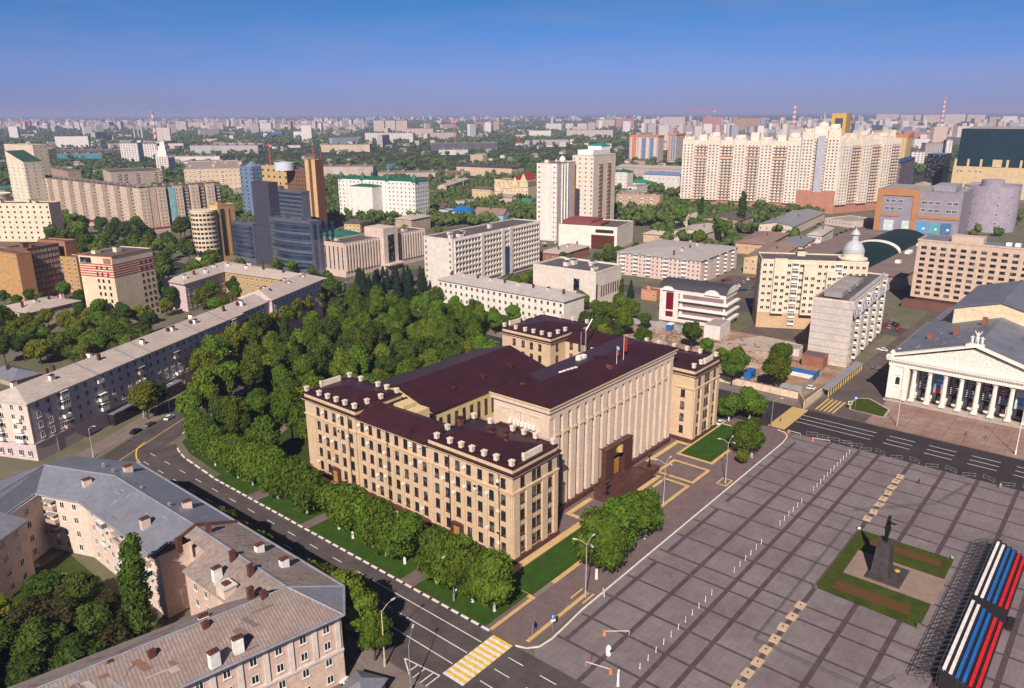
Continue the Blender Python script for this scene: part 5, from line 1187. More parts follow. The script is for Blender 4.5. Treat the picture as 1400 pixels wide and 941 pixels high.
m = MB(); m.box(-1.8,-.13,d*.04,d*.42,1,h*.62,0); m.box(-.4,-.131,d*.06,d*.36,h*.72,h*.86,1); m.build('bronze_window', [paint((.10,.035,.02), rough=.2), GLASS_WARM], t)
m = MB(); m.box(2,w*.7,d*.45,d*.95,h,h+3.2,0); m.box(3,w*.6,d*.3,d*.449,h,h+1.6,0); m.build('roof_house', [paint((.22,.06,.06))], t)
# red gabled terrace
t,w,d,h,H_ = block('cream stepped terrace with steep red gable roofs', (722,247,278), 676, 733, 12, (.66,.52,.34), floors=5, lc=9, units=0, name='town_house', cat='house')
REDT = paint((.35,.03,.035)); n = 4
for k in range(n):
    y0, y1 = d*k/n, d*(k+1)/n; z = h-k*4.2-2
    m = MB(); m.box(-.5,w,y0,y1-.01,h-8,z+.02); m.gable(-.8,w,y0+.3,y1-.3,z+.03,z+10.5,'x',1,wall=0,ov=.3); m.build('gable_bay', [paint((.68,.55,.36)), REDT], t)
block('beige cube of a house with a brown hipped roof left of the red gables', (671,256,276), 645, 677, 8, (.58,.44,.28), roof=FLATR, kind='hip', floors=3, lc=5, units=0, rh=2.5, name='town_house', cat='house')
block('long beige school with a dark violet roof', (700,228,243), 624, 716, 8, (.56,.43,.30), roof=paint((.08,.05,.075)), kind='hip', floors=2, lc=16, units=1, rh=2.6, name='school', cat='school')
block('grey tower of the beige school', (660,212,226), 643, 666, 8, (.50,.40,.30), floors=3, lc=3, units=0, name='school', cat='school')
block('long narrow block with a slate roof among trees, slanting in the middle', (610,252,266), 598, 641, 28, (.52,.40,.34), roof=SLATE, kind='gable', floors=3, lc=3, fc=8, units=5, rh=2.5, bal=[2,5])
BLR = paint((.01,.14,.48), rough=.4)
t,w,d,h,H_ = block('white service building with a bright blue roof', (640,290,304), 601, 650, 8, (.62,.62,.64), roof=BLR, kind='flat', floors=2, lc=9, units=0, name='service_building', cat='building')
m = MB(); m.lathe(0,0,[(1,0)],3) if 0 else None; m.hip(-.5,w+.5,-.5,d*.62,h,h+4.5,0,ov=.3); m.build('blue_roof', [BLR], t)
block('light blue hall with a rusty pitched roof beside the blue roof', (688,287,306), 648, 697, 10, (.28,.42,.62), roof=paint((.25,.16,.14)), kind='gable', floors=1, units=0, rh=5, name='hall', cat='hall')
block('four storey brick block with balconies right of the tower pair', (902,268,292), 843, 906, 10, (.46,.31,.22), (.48,.33,.24), roof=FLATR, floors=4, lc=14, balL=[1,4,8,11], units=5, balme=BALW)
block('long grey roofed depot behind the four storey brick block', (932,229,245), 842, 948, 8, (.42,.34,.30), roof=SLATE, kind='gable', floors=2, lc=12, units=0, rh=3, name='hall', cat='hall')
block('white house with a green top floor right of the tower pair', (858,232,263), 841, 866, 6, (.66,.62,.58), roof=GRN, kind='hip', floors=6, lc=3, units=0, rh=3, name='town_house', cat='house')
block('pale house with a bright green roof in front of the depot', (883,246,262), 858, 893, 6, (.62,.54,.48), roof=paint((.02,.22,.13)), kind='hip', floors=3, lc=5, units=0, rh=4, name='town_house', cat='house')
block('white hall with a blue curved roof at the foot of the huge apartment complex', (930,236,262), 880, 934, 6, (.62,.58,.56), roof=paint((.12,.18,.34)), kind='hip', floors=2, lc=8, units=0, rh=4, name='hall', cat='hall')
t,w,d,h,H_ = block('pink five storey house with a light roof and balconies', (959,352,389), 844, 1009, 4, PNK, (.64,.48,.44), roof=GREYR, kind='hip', floors=5, lc=19, fc=10, wn=(1.4,1.5), units=5, rh=2.2, balL=[1,4,7,11,15], bal=[1,4,6,8], balme=BALG)
t,w,d,h,H_ = block('white four storey house with a dark vaulted roof, red glazing and curved white balcony bands', (993,404,450), 903, 1008, 6, (.72,.65,.62), (.73,.66,.63), floors=4, units=0, roof=FLATR, name='office_building', cat='office building')
m = MB(); N = 10
for k in range(N):
    f0, f1 = math.pi*k/N, math.pi*(k+1)/N; X = lambda f: w/2-(w/2+.6)*math.cos(f); Zf = lambda f: h+3.6*math.sin(f)
    m.face([(X(f0),-.6,Zf(f0)),(X(f1),-.6,Zf(f1)),(X(f1),d+.6,Zf(f1)),(X(f0),d+.6,Zf(f0))]); m.face([(X(f0),-.6,h),(X(f1),-.6,h),(X(f1),-.6,Zf(f1)),(X(f0),-.6,Zf(f0))],1); m.face([(X(f1),d+.6,h),(X(f0),d+.6,h),(X(f0),d+.6,Zf(f0)),(X(f1),d+.6,Zf(f1))],1)
m.build('vaulted_roof', [paint((.055,.05,.065)), WHITE], t)
m = MB()
for y0, y1 in ((d-8,d-1.5),(3,11)):
    for k in range(8):
        f0, f1 = math.pi*k/8, math.pi*(k+1)/8; c, r = (y0+y1)/2, (y1-y0)/2
        m.prism([(-1.1,c-r*math.cos(f0)),(-1.1,c-r*math.cos(f1)),(2,c-r*math.cos(f1)),(2,c-r*math.cos(f0))],h-1,h-.9+r*.62*math.sin((f0+f1)/2))
m.build('round_gables', [WHITE], t)
REDG = paint((.16,.008,.02), rough=.2); m = MB(); m.box(-.3,-.13,d-7.6,d-3.6,H_*.38,H_-1.2); m.box(-.3,-.13,d-7.6,d-3.6,2.5,H_*.32); m.build('red_glazing', [REDG], t)
m = MB()
for k in range(3):
    z = 3.6+k*(H_-3)/3.3; m.box(-2.2,-.13,.0,d*.68,z,z+.9); m.box(-2.2,w+.6,-1.8,-.01,z,z+.9)
m.each('balcony_band', [WHITE], t)
m = MB()
for k in range(3):
    z = 4.6+k*(H_-3)/3.3; m.box(-.25,-.131,1,d*.64,z+.1,z+2.2); m.box(.6,w-.6,-.2,-.02,z+.1,z+2.2)
m.each('window_band', [paint((.24,.15,.16), rough=.25)], t)
m = MB()
for k in range(9): m.box(-.28,-.132,d-11.0,d-10.2,H_-2.2-k*1.3,H_-1.5-k*1.3)
m.build('lettering', [paint((.5,.03,.05))], t)
block('orange brick pavilion joined to the white vaulted house', (898,398,412), 877, 905, 8, (.52,.24,.14), floors=1, lc=2, units=1, roof=FLATR, name='pavilion', cat='building')
# cream and grey apartment pair near the building site
t,w,d,h,H_ = block('cream seven storey apartment block with stepped corners beside the building site', (1042,354,447), (20,), 1188, -62, (.66,.56,.43), (.68,.58,.45), floors=9, fc=17, lc=3, wn=(1.8,1.6), bal=[5,12], units=3, roof=FLATR)
m = MB(); m.box(-.3,w+.2,-.3,d+.2,.05,8,0); m.build('base', [paint((.52,.36,.22))], t)
m = MB(); m.box(w*.12,w*.24,-2.5,-.02,8,h+.6); m.box(w*.4,w*.52,-3.2,-.02,8,h-2); m.box(w*.62,w*.72,-2.2,-.02,.1,h-5); m.build('bay', [paint((.69,.59,.45))], t)
windows(t, [(w*f,-o-.03,z,0) for f,o in ((.15,2.5),(.21,2.5),(.43,3.2),(.49,3.2),(.65,2.2),(.69,2.2)) for z in [10+3.3*k for k in range(6)]], wtpl(1.8,1.7,.12,1,False), [WHITE,GLASS,TRIMW])
wx, wy = w-6., 7.
m = MB(); m.lathe(wx,wy,[(6.4,.1),(6.4,h+.2),(6.8,h+.3),(6.8,h+.8),(5.0,h+.9),(4.9,h+3.4)],22,0); m.build('round_corner', [paint((.70,.62,.50))], t)
m = MB(); m.lathe(wx,wy,[(5.1,h+3.4),(4.9,h+5.2),(3.6,h+7.6),(1.9,h+9),(1.6,h+9.2),(1.6,h+12),(2.3,h+12.2),(1.4,h+13.8),(.2,h+15)],20); m.tube((wx,wy,h+14.5),(wx,wy,h+18),.15,5); m.build('roof_dome', [paint((.46,.46,.50), rough=.5)], t)
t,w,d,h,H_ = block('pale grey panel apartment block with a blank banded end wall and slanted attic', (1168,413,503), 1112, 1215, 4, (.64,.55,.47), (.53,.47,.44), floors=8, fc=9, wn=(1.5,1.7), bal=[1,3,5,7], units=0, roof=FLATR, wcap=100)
m = MB()
for k in range(9): z = 2+k*(H_-2)/9; m.box(-.18,-.125,.3,d-.3,z,z+.28)
m.build('joint_bands', [paint((.38,.33,.31))], t)
m = MB(); V = [(-.3,-1.2,H_-6),(w+.3,-1.2,H_-6),(w+.3,2.0,h+1),(-.3,2.0,h+1)]; m.slab(V,.4); m.build('slanted_attic', [paint((.40,.38,.45))], t)
windows(t, [(x,-.95,H_-4.2,0) for x in spread(14,w,2)]+[(x,.05,H_-1.4,0) for x in spread(14,w,2)], wtpl(1.3,1.6,.1,1,False), [WHITE,GLASS,TRIMW], name='attic_window')
m = MB()
for k in range(3): m.box(4+k*14,14+k*14,d*.35,d*.8,h,h+2.2)
m.build('roof_house', [paint((.30,.27,.27))], t)
# hotel with the window grid
HOT = paint((.58,.43,.34), scale=.3)
HX, HY, HH = 460., 98., 37.
Hh = thing('hotel', 'large beige hotel with a regular grid of dark windows behind the theatre', 'hotel', (HX,HY,0), -math.pi/2); FOOT.append((HX+9,HY-60,62,(HX,HY-120,0,18,120)))
m = MB(); m.box(0,120,0,18,6,HH); m.box(2,118,2,17,.05,6.0); m.build('wall', [HOT], Hh)
m = MB(); m.box(-.2,120,-.2,.3,HH,HH+.9,0); m.box(-.2,.3,.3,18,HH,HH+.9,0); m.box(15,30,5,13,HH,HH+3.5,0); m.build('parapet', [HOT], Hh); m = MB(); m.box(.31,119.8,.31,17.8,HH+.01,HH+.25); m.build('roof', [paint((.14,.18,.26))], Hh)
windows(Hh, [(x,-.03,z,0) for x in [3.4+i*4.75 for i in range(24)] for z in [8.4+k*3.15 for k in range(9)]]+[(-.03,y,z,-math.pi/2) for y in (4,9,14) for z in [8.4+k*3.15 for k in range(9)]], wtpl(2.6,1.55,.12,1,False), [DARKFR,GLASS,TRIMW], cap=100)
m = MB()
for k in range(5): m.box(40+k*4,42.4+k*4,6,9,HH+.3,HH+2)
m.each('roof_unit', [WHITE], Hh)
m = MB(); m.box(-3,118,-4,1.9,.1,4.2); m.build('arcade', [paint((.16,.07,.06))], Hh)
# shopping centre, grey round tower, dark glass block
t,w,d,h,H_ = block('grey shopping centre with a broad orange frame on its front', (1318,264,327), 1201, 1332, 3, (.27,.245,.30), (.28,.25,.31), floors=1, units=4, roof=FLATL, name='shopping_centre', cat='shopping centre')
ORG = paint((.43,.20,.085)); m = MB(); m.box(-.9,-.14,d*.49,d,h-5,h+.6); m.box(-.9,-.14,d*.49,d*.56,.2,h-5.01); m.box(-.9,-.14,d*.93,d,.2,h-5.01); m.box(-.7,-.14,.02,d*.48,h*.40,h*.46); m.box(-.7,-.14,d*.7,d*.925,h*.40,h*.46); m.build('orange_frame', [ORG], t)
ps = facade((0,d),(0,0),[d*.14,d*.2,d*.29,d*.57,d*.65,d*.73,d*.86,d*.93],[h*.58,h*.75],.14); windows(t, ps, wtpl(4.4,2.6,.2,3,False), [WHITE,GLASS,TRIMW])
for y0,y1,c in ((.88,.76,PALEB),(.66,.57,PALEB),(.49,.36,SKYB),(.34,.22,paint((.10,.35,.42))),(.20,.08,paint((.06,.16,.34)))):
    m = MB(); m.box(-.5,-.14,d*y1,d*y0,3,h*.32,0); m.box(-.56,-.501,d*(y1+.02),d*(y1+.05),6,h*.2,1); m.build('poster', [c, WHITE], t)
m = MB(); m.box(3,w*.6,d*.1,d*.35,h,h+5); m.build('roof_house', [paint((.30,.28,.33))], t)
gx, gy = P(1356,318); hh_ = hgt(gx,gy,256); CY = thing('round_tower', 'grey lilac round tower of the shopping centre', 'building', (gx+18,gy+8,0)); FOOT.append((gx+18,gy+8,24,(gx-6,gy-14,0,48,48)))
m = MB(); m.lathe(0,0,[(22,0),(22,hh_),(21.4,hh_),(21.4,hh_-.6)],36); m.box(-2,38,-18,22,.05,hh_-.7); m.build('wall', [paint((.33,.29,.36))], CY); m = MB(); m.lathe(-3,0,[(9,hh_-.6),(9,hh_+5),(8.5,hh_+5.2)],24); m.build('roof_drum', [paint((.30,.27,.33))], CY)
windows(CY, [(22.03*math.cos(b),22.03*math.sin(b),z,b+math.pi/2) for b in (rad(150),rad(205),rad(235)) for z in (8,16,24,31) if z < hh_-3], wtpl(2.4,2.2,.2,1,False), [WHITE,GLASS,TRIMW])
GLB = mat('blue_black_glass', (.006,.022,.034), col2=(.012,.045,.062), scale=.03, rough=.1, spec=.6, detail=6); stripes(GLB, (0,1,0), 5.2, .06, (.03,.06,.07), .9); stripes(GLB, (0,0,1), 4.2, .07, (.03,.06,.07), .9)
gx, gy = P(1297,268); h0 = hgt(gx,gy,227); h1 = hgt(gx,gy,176)
GB = thing('glass_block', 'huge dark blue glass block on a beige base at the right edge', 'office block', (gx,gy,0), -math.pi/2); FOOT.append((gx+30,gy-70,90,(gx,gy-170,0,60,170)))
m = MB(); m.box(0,175,0,55,.05,h0); m.box(42,52,-.6,0,h0,h0+9); m.build('base', [paint((.60,.45,.27))], GB); m = MB(); m.box(3,175,1,54,h0+.01,h1); m.build('glass_body', [GLB], GB)
m = MB()
for k in range(12): m.box(.5+k*14,3+k*14,.2,1,h0,h0+9)
m.build('buttress', [paint((.60,.45,.27))], GB); m = MB()
for k in (5,8,10,18,25,30): m.box(k,k+1.4,-.1,-.01,h0-6.5,h0-5)
m.build('vent_window', [GLASS], GB); m = MB(); m.box(10,80,10,40,h1,h1+2.4); m.build('roof_house', [FLATL], GB)
gx2, gy2 = P(1283,262); h2 = hgt(gx2,gy2,212); GB2 = thing('glass_block', 'low black glass wing in the shade left of the dark blue block', 'office block', (gx2+20,gy2+2,0), -math.pi/2)
m = MB(); m.box(-22,-.5,0,40,.05,h2); m.build('glass_body', [GLASS], GB2)
# covered market with a dark green vault
MK = thing('market_hall', 'low market hall with a dark green vaulted roof and a white arch across it', 'market hall', (510,142,0))
FOOT.append((585,150,105,(497,108,0,185,88)))
m = MB(); m.box(-12,175,-30,50,.05,8.4,0); m.build('wall', [paint((.34,.25,.22))], MK); m = MB(); m.box(-13,176,-31,51,8.41,9.2,0); m.build('roof', [mat('brown_felt', (.17,.12,.115), col2=(.24,.18,.165), scale=.06, rough=.95, detail=8)], MK)
GV = mat('dark_green_vault', (.006,.022,.020), var=.2, scale=.2, rough=.55, spec=.2)
m = MB(); N = 14; V0, V1, r0 = -4, 148, 15.
for k in range(N):
    f0, f1 = math.pi*k/N, math.pi*(k+1)/N
    a0, a1 = 8-r0*math.cos(f0), 8-r0*math.cos(f1); z0_, z1_ = 9.3+6.6*math.sin(f0), 9.3+6.6*math.sin(f1)
    m.face([(V0,a1,z1_),(V0,a0,z0_),(V1,a0,z0_),(V1,a1,z1_)]); m.face([(V0,a0,9.21),(V0,a0,z0_),(V0,a1,z1_),(V0,a1,9.21)])
m.build('vault', [GV], MK)
m = MB()
for k in range(N):
    f0, f1 = math.pi*k/N, math.pi*(k+1)/N
    for r_, q in ((15.5,1),):
        a0, a1 = 8-r_*math.cos(f0), 8-r_*math.cos(f1); z0_, z1_ = 9.4+7.3*math.sin(f0), 9.4+7.3*math.sin(f1)
        m.slab([(70,a0,z0_),(75,a0,z0_),(75,a1,z1_),(70,a1,z1_)],.8)
m.build('white_arch', [WHITE], MK)
m = MB()
for x,y in ((70,-14),(76,-14),(30,-18),(90,-20),(20,40),(110,-12)): m.box(x,x+4,y,y+3,9.2,11)
m.each('roof_unit', [WHITE], MK)
RUB = mat('rubble', (.30,.20,.15), col2=(.50,.40,.34), scale=.8, rough=.95, grime=.25)
for i,(px,py,r,hh,lb) in enumerate(((1010,478,5,1.6,'low reddish rubble heap beside the white site shed'),(1040,485,6,1.4,'broad earth heap on the building site'),(1068,498,4.5,1.8,'earth heap in front of the blank banded end wall'),(1000,500,4,1.2,'sandy heap behind the site trees'),(1025,500,5,1.3,'mixed rubble heap in the middle of the building site'),(900,470,5,2.0,'ochre sand heap behind the maroon roof'),(1075,512,4,1.2,'small rubble heap beside the site containers'))):
    x, y = P(px,py); m = MB(); rq = random.Random(i); n = 18; prof = [(1,.0),(.85,.3),(.6,.62),(.3,.9),(.05,1.0)]; b0 = len(m.v)
    for a_, z_ in prof: m.v += [(r*a_*math.cos(6.283*k_/n)*rq.uniform(.8,1.15), r*a_*math.sin(6.283*k_/n)*rq.uniform(.8,1.15), .08+hh*z_*rq.uniform(.8,1.1)) for k_ in range(n)]
    for j_ in range(len(prof)-1):
        for k_ in range(n): m.f.append((j_*n+k_, j_*n+(k_+1)%n, (j_+1)*n+(k_+1)%n, (j_+1)*n+k_)); m.m.append(0)
    m.build('rubble_heap', [RUB], None, loc=(x,y,0), label=lb, cat='heap')
m = MB(); rq = random.Random(4)
for k_ in range(900):
    x, y = rq.uniform(281,340), rq.uniform(96,200)
    if x > 327 and y < 108: continue
    a, b, c_ = rq.uniform(.2,1.6), rq.uniform(.2,.7), rq.uniform(.1,.5); an = rq.random()*3.14; ca, sa = math.cos(an), math.sin(an)
    m.prism([(x+ca*u-sa*v, y+sa*u+ca*v) for u,v in ((-a,-b),(a,-b),(a,b),(-a,b))], .1, .12+c_, rq.choice((0,0,1,2)), bottom=False)
m.build('site_debris', [RUB, paint((.36,.30,.26)), paint((.22,.12,.08))], kind='stuff', label='scattered planks, blocks and rubble over the building site')
# theatre side street: footbridge-like covered passage, site fence, containers, sheds
FN = thing('site_fence', 'cream concrete fence along the building site', 'fence', (278,92,0)); m = MB()
m.box(-.2,.2,0,82,.1,3.0,0); m.box(-.3,.3,0,82,3.002,3.2,1); m.prism([(-9,-5.2),(9,-5.2),(9,-4.8),(-9,-4.8)],.1,3.2,0); m.prism([(-9,-5.2),(-8.6,-5.2),(-.3,0),(-.3,.4)],.1,3.2,0); m.build('panels', [paint((.62,.49,.38)), FLATR], FN)
m = MB()
for k in range(22): m.box(-.35,.35,k*3.7,k*3.7+.3,.1,3.3)
m.each('post', [paint((.50,.38,.30))], FN)
WK = thing('covered_walkway', 'grey roofed pedestrian walkway with yellow posts along the side street', 'walkway', (287,85.5,0)); m = MB(); m.slab([(0,-1.4,3.0),(42,-1.4,3.0),(42,1.6,3.4),(0,1.6,3.4)],.2); m.build('roof', [paint((.24,.22,.27))], WK); m = MB()
for k in range(15): m.box(.4+k*2.9,.7+k*2.9,-1.3,-1.0,.05,2.8)
m.each('post', [paint((.60,.42,.12))], WK); m = MB(); m.box(0,42,1.3,1.5,.05,3.1); m.build('back_panel', [paint((.40,.33,.30))], WK)
RUST = mat('rusty_container_roof', (.30,.15,.08), col2=(.42,.26,.17), scale=.5, rough=.9); CBL = paint((.02,.12,.38), rough=.6)
def container(px, py, z, rz, label, col, roof, L=6., Wd=2.5, hh=2.7, stack=1):
    x, y = P(px, py); Cc = thing('site_container', label, 'container', (x,y,z), rad(rz)); m = MB(); m.box(0,L,0,Wd,0,hh,0); m.build('shell', [col], Cc)
    m = MB(); m.box(-.05,L+.05,-.05,Wd+.05,hh,hh+.15); m.build('roof', [roof], Cc); m = MB(); m.box(.8,1.9,-.04,-.005,1,2); m.box(3.6,4.6,-.04,-.005,0.1,2.1); m.build('door_and_window', [GLASS], Cc); return Cc
CI_ = 0
for px,py,lb,c,r_ in ((1112,531,'grey site container with a rusty roof nearest the fence corner',GREYFR,RUST),(1118,525,'grey site container with a rust streaked roof, second from the fence',GREYFR,RUST),(1122,519,'site container with a white roof between rusty ones',GREYFR,WHITE),(1128,513,'blue site container with a blue roof',CBL,CBL),(1135,506,'blue site container with a brown roof, farthest of the stack',CBL,RUST)):
    container(px-16,py+4,.12,90,lb,c,r_,11,4.4,3).location = (289+5.3*CI_, 93.5+CI_*.5, .12); CI_ += 1
container(1026,520,.12,0,'blue site cabin between the two site trees',CBL,CBL,5,3,3.4); container(918,453,.12,5,'small blue and white cabin on the building site',CBL,WHITE,4.5,3,3)
block('reddish brick shed in front of the blank banded end wall', (1126,490,507), 1097, 1133, 4, (.30,.12,.085), roof=FLATR, floors=1, units=0, ph=.3, name='brick_shed', cat='shed')
block('white windowless shed on the building site below the vaulted house', (985,447,466), 967, 999, 6, (.66,.60,.58), roof=FLATL, floors=1, units=0, ph=.3, name='site_shed', cat='shed')
block('white tarpaulin covered store beside the blank end wall', (1093,478,488), 1083, 1099, 4, (.60,.54,.52), roof=FLATL, floors=1, units=0, ph=.3, name='site_store', cat='shed')
t = thing('site_hoarding','grey hoarding with yellow and violet panels at the back of the building site','fence',(*P(990,462),0), rad(96)); m = MB(); m.box(0,70,-.1,.1,.1,3,0); m.build('panels',[GREYFR],t); m = MB()
for k in range(8): m.box(40+k*1.9,41+k*1.9,-.16,-.102,.4,2.7,k%2)
m.build('colour_panels',[paint((.30,.22,.55)),paint((.62,.55,.20))],t)
# old houses between the pink house and the market
OLD = [((940,297,310),920,962,4,(.62,.53,.47),SLATE,'gable',2,7,'long white outbuilding left of the poplars'),((915,318,334),880,922,6,(.55,.40,.28),SLATE,'hip',1,3,'small house with a dark hipped roof near the concert hall'),
 ((966,315,333),922,990,6,(.60,.48,.40),SLATE,'gable',2,5,'old pale house with a steep slate roof behind the pink house'),((1012,298,315),962,1030,6,(.40,.24,.18),FLATR,'gable',1,4,'brown roofed low house beside the tall poplar'),
 ((1050,330,350),1006,1078,8,(.52,.34,.22),paint((.26,.17,.15)),'hip',1,4,'old ochre house with a brown roof left of the grey lead roof'),((1062,350,378),1018,1092,8,(.56,.40,.24),paint((.28,.19,.16)),'gable',2,5,'old yellowish house beside the parked cars'),
 ((1098,332,352),1065,1115,8,(.58,.48,.38),BLUER,'hip',1,4,'house with a blue grey hipped roof in front of the market'),((1086,306,322),1038,1128,6,(.62,.50,.42),BLUER,'gable',1,6,'long shop house with a blue grey roof below the apartment complex'),
 ((1124,318,340),1104,1140,8,(.66,.58,.54),SLATE,'hip',2,4,'white corner house next to the market parking'),((1112,338,350),1103,1120,8,(.55,.36,.24),FLATR,'flat',1,2,'small orange brick cube beside the market'),
 ((1165,303,312),1128,1200,-20,(.60,.50,.45),FLATL,'flat',1,8,'low white arcade along the foot of the apartment complex'),((1232,220,262),1216,1252,6,(.16,.13,.17),paint((.03,.06,.14)),'hip',3,4,'dark house with a blue pyramid roof right of the complex'),
 ((1262,256,272),1240,1274,6,(.40,.30,.26),SLATE,'gable',2,4,'house with a white gable behind the shopping centre'),((1386,345,362),(22,),(36,),4,(.52,.40,.30),SLATE,'gable',1,8,'low tan house behind the hotel beside dark trees')]
for C,L,R,rot,wl,rf2,kd,fl,nc,lb in OLD: block(lb, C, L, R, rot, wl, roof=rf2, kind=kd, floors=fl, lc=nc, fc=3, units=1, rh=2.6, name='town_house', cat='house')
# the great apartment complex
CXW = paint((.70,.605,.52), scale=.1); CXR = paint((.42,.19,.13), scale=.1); CXB = paint((.56,.40,.30), scale=.1)
def complex_wing(label, a, b, h, n, tower=False):
    d = Vector((b[0]-a[0],b[1]-a[1])); L_ = d.length; rz = math.atan2(d.y,d.x); Tc = thing('apartment_complex', label, 'apartment complex', (a[0],a[1],0), rz); FOOT.append(((a[0]+b[0])/2,(a[1]+b[1])/2,L_/2+15,(a[0],a[1],rz,L_,22)))
    m = MB(); m.box(0,L_,0,20,9,h,0); m.build('wall', [CXW], Tc); m = MB(); m.box(-.2,L_+.2,-.25,20,.05,9,0); m.box(0,L_,-.3,-.01,h-7.5,h-5.8,1); m.box(0,L_,-.3,-.01,h-19,h-17.5,1); m.build('brick_base', [CXR, CXB], Tc)
    s = L_/n; m = MB(); m2 = MB(); ps = []
    rows = [11+3.2*k for k in range(int((h-13)/3.2))]
    for k in range(n):
        x = k*s; dep = 2.4 if k % 2 == 0 else 0
        hb_ = h+(1.5,4.5,2.5)[(k//2)%3]
        if dep:
            m.box(x+.4,x+s-.4,-dep,5,9.1,hb_)
            for f_ in (.2,.8): m.lathe(x+s*f_,-dep+.6,[(1.3,hb_),(1.0,hb_+1.6),(.1,hb_+4)],8)
        for z in rows:
            for f in (.22,.5,.78): ps.append((x+s*f,-dep-.03,z,0))
        if not dep:
            for z in rows: m2.box(x+.3,x+s-.3,-1.3,-.02,z-1.5,z-.7)
        m.box(x+s*.2,x+s*.8,5.2,15,h,h+3.5+2.5*(k%3))
    m.build('bay', [CXW], Tc); m2.each('loggia_band', [CXB], Tc)
    windows(Tc, ps, wtpl(1.9,1.7,.12,1,False), [WHITE,GLASS,TRIMW], cap=100)
    return Tc, L_
hC = 76.
def edge(px, X):  # ground point on the line x=X seen at pixel column px
    lo, hi = -200., 900.
    for _ in range(60):
        m_ = (lo+hi)/2
        if Q(X, m_, 40)[0] > px: lo = m_
        else: hi = m_
    return (X, lo)
pA, pB = edge(932,808), edge(1092,836); pC = edge(1144,845)
cw1, L1 = complex_wing('left wing of the huge cream and brick apartment complex', pA, pB, hC-2, 9)
ct, L2 = complex_wing('central tower of the apartment complex with a glazed stair strip and roof lantern', pB, pC, hC+7, 3)
m = MB(); m.box(L2*.42,L2*.62,-3.2,-2.45,22,hC+4); m.build('glass_stair', [paint((.42,.42,.50), rough=.3)], ct); m = MB(); m.box(-.4,L2+.4,-2.9,-2.42,.1,24); m.build('brick_front', [CXR], ct)
m = MB(); m.box(L2*.3,L2*.72,3,15,hC+7,hC+13,0); m.lathe(L2*.5,8,[(5.5,hC+13),(5.0,hC+16),(.4,hC+18)],10); m.tube((L2*.5,8,hC+17),(L2*.5,8,hC+27),.2,5); m.build('roof_lantern', [CXW], ct)
gR = P(1205,292); cw2, L3 = complex_wing('right wing of the apartment complex turning away behind the shopping centre', (pC[0]+.5,pC[1]-.5), (pC[0]+88,pC[1]-36), hC, 6)
# towers behind the centre
YT = [((900,186,222),861,908,8,(.62,.50,.46),'white slab tower with orange corner strips left of the apartment complex'),((925,184,222),914,938,8,(.58,.46,.44),'narrow white tower with red brick corners beside the apartment complex')]
for C,L,R,rot,wl,lb in YT:
    t,w,d,h,H_ = block(lb, C, L, R, rot, wl, floors=14, lc=8, fc=3, wn=(2.4,2), units=2, name='apartment_tower', cat='apartment tower', wcap=60)
    m = MB(); m.box(-1,-.02,d*.76,d*.9,1,h+2); m.box(-.6,w,-.6,d,h-2.5,h+.8); m.each('orange_strip', [paint((.55,.20,.08))], t); m = MB(); m.box(-.8,-.03,d*.42,d*.55,3,h-4); m.box(-.8,-.03,d*.15,d*.27,3,h-4); m.each('glass_strip', [BLUG], t)
t,w,d,h,H_ = block('yellow framed dark tower behind the roof of the apartment complex', (1158,155,228), 1138, 1165, 8, paint((.58,.38,.08)), floors=10, units=1, name='apartment_tower', cat='apartment tower'); m = MB(); m.box(-.8,-.03,d*.22,d*.75,3,h-9); m.each('glass_strip', [CONC], t)
t,w,d,h,H_ = block('yellow and orange apartment tower right of the apartment complex', (1242,187,232), 1222, 1248, 6, (.60,.46,.24), floors=15, lc=5, wn=(2,2), units=1, name='apartment_tower', cat='apartment tower', wcap=60); m = MB(); m.box(-.8,-.03,0,d*.1,2,h+1); m.box(-.8,-.03,d*.85,d,2,h+2); m.box(-.6,w,-.6,d,h-1,h+3); m.each('orange_strip', [paint((.58,.22,.05))], t)
# Stalin-era spire tower
gx, gy = P(228,233); hs = hgt(gx,gy,191)
ST = thing('spire_tower', 'slim white stepped tower with a spire above the trees on the left', 'tower', (gx,gy,0), rad(30)); k = hs/45
m = MB()
for s_, z0, z1 in ((9.5,0,22),(8.0,22,29),(6,29,36),(3.8,36,42)): m.box(-s_*k,s_*k,-s_*k,s_*k,z0*k,z1*k)
for x in (-8,-4,0,4,8): m.box((x-.7)*k,(x+.7)*k,-10.2*k,-9.51*k,0,21*k); m.box(-10.2*k,-9.51*k,(x-.7)*k,(x+.7)*k,0,21*k)
m.build('wall', [paint((.74,.67,.64))], ST)
m = MB(); m.lathe(0,0,[(3.2*k,41*k),(2.4*k,45*k),(.5*k,47*k),(.3*k,54*k),(.05*k,66*k)],8); m.build('spire', [paint((.46,.38,.36))], ST)
m = MB()
for x in (-6,-2,2,6):
    for z in range(6): m.box((x-.7)*k,(x+.7)*k,-9.56*k,-9.5*k,(2+z*3.2)*k,(4+z*3.2)*k); m.box(-9.56*k,-9.5*k,(x-.7)*k,(x+.7)*k,(2+z*3.2)*k,(4+z*3.2)*k)
m.each('window_strip', [GLASS], ST)
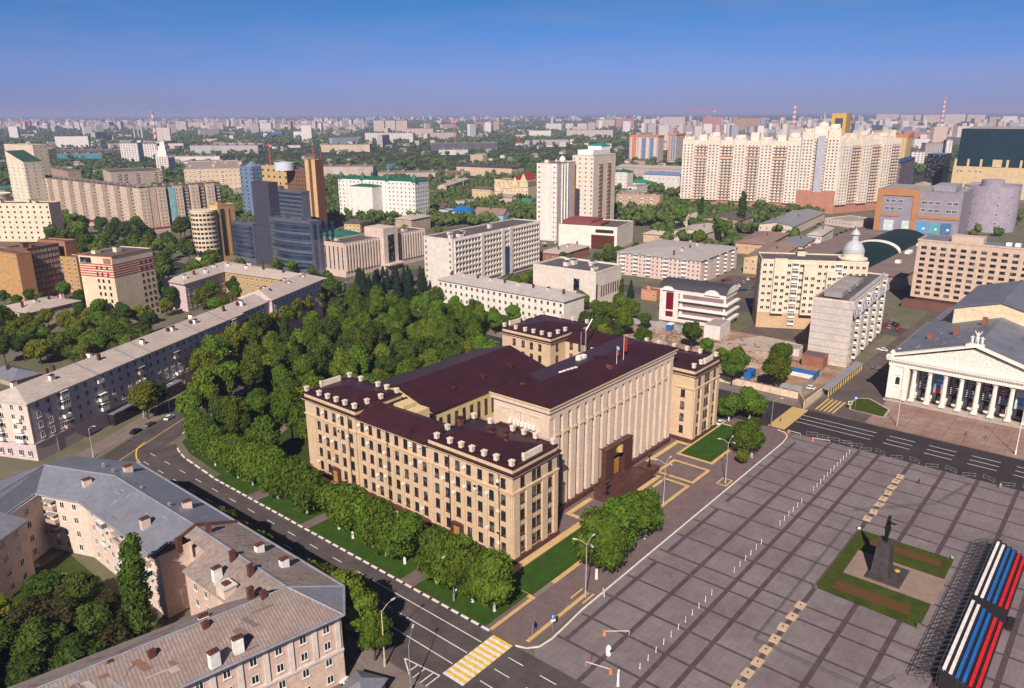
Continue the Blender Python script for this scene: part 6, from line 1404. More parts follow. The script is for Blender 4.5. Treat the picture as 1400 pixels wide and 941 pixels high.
# ------------------------------------------------------------------ the far city: blocks too small to show single windows
WDK = (.16,.15,.17)
FM = [windowed('far_pale', (.56,.47,.43), WDK, 6, 3.6), windowed('far_peach', (.56,.42,.35), WDK, 6, 3.6), windowed('far_white', (.66,.60,.58), WDK, 7, 4), windowed('far_grey', (.40,.35,.34), WDK, 6, 3.4), windowed('far_red', (.46,.20,.17), WDK, 7, 4), windowed('far_brown', (.40,.24,.14), WDK, 7, 4)]
FR_ = [paint((.22,.18,.18)), paint((.30,.25,.24)), paint((.07,.16,.11)), paint((.24,.07,.06)), paint((.06,.16,.34))]
def far_block(label, x0, x1, yt, yb, mi=0, rot=10, group=None, depth=18, name='apartment_block', cat='apartment block', mat_=None):
    xm = (x0+x1)/2; a = P(x0,yb); b = P(x1,yb); wd = math.hypot(a[0]-b[0],a[1]-b[1]); h = hgt(*P(xm,yb), yt); g0 = P(xm,yb)
    az = math.atan2(b[1]-a[1], b[0]-a[0]); t = thing(name, label, cat, (g0[0],g0[1],0), az+rad(rot), group)
    FOOT.append((g0[0],g0[1],wd/2+8,(a[0],a[1],az,wd,depth)))
    m = MB(); m.box(-wd/2,wd/2,0,depth,.03,h); m.build('wall', [mat_ or FM[mi]], t)
    m = MB(); m.box(-wd/2-.3,wd/2+.3,-.3,depth+.3,h,h+.9); n = max(1,int(wd/25))
    for k in range(n): x = -wd/2+wd*(k+.5)/n; m.box(x-3,x+3,depth*.3,depth*.7,h+.9,h+4)
    m.build('roof', [FR_[0]], t); return t
for x0,x1,yt,yb,mi,lb in ((22,28.5,165,178,4,'leftmost of three rose red towers on the far left horizon'),(30,36,165,178,4,'middle one of three rose red towers on the far left horizon'),(36.5,42,165,178,4,'rightmost of three rose red towers on the far left horizon'),
  (109,125,167,179,2,'white twin block standing out on the far left skyline'),(241,256,166,181,0,'pale tall block on the skyline right of the spire tower'),(257,290,167,178,1,'long peach block behind the pale skyline block'),(343,354,169,184,3,'left one of two striped towers on the skyline above the brown tower'),(356,372,168,184,2,'wider right one of two striped towers on the skyline above the brown tower'),
  (511,526,165,183,0,'leftmost of three joined pale towers in the centre of the skyline'),(527,541,165,183,0,'middle of three joined pale towers in the centre of the skyline'),(542,557,165,183,1,'rightmost of three joined towers with a red stripe in the centre of the skyline'),(498,566,182,195,2,'long white block with a red roof edge below the three joined towers'),(556,592,176,188,1,'peach block stepping down right of the three joined towers'),
  (746,768,169,180,2,'widest of three white slabs on the skyline right of centre'),(773,784,169,180,2,'middle of three white slabs on the skyline right of centre'),(789,802,169,180,2,'right hand one of three white slabs on the skyline'),(774,838,178,188,0,'long pale row below the three white slabs'),
  (815,840,164,176,1,'rose block at the left end of the right skyline'),(842,866,163,177,4,'reddish pale block in the right skyline beside the white slab tower'),(960,985,160,181,4,'dark red brick tower under the tower crane'),(1000,1038,162,183,5,'broad brown block behind the roofs of the apartment complex'),
  (1197,1228,156,167,1,'first rose slab of the far right ridge'),(1230,1258,157,168,0,'second slab of the far right ridge'),(1260,1284,157,172,1,'rosy slab left of the far striped chimney'),(1290,1318,156,172,0,'pale slab right of the far striped chimney'),(1320,1346,157,172,1,'last rose slab of the far right ridge before the glass block'),(1350,1366,160,178,3,'brownish block above the dark glass block'),(1368,1388,159,178,2,'white paired tower above the dark glass block'),
  (1244,1262,208,226,2,'pale low block right of the yellow and orange tower'),(1262,1300,196,214,3,'rose grey block behind the black glass wing'),(1290,1298,192,222,2,'narrow white tower beside the black glass wing'),(888,905,170,184,0,'pale tower behind the white slab tower'),(905,936,160,176,0,'light slab on the skyline left of the tower crane'),
  (166,192,196,221,2,'left half of the big white hospital block'),(190,217,197,217,2,'right half of the big white hospital block set back')):
    far_block(lb, x0,x1,yt,yb,mi, rot=-6 if mi in (0,2) else 8)
for x0,x1,yt,yb,lb,c in ((262,352,199,210,'very long low factory hall with a pale grey roof left of the ochre tower',(.40,.37,.37)),(300,345,196,201,'second long factory hall behind the first',(.42,.36,.34)),(80,166,205,211,'long dark shed among trees on the left',(.10,.07,.08)),(80,140,211,217,'turquoise roofed shed among trees on the left',(.05,.22,.28)),(352,385,181,186,'bright blue low hall on the skyline',(.04,.18,.45)),(402,420,180,190,'white pale green hall below the thin mast',(.55,.60,.58)),
  (440,505,198,208,'long cream hall with a dark end in the middle distance',(.52,.42,.30)),(590,680,196,206,'row of dark roofed railway sheds in the middle distance',(.10,.085,.10)),(600,640,205,212,'white hall with a green roof by the railway sheds',(.50,.50,.46)),(500,640,236,242,'low flat roofed row behind the white house with green roofs',(.42,.34,.31)),(440,510,228,244,'grey flat block left of the white house with green roofs',(.45,.37,.33)),(130,160,255,262,'low grey shed between the panel blocks',(.36,.30,.28)),(228,300,214,224,'white domed market row behind the peach block',(.60,.54,.52)),(250,330,221,229,'pale row house behind the peach block',(.50,.44,.40))):
    far_block(lb, x0,x1,yt,yb,0, rot=4, depth=40, name='hall', cat='hall', mat_=paint(c, scale=.05, var=.2))
STK = mat('red_white_chimney', (.62,.55,.54), var=.1, scale=.1); stripes(STK, (0,0,1), 26, .5, (.50,.08,.06), .85); STG = paint((.46,.44,.46))
def stack(px, yt, yb, w, label, m_=None):
    x, y = P(px, yb); h = hgt(x,y,yt); k = math.hypot(x,y)/F_PX; t = thing('chimney_stack', label, 'chimney', (x,y,0)); m = MB(); m.cyl(0,0,0,h,w*k*.62,w*k*.40,12); m.build('shaft', [m_ or STK], t)
    m = MB(); m.cyl(0,0,h,h+h*.015,w*k*.46,w*k*.46,12); m.build('rim', [STG], t)
stack(213.5,153,194,3.4,'tall white and red chimney on the left skyline'); stack(185,173,192,1.8,'shortest grey chimney left of the tall white and red one',STG); stack(190.5,171,192,1.6,'thin grey chimney between two others on the left skyline',STG); stack(195.5,163,192,2.2,'dark topped grey chimney next to the tall white and red one',STG)
stack(1084,145,178,4.4,'red and white chimney above the roof of the apartment complex'); stack(1286,134,176,3.6,'tall pale red chimney on the far right skyline'); stack(421,164,184,.9,'thin grey mast on the skyline right of the brown tower',STG)
def crane(px, yt, yb, jl, jr, label):
    x, y = P(px, yb); h = hgt(x,y,yt); k = math.hypot(x,y)/F_PX; t = thing('tower_crane', label, 'crane', (x,y,0), math.atan2(P(px+5,yb)[1]-y, P(px+5,yb)[0]-x)); c = paint((.55,.10,.09))
    m = MB(); w = .55*k
    for sx in (-w,w):
        for sy in (-w,w): m.tube((sx,sy,0),(sx,sy,h),.25*k,4)
    for i in range(12): m.tube((-w,-w,h*i/12),(w,-w,h*(i+1)/12),.14*k,4); m.tube((w,-w,h*i/12),(-w,-w,h*(i+1)/12),.14*k,4)
    m.build('mast', [c], t); m = MB()
    for z in (0,1.3): m.tube((-jl*k,0,h+z*k*.8),(jr*k,0,h+z*k*.8),.32*k,4)
    for i in range(14): a = -jl*k+(jl+jr)*k*i/14; m.tube((a,0,h),(a+(jl+jr)*k/14,0,h+1.04*k),.16*k,4)
    m.tube((0,0,h),(0,0,h+3.0*k),.4*k,4); m.build('jib', [c], t); m = MB(); m.box(jr*k-3*k,jr*k,-.6*k,.6*k,h-1.6*k,h); m.build('counterweight', [STG], t)
crane(965,152,176,27,11,'red tower crane with a long level jib on the right skyline'); crane(622,166,198,15,3,'slim red tower crane near the railway sheds'); crane(371,199,232,3,3,'short red crane beside the blue grey tower')
# low houses scattered among the trees (individual things)
HOUSES = [('small house with a grey pitched roof among the trees of the middle distance',(.55,.45,.38),(.26,.22,.21)),('small house with a red roof among the trees of the middle distance',(.60,.48,.40),(.33,.06,.05)),('small house with a green roof among the trees of the middle distance',(.60,.55,.48),(.04,.18,.11)),('small house with a brown roof among the trees of the middle distance',(.50,.38,.28),(.16,.10,.085)),('small house with a blue roof among the trees of the middle distance',(.58,.54,.52),(.05,.16,.38)),('small white flat roofed building among the trees of the middle distance',(.66,.61,.57),(.30,.26,.25))]
HM = [(paint(c, scale=.1), paint(r, scale=.1)) for _, c, r in HOUSES]
rh_ = random.Random(5); nH = 0; tries = 0
while nH < 170 and tries < 4000:
    tries += 1; px = rh_.uniform(0,1400); py = 197+ (rh_.random()**1.3)*98
    if px > 1200 and py > 215: continue
    x, y = P(px, py); k = rh_.choices(range(6), (5,1.3,1,3,1,4))[0]
    w, d, h = rh_.uniform(12,34), rh_.uniform(9,14), rh_.uniform(4,10)
    if inside_foot(x,y,14): continue
    FOOT.append((x,y,w/2+3,(x-w/2,y-d/2,0,w,d))); lb, _, _ = HOUSES[k]; a = rh_.choice((.05,.05,.3,-.3,1.6))
    t = thing('small_house', lb, 'house', (x,y,0), a, lb.replace('small','scattered')); m = MB(); m.box(-w/2,w/2,-d/2,d/2,.03,h,0); m.build('wall', [HM[k][0]], t)
    m = MB(); m.box(-w/2-.2,w/2+.2,-d/2-.2,d/2+.2,h,h+.6) if k == 5 else m.gable(-w/2,w/2,-d/2,d/2,h+.01,h+3.6,'x',0,ov=.5); m.build('roof', [HM[k][1]], t)
    n = int(w/4); wp = wtpl(1.8,1.6,.12,1,False)
    if math.hypot(x,y) < 1150: windows(t, [(-w/2+2+i*(w-4)/max(1,n-1),-d/2-.02,z,0) for i in range(n) for z in ([h*.5] if h < 6 else [h*.3,h*.72])]+[(-w/2-.02,s,z,-math.pi/2) for s in (-d*.2,d*.2) for z in ([h*.5] if h < 6 else [h*.3,h*.72])], wp, [WHITE,GLASS,TRIMW])
    nH += 1
# the far city as a mass
fc = MB(); rf2 = random.Random(9)
def far_box(px, py, big):
    x, y = P(px, py); dist = math.hypot(x,y)
    if inside_foot(x,y,10): return
    if big: w, d, h = rf2.uniform(40,130), rf2.uniform(14,20), rf2.choice((16,27,30,36,48,60))
    else: w, d, h = rf2.uniform(16,60), rf2.uniform(12,18), rf2.choice((5,6,8,9,15,16))
    if h > 40: w = rf2.uniform(24,45)
    c, s = rf2.choice(((1,0),(.8,.6),(.77,-.64))); mi = rf2.choices(range(7),(4,4,3,2,.6,.5,.8))[0]
    fc.prism([(x+c*a-s*b, y+s*a+c*b) for a,b in ((-w/2,-d/2),(w/2,-d/2),(w/2,d/2),(-w/2,d/2))], 0, h, mi, top=(7+rf2.choices(range(5),(6,6,.7,1.0,.6))[0]), bottom=False)
for i in range(2600):
    px = rf2.uniform(-150,1550); py = 166+ (rf2.random()**1.6)*38
    if px < 900 and py > 188 and rf2.random() < .7: continue
    if px < 500 and 178 < py < 192 and rf2.random() < .5: continue
    far_box(px, py, rf2.random() < .12)
for i in range(640): far_box(rf2.uniform(-60,500), 168+rf2.random()*12, True)
for i in range(420): far_box(rf2.uniform(880,1500), 165+rf2.random()**1.3*34, True)
for i in range(220): far_box(rf2.uniform(500,900), 163+rf2.random()*4, True)
fc.build('far_city_blocks', [paint((.56,.48,.45)),paint((.56,.42,.36)),paint((.66,.61,.60)),paint((.42,.36,.35)),paint((.44,.20,.17)),paint((.42,.28,.20)),paint((.30,.34,.42))]+FR_, kind='stuff', label='far off mass of pale housing blocks fading into the haze')
# ------------------------------------------------------------------ trees
def leafmat(name, c1, c2, objvar=.22):
    return mat(name, c1, col2=c2, scale=.55, rough=.75, spec=.12, objvar=objvar, trans=.34, detail=5, grime=.2)
LF_LIND = leafmat('linden_leaves', (.064,.122,.012), (.145,.232,.024)); LF_PARK = leafmat('park_leaves', (.066,.120,.013), (.155,.235,.024), .30); LF_YEL = leafmat('spring_leaves', (.115,.140,.014), (.21,.235,.025), .2)
LF_POP = leafmat('poplar_leaves', (.050,.090,.014), (.105,.155,.022), .2); LF_SPR = leafmat('spruce_needles', (.018,.042,.026), (.042,.070,.036), .25); LF_DARK = leafmat('dark_leaves', (.040,.078,.014), (.095,.145,.024), .22); LF_OLI = leafmat('dull_leaves', (.050,.052,.018), (.085,.078,.030), .2)
BARK = mat('bark', (.05,.038,.03), var=.3, scale=2., rough=.95); LIME = paint((.70,.67,.64))
def ico(): 
    t = (1+5**.5)/2; v = np.array([(-1,t,0),(1,t,0),(-1,-t,0),(1,-t,0),(0,-1,t),(0,1,t),(0,-1,-t),(0,1,-t),(t,0,-1),(t,0,1),(-t,0,-1),(-t,0,1)],float); v /= np.linalg.norm(v[0])
    f = np.array([(0,11,5),(0,5,1),(0,1,7),(0,7,10),(0,10,11),(1,5,9),(5,11,4),(11,10,2),(10,7,6),(7,1,8),(3,9,4),(3,4,2),(3,2,6),(3,6,8),(3,8,9),(4,9,5),(2,4,11),(6,2,10),(8,6,7),(9,8,1)]); return v, f
ICV, ICF = ico()
def leaf_arrays(c, r, n, size, g, up=.25, flat=1.):
    """c (k,3) lobe centres, r (k,3) lobe radii, n leaves spread over the lobes -> quad corners (n,4,3)"""
    k = len(c); w = (r[:,0]*r[:,2]); i = g.choice(k, n, p=w/w.sum()); d = g.normal(size=(n,3)); d[:,2] += up; d /= np.linalg.norm(d,axis=1)[:,None]
    p = c[i] + d*r[i]*g.uniform(.72,1.08,(n,1)); nn = d + g.normal(size=(n,3))*.55; nn /= np.linalg.norm(nn,axis=1)[:,None]
    a = np.cross(nn, g.normal(size=(n,3))); a /= np.linalg.norm(a,axis=1)[:,None]; b = np.cross(nn,a); s = size*g.uniform(.6,1.25,(n,1)); 
    return np.stack([p-a*s-b*s*.55, p+a*s*.2-b*s*.75, p+a*s+b*s*.2, p-a*s*.1+b*s*.7],1)
def mesh_np(name, quads, tris_v, tris_f, m_):
    nq = len(quads); V = np.concatenate([quads.reshape(-1,3), tris_v]) if len(tris_v) else quads.reshape(-1,3)
    me = D.meshes.new(name); me.vertices.add(len(V)); me.vertices.foreach_set('co', V.astype(np.float32).ravel())
    nl = nq*4+len(tris_f)*3; me.loops.add(nl); li = np.concatenate([np.arange(nq*4), (tris_f+nq*4).ravel()]) if len(tris_f) else np.arange(nq*4)
    me.loops.foreach_set('vertex_index', li.astype(np.int32)); me.polygons.add(nq+len(tris_f))
    me.polygons.foreach_set('loop_start', np.concatenate([np.arange(nq)*4, nq*4+np.arange(len(tris_f))*3]).astype(np.int32)); me.polygons.foreach_set('loop_total', np.concatenate([np.full(nq,4),np.full(len(tris_f),3)]).astype(np.int32))
    me.materials.append(m_); me.update(calc_edges=True); me.validate(); return me
def cores(c, r, k=.80):
    V = np.concatenate([ICV*r[i]*k+c[i] for i in range(len(c))]); F = np.concatenate([ICF+12*i for i in range(len(c))]); return V, F
def crown_mesh(kind, n, size, m_, seed):
    g = np.random.default_rng(seed)
    if kind in ('round','linden','loose'):
        R, Z0, Z1 = {'round':(5.0,3.6,14.),'linden':(5.1,1.15,11.),'loose':(5.2,2.6,13.)}[kind]; k = {'round':17,'linden':15,'loose':20}[kind]
        zc, rz = (Z0+Z1)/2, (Z1-Z0)/2; d = g.normal(size=(k,3)); d /= np.linalg.norm(d,axis=1)[:,None]; q = .62 if kind != 'loose' else .74
        c = d*np.array([R,R,rz])*(q if kind != 'linden' else .54)*g.uniform(.8,1.06,(k,1)); c[:,2] = c[:,2]*(1.) + zc; 
        c[:,:2] *= (1-.25*np.clip((c[:,2]-zc)/rz,0,1))[:,None]
        r = np.ones((k,3))*R*g.uniform(.34,.50,(k,1))*{'loose':.8,'linden':1.15}.get(kind,1); r[:,2] *= .85
        c = np.vstack([c,[[0,0,zc]]]); r = np.vstack([r,[[R*.62,R*.62,rz*.7]]])
    elif kind == 'poplar':
        k = 16; z = np.linspace(2.5,21,k); c = np.stack([g.normal(size=k)*.5,g.normal(size=k)*.5,z],1); pr = 1.9*np.sin(np.clip((z)/23.5,0,1)*math.pi)**.6+.35; r = np.stack([pr,pr,np.full(k,1.9)],1)
    elif kind == 'spruce':
        k = 15; z = np.linspace(1.6,14,k); pr = 3.3*(1-z/15.4)+.25; c = np.stack([g.normal(size=k)*.15,g.normal(size=k)*.15,z],1); r = np.stack([pr,pr,np.full(k,.75)],1)
    elif kind == 'bush':
        k = 9; c = g.normal(size=(k,3))*np.array([1.2,1.2,.35])+np.array([0,0,1.1]); r = np.ones((k,3))*g.uniform(.7,1.15,(k,1))
    q = leaf_arrays(c, r, n, size, g, up=.3 if kind != 'spruce' else -.1); v, f = cores(c, r, .80 if kind != 'loose' else .62)
    return mesh_np('crown', q, v, f, m_)
def trunk_mesh(h, r, limbs=True, lime=False, seed=0):
    rr = random.Random(seed); m = MB()
    if lime: m.cyl(0,0,0,1.7,r*1.25,r*1.05,8,1,cap=False); m.cyl(0,0,1.7,h,r*1.05,r*.45,8,0,cap=False)
    else: m.cyl(0,0,0,.5,r*1.5,r*1.1,8,0,cap=False); m.cyl(0,0,.5,h,r*1.1,r*.4,8,0,cap=False)
    if limbs:
        for k in range(6):
            a = k*1.1+rr.random(); z = h*(.35+.09*k); L_ = h*.38; m.tube((0,0,z),(math.cos(a)*L_*.8,math.sin(a)*L_*.8,z+L_*.8),r*.42,5,0,r*.12)
    return m.mesh('trunk', [BARK, LIME])
TREE = {}
def variants(key, kind, leaf, n, size, cnt, h, r, lime=False, seed=1): TREE[key] = [(crown_mesh(kind,n,size,leaf,seed*31+i), trunk_mesh(h,r,kind in ('round','linden','loose'),lime,i)) for i in range(cnt)]
variants('linden','linden',LF_LIND,6500,.33,3,8,.24,True,1); variants('park','round',LF_PARK,4600,.42,4,10,.28,False,2); variants('spring','loose',LF_YEL,3200,.42,3,10,.26,False,3)
variants('poplar','poplar',LF_POP,3800,.36,2,20,.3,False,4); variants('spruce','spruce',LF_SPR,3000,.38,2,14,.2,False,5); variants('dark','round',LF_DARK,4200,.42,3,10,.28,False,6); variants('bush','bush',LF_PARK,900,.26,2,1.4,.1,False,7); variants('dull','loose',LF_OLI,1500,.36,2,10,.26,False,8)
variants('mid','round',LF_DARK,900,.9,3,9,.3,False,9); variants('midg','round',LF_PARK,900,.9,3,9,.3,False,10)
rt = random.Random(21); NT = [0]
NAMES = {'linden':('linden_tree','linden'),'park':('broadleaf_tree','tree'),'spring':('maple_tree','tree'),'poplar':('poplar_tree','poplar'),'spruce':('spruce_tree','spruce'),'dark':('broadleaf_tree','tree'),'bush':('bush','bush'),'dull':('shrubby_tree','tree'),'mid':('broadleaf_tree','tree'),'midg':('broadleaf_tree','tree')}
MASS = []
def tree(key, x, y, s, label, group=None, sz=None, z=0.05):
    if key in ('mid','midg'):
        NT[0] += 1
        if NT[0] > 95: MASS.append((x,y,s*5.2)); return
    cr, tr = TREE[key][rt.randrange(len(TREE[key]))]; nm, cat = NAMES[key]
    t = thing(nm, label, cat, (x,y,z), rt.uniform(0,6.28), group); t.scale = (s,s,sz or s)
    link('trunk', tr, t); link('crown', cr, t); return t
# lindens along the left facade
ys_ = [96,102,107.5,113.5,125,131,137,144,150.5,163.5,170,177.5,184,190.5]
for i, y in enumerate(ys_): tree('linden',106.8+(.0 if i%2 else .6),y,rt.uniform(1.18,1.30),'%s clipped linden of the row beside the tan facade, counted from the near street corner' % ordinal(i),'lindens beside the left facade',rt.uniform(1.26,1.40),.14)
for i, y in enumerate((198,204,211,217,222,227)): tree('linden',106.6+max(0,(y-215)*.35),y,1.0,'%s smaller linden where the kerb bends, counted from the side path' % ordinal(i),'lindens at the bend',1.2,.14)
for i,(x,y,s) in enumerate(((131.8,85.6,1.32),(139.5,86.2,1.36),(147.3,86.4,1.2),(154.5,86,1.05))): tree('linden',x,y,s,['large clipped linden behind the near three armed lamp post, nearest the corner','largest clipped linden on the concourse, second from the corner','third clipped linden of the four on the concourse','smallest clipped linden, nearest the middle lamp post'][i],None,s*1.28,.1)
tree('linden',219,86.8,1.18,'round clipped linden alone at the far end of the white kerb'); tree('spring',211,84.8,.42,'thin young tree beside the far lamp post in a yellow frame'); tree('linden',247.5,98.5,1.12,'full linden at the far crosswalk, nearer to the road'); tree('linden',241.5,103.5,.95,'lower linden touching the one at the far crosswalk'); tree('dull',250,126,1.0,'brownish thin tree at the rear corner of the right wing')
for i,(x,y,s) in enumerate(((80.4,104,.62),(80.1,108.5,.85),(80.2,113.5,.95),(80,119,.85),(80.2,125,.8),(80,131,.55),(80.2,137.5,.6),(80,145,.8),(80.1,153,.8),(80,160,.85),(80.2,168,.75),(80,175,.78),(80.1,182,.62))):
    tree('park',x,y,s*1.22,'%s street tree beside the shaded street side of the L shaped house, from the corner' % ordinal(i),'street trees by the L shaped house',s*1.25,.12)
# courtyard
tree('poplar',53.5,145,1.12,'tall narrow poplar in the courtyard of the pink L shaped house',sz=1.12)
for i,(x,y,s,k) in enumerate(((43,158,.9,'dull'),(37,153,.95,'dark'),(32,160,.85,'dark'),(46,142,.8,'dull'),(40,143,.9,'dark'),(33,146,.8,'dark'),(27,152,.9,'dull'),(48,168,.7,'dull'),(53,160,.6,'dull'),(24,142,.7,'dark'),(54,139,.55,'dark'),(44,135,.55,'dark'),(41,168,.7,'dull'),(50,166,.8,'dark'),(45,173,.8,'dark'),(38,161,.95,'dull'),(29,167,.9,'dark'),(21,151,1.0,'dark'),(28,138,.8,'dark'),(36,136,.7,'dark'),(47,153,.8,'dark'),(18,160,.9,'dark'),(35,172,.8,'spring'),(52,150,.6,'dull'))): tree(k,x,y,s*1.05,'courtyard tree in the shade of the pink L shaped house, one of a tangled crowd','trees in the courtyard',s*.85)
for i in range(12): tree('bush',rt.uniform(24,56),rt.uniform(128,176),rt.uniform(.7,1.5),'low bush under the courtyard trees','courtyard bushes')
# the park wood
def inpoly(x, y, poly):
    c = False; n = len(poly)
    for i in range(n):
        (a,b),(p,q) = poly[i], poly[i-1]
        if (b > y) != (q > y) and x < (p-a)*(y-b)/(q-b)+a: c = not c
    return c
pts = []
def clear(x, y, d): return all((x-a)**2+(y-b)**2 > d*d for a, b in pts)
def pathd(x, y):
    best = 99
    for (a,b),(p,q) in (((170,235),(230,301)),((111,205),(170,237)),((170,236),(238,215))):
        L2 = (p-a)**2+(q-b)**2; u = max(0,min(1,((x-a)*(p-a)+(y-b)*(q-b))/L2)); best = min(best, math.hypot(x-a-u*(p-a), y-b-u*(q-b)))
    return best
tr_ = 0; LB = 'leafy green tree in the dense park wood behind the administration building'
while len(pts) < 185 and tr_ < 16000:
    tr_ += 1; x, y = rt.uniform(106,318), rt.uniform(192,345)
    if not inpoly(x,y,park) or not clear(x,y,8.8 if x < 225 else 7.4) or pathd(x,y) < 4.2 or (x > 232 and y < 212) or (x<114 and y<232): continue
    qx_, qy_, _ = Q(x,y,0)
    if qy_ < (428 if qx_ < 600 else 446): continue
    pts.append((x,y)); k = rt.choices(('park','dark','spring'),(6,2,1.2 if x < 180 else .5))[0]; s = rt.uniform(.92,1.25)*(1 if x < 210 else .78)
    tree(k,x,y,s, {'park':'leafy green tree in the dense park wood behind the administration building','dark':'darker green tree in the dense park wood behind the administration building','spring':'yellowish green tree in the dense park wood behind the administration building'}[k], 'trees of the park wood '+k, s*rt.choice((.85,.95,1.05,1.15,1.3,1.4)))
for px,py,s,k,lb in ((408,505,.85,'poplar','dark slender poplar at the left of the park wood'),(430,498,.95,'poplar','second slender poplar beside the dark one in the park wood'),(538,500,.95,'spruce','tall dark spruce rising from the park wood'),(552,520,1.05,'spruce','dark spruce behind the left tower of the administration building'),(618,455,.8,'poplar','slim poplar in the middle of the park wood'),(655,470,.85,'poplar','slim poplar at the right of the park wood'),(395,470,.9,'poplar','slim poplar at the back left edge of the park wood'),(470,452,.8,'poplar','slim poplar near the back of the park wood'),(512,470,.75,'poplar','slim poplar left of the tall dark spruce'),(365,520,.8,'spruce','dark spruce at the left front of the park wood'),(590,500,.8,'poplar','slim poplar behind the maroon hall roof'),(350,480,.85,'poplar','slim poplar beside the slanting street')):
    x, y = P(px,py+18); tree(k,x,y,s,lb,None,s)
# slanting street: big trees before the long pink house
for i,(t,o,s,k) in enumerate(((24,-5,.85,'spring'),(30,-4.5,.7,'dark'),(62,-5,.9,'spring'),(70,-5,1.0,'park'),(79,-5,1.05,'spring'),(88,-5,1.05,'spring'),(98,-5,1.0,'spring'),(108,-5,1.05,'dark'),(119,-5,.95,'spring'),(131,-5,1.0,'spring'),(143,-5,.9,'park'),(155,-5,1.0,'spring'),(168,-5,.95,'spring'),(180,-5,.9,'spring'),(192,-5,.95,'dark'))):
    x, y = diag(t,o); tree(k,x,y,s*1.2,'%s tree before the long pink house on the slanting street, from its lit end' % ordinal(i),'trees before the long pink house',s*1.35,.12)
# behind the long pink house, on the left
B = []
def cluster(px0,px1,py0,py1,n,keys,label,group,smin=.7,smax=1.1,d=6.):
    k, tr = 0, 0
    while k < n and tr < n*60:
        tr += 1; x, y = P(rt.uniform(px0,px1), rt.uniform(py0,py1))
        if inside_foot(x,y,3.2) or any((x-a)**2+(y-b)**2 < d*d for a,b in B): continue
        B.append((x,y)); s = rt.uniform(smin,smax); key = rt.choice(keys); tree(key,x,y,s,label,group,s*rt.uniform(.9,1.1)); k += 1
cluster(0,210,438,505,40,('park','dark','park','spring'),'tree of the thick green belt behind the long pink house','trees behind the long pink house',d=7)
cluster(215,330,395,440,16,('park','dark','spring'),'tree in the yard of the ochre courtyard house','yard trees of the ochre house',d=7)
cluster(0,120,405,440,8,('dark','park'),'tree between the low cream house and the brick blocks','trees by the brick blocks',.6,.9)
cluster(60,300,312,352,44,('mid','midg'),'tree at the foot of the zigzag block','trees below the zigzag block',.9,1.4)
cluster(110,300,350,398,30,('midg','mid','midg'),'tree around the striped cream house and brick blocks','trees around the striped house',.8,1.3)
cluster(300,450,372,400,8,('midg',),'tree in front of the glass business centre','trees before the business centre',.6,.9)
cluster(490,582,386,410,30,('spruce',),'dark blue green spruce in the clump before the court building','spruces before the court building',.65,1.05,3.6)
cluster(462,500,408,415,2,('park',),'round tree at the street corner beside the spruces','trees beside the spruces')
cluster(700,800,388,428,11,('park','spring','dark'),'tree between the long white house and the flat roofed hall','trees beside the flat roofed hall',.8,1.1)
cluster(800,880,425,478,13,('park','spring','dark'),'tree at the back edge of the building site','trees behind the building site',.75,1.1)
cluster(770,900,345,368,9,('midg','mid'),'tree on the green below the concert hall','trees below the concert hall',.6,.9)
cluster(1000,1070,495,530,2,('park',),'leafy tree standing on the building site fence line','site trees')
for px,py,s,k,lb in ((1000,528,1.0,'park','leafy tree behind the site fence nearer to the maroon wing'),(1058,535,1.15,'park','large leafy tree behind the site fence beside the blue cabin'),(880,452,.7,'dark','low tree behind the roof posts of the right wing'),(945,478,1.0,'dark','dark tree rising behind the right wing roof'),(965,490,.7,'park','thin light tree beside the right wing roof'),(985,500,.6,'park','small tree at the rear of the right wing'),
  (958,306,1.15,'poplar','left one of two tall poplars before the apartment complex'),(1013,312,1.5,'poplar','right one of two tall poplars before the apartment complex'),(849,412,.6,'poplar','slim columnar tree at the corner of the flat roofed hall'),(862,408,.75,'spruce','dark spruce beside the flat roofed hall'),(925,398,.55,'spruce','small spruce in front of the pink five storey house'),(916,398,.5,'spruce','smaller spruce left in front of the pink five storey house'),(722,348,.8,'poplar','birch like tree at the corner of the concert hall'),(58,330,.6,'poplar','slim poplar in front of the cream seven storey house')):
    x, y = P(px,py); tree(k,x,y,s,lb,None,s)
cluster(885,1085,292,350,46,('mid','midg'),'tree in the overgrown yards between old houses and the apartment complex','trees of the old yards',.9,1.5)
cluster(1030,1110,345,360,5,('dull','mid'),'bare brownish tree near the old houses','bare trees near old houses',.6,.8)
cluster(1330,1400,300,330,8,('mid',),'tree beside the round shopping tower','trees beside the round tower',.8,1.2)
cluster(500,600,300,330,10,('mid','midg'),'tree around the brown three storey house','trees around the brown house',.7,1.0)
cluster(440,700,296,330,10,('midg','mid'),'tree behind the court building','trees behind the court building')
for i in range(5): x, y = P(880+i*7+rt.uniform(-3,3), 478); tree('bush',x,y,1.,'low bush on the building site','site bushes')
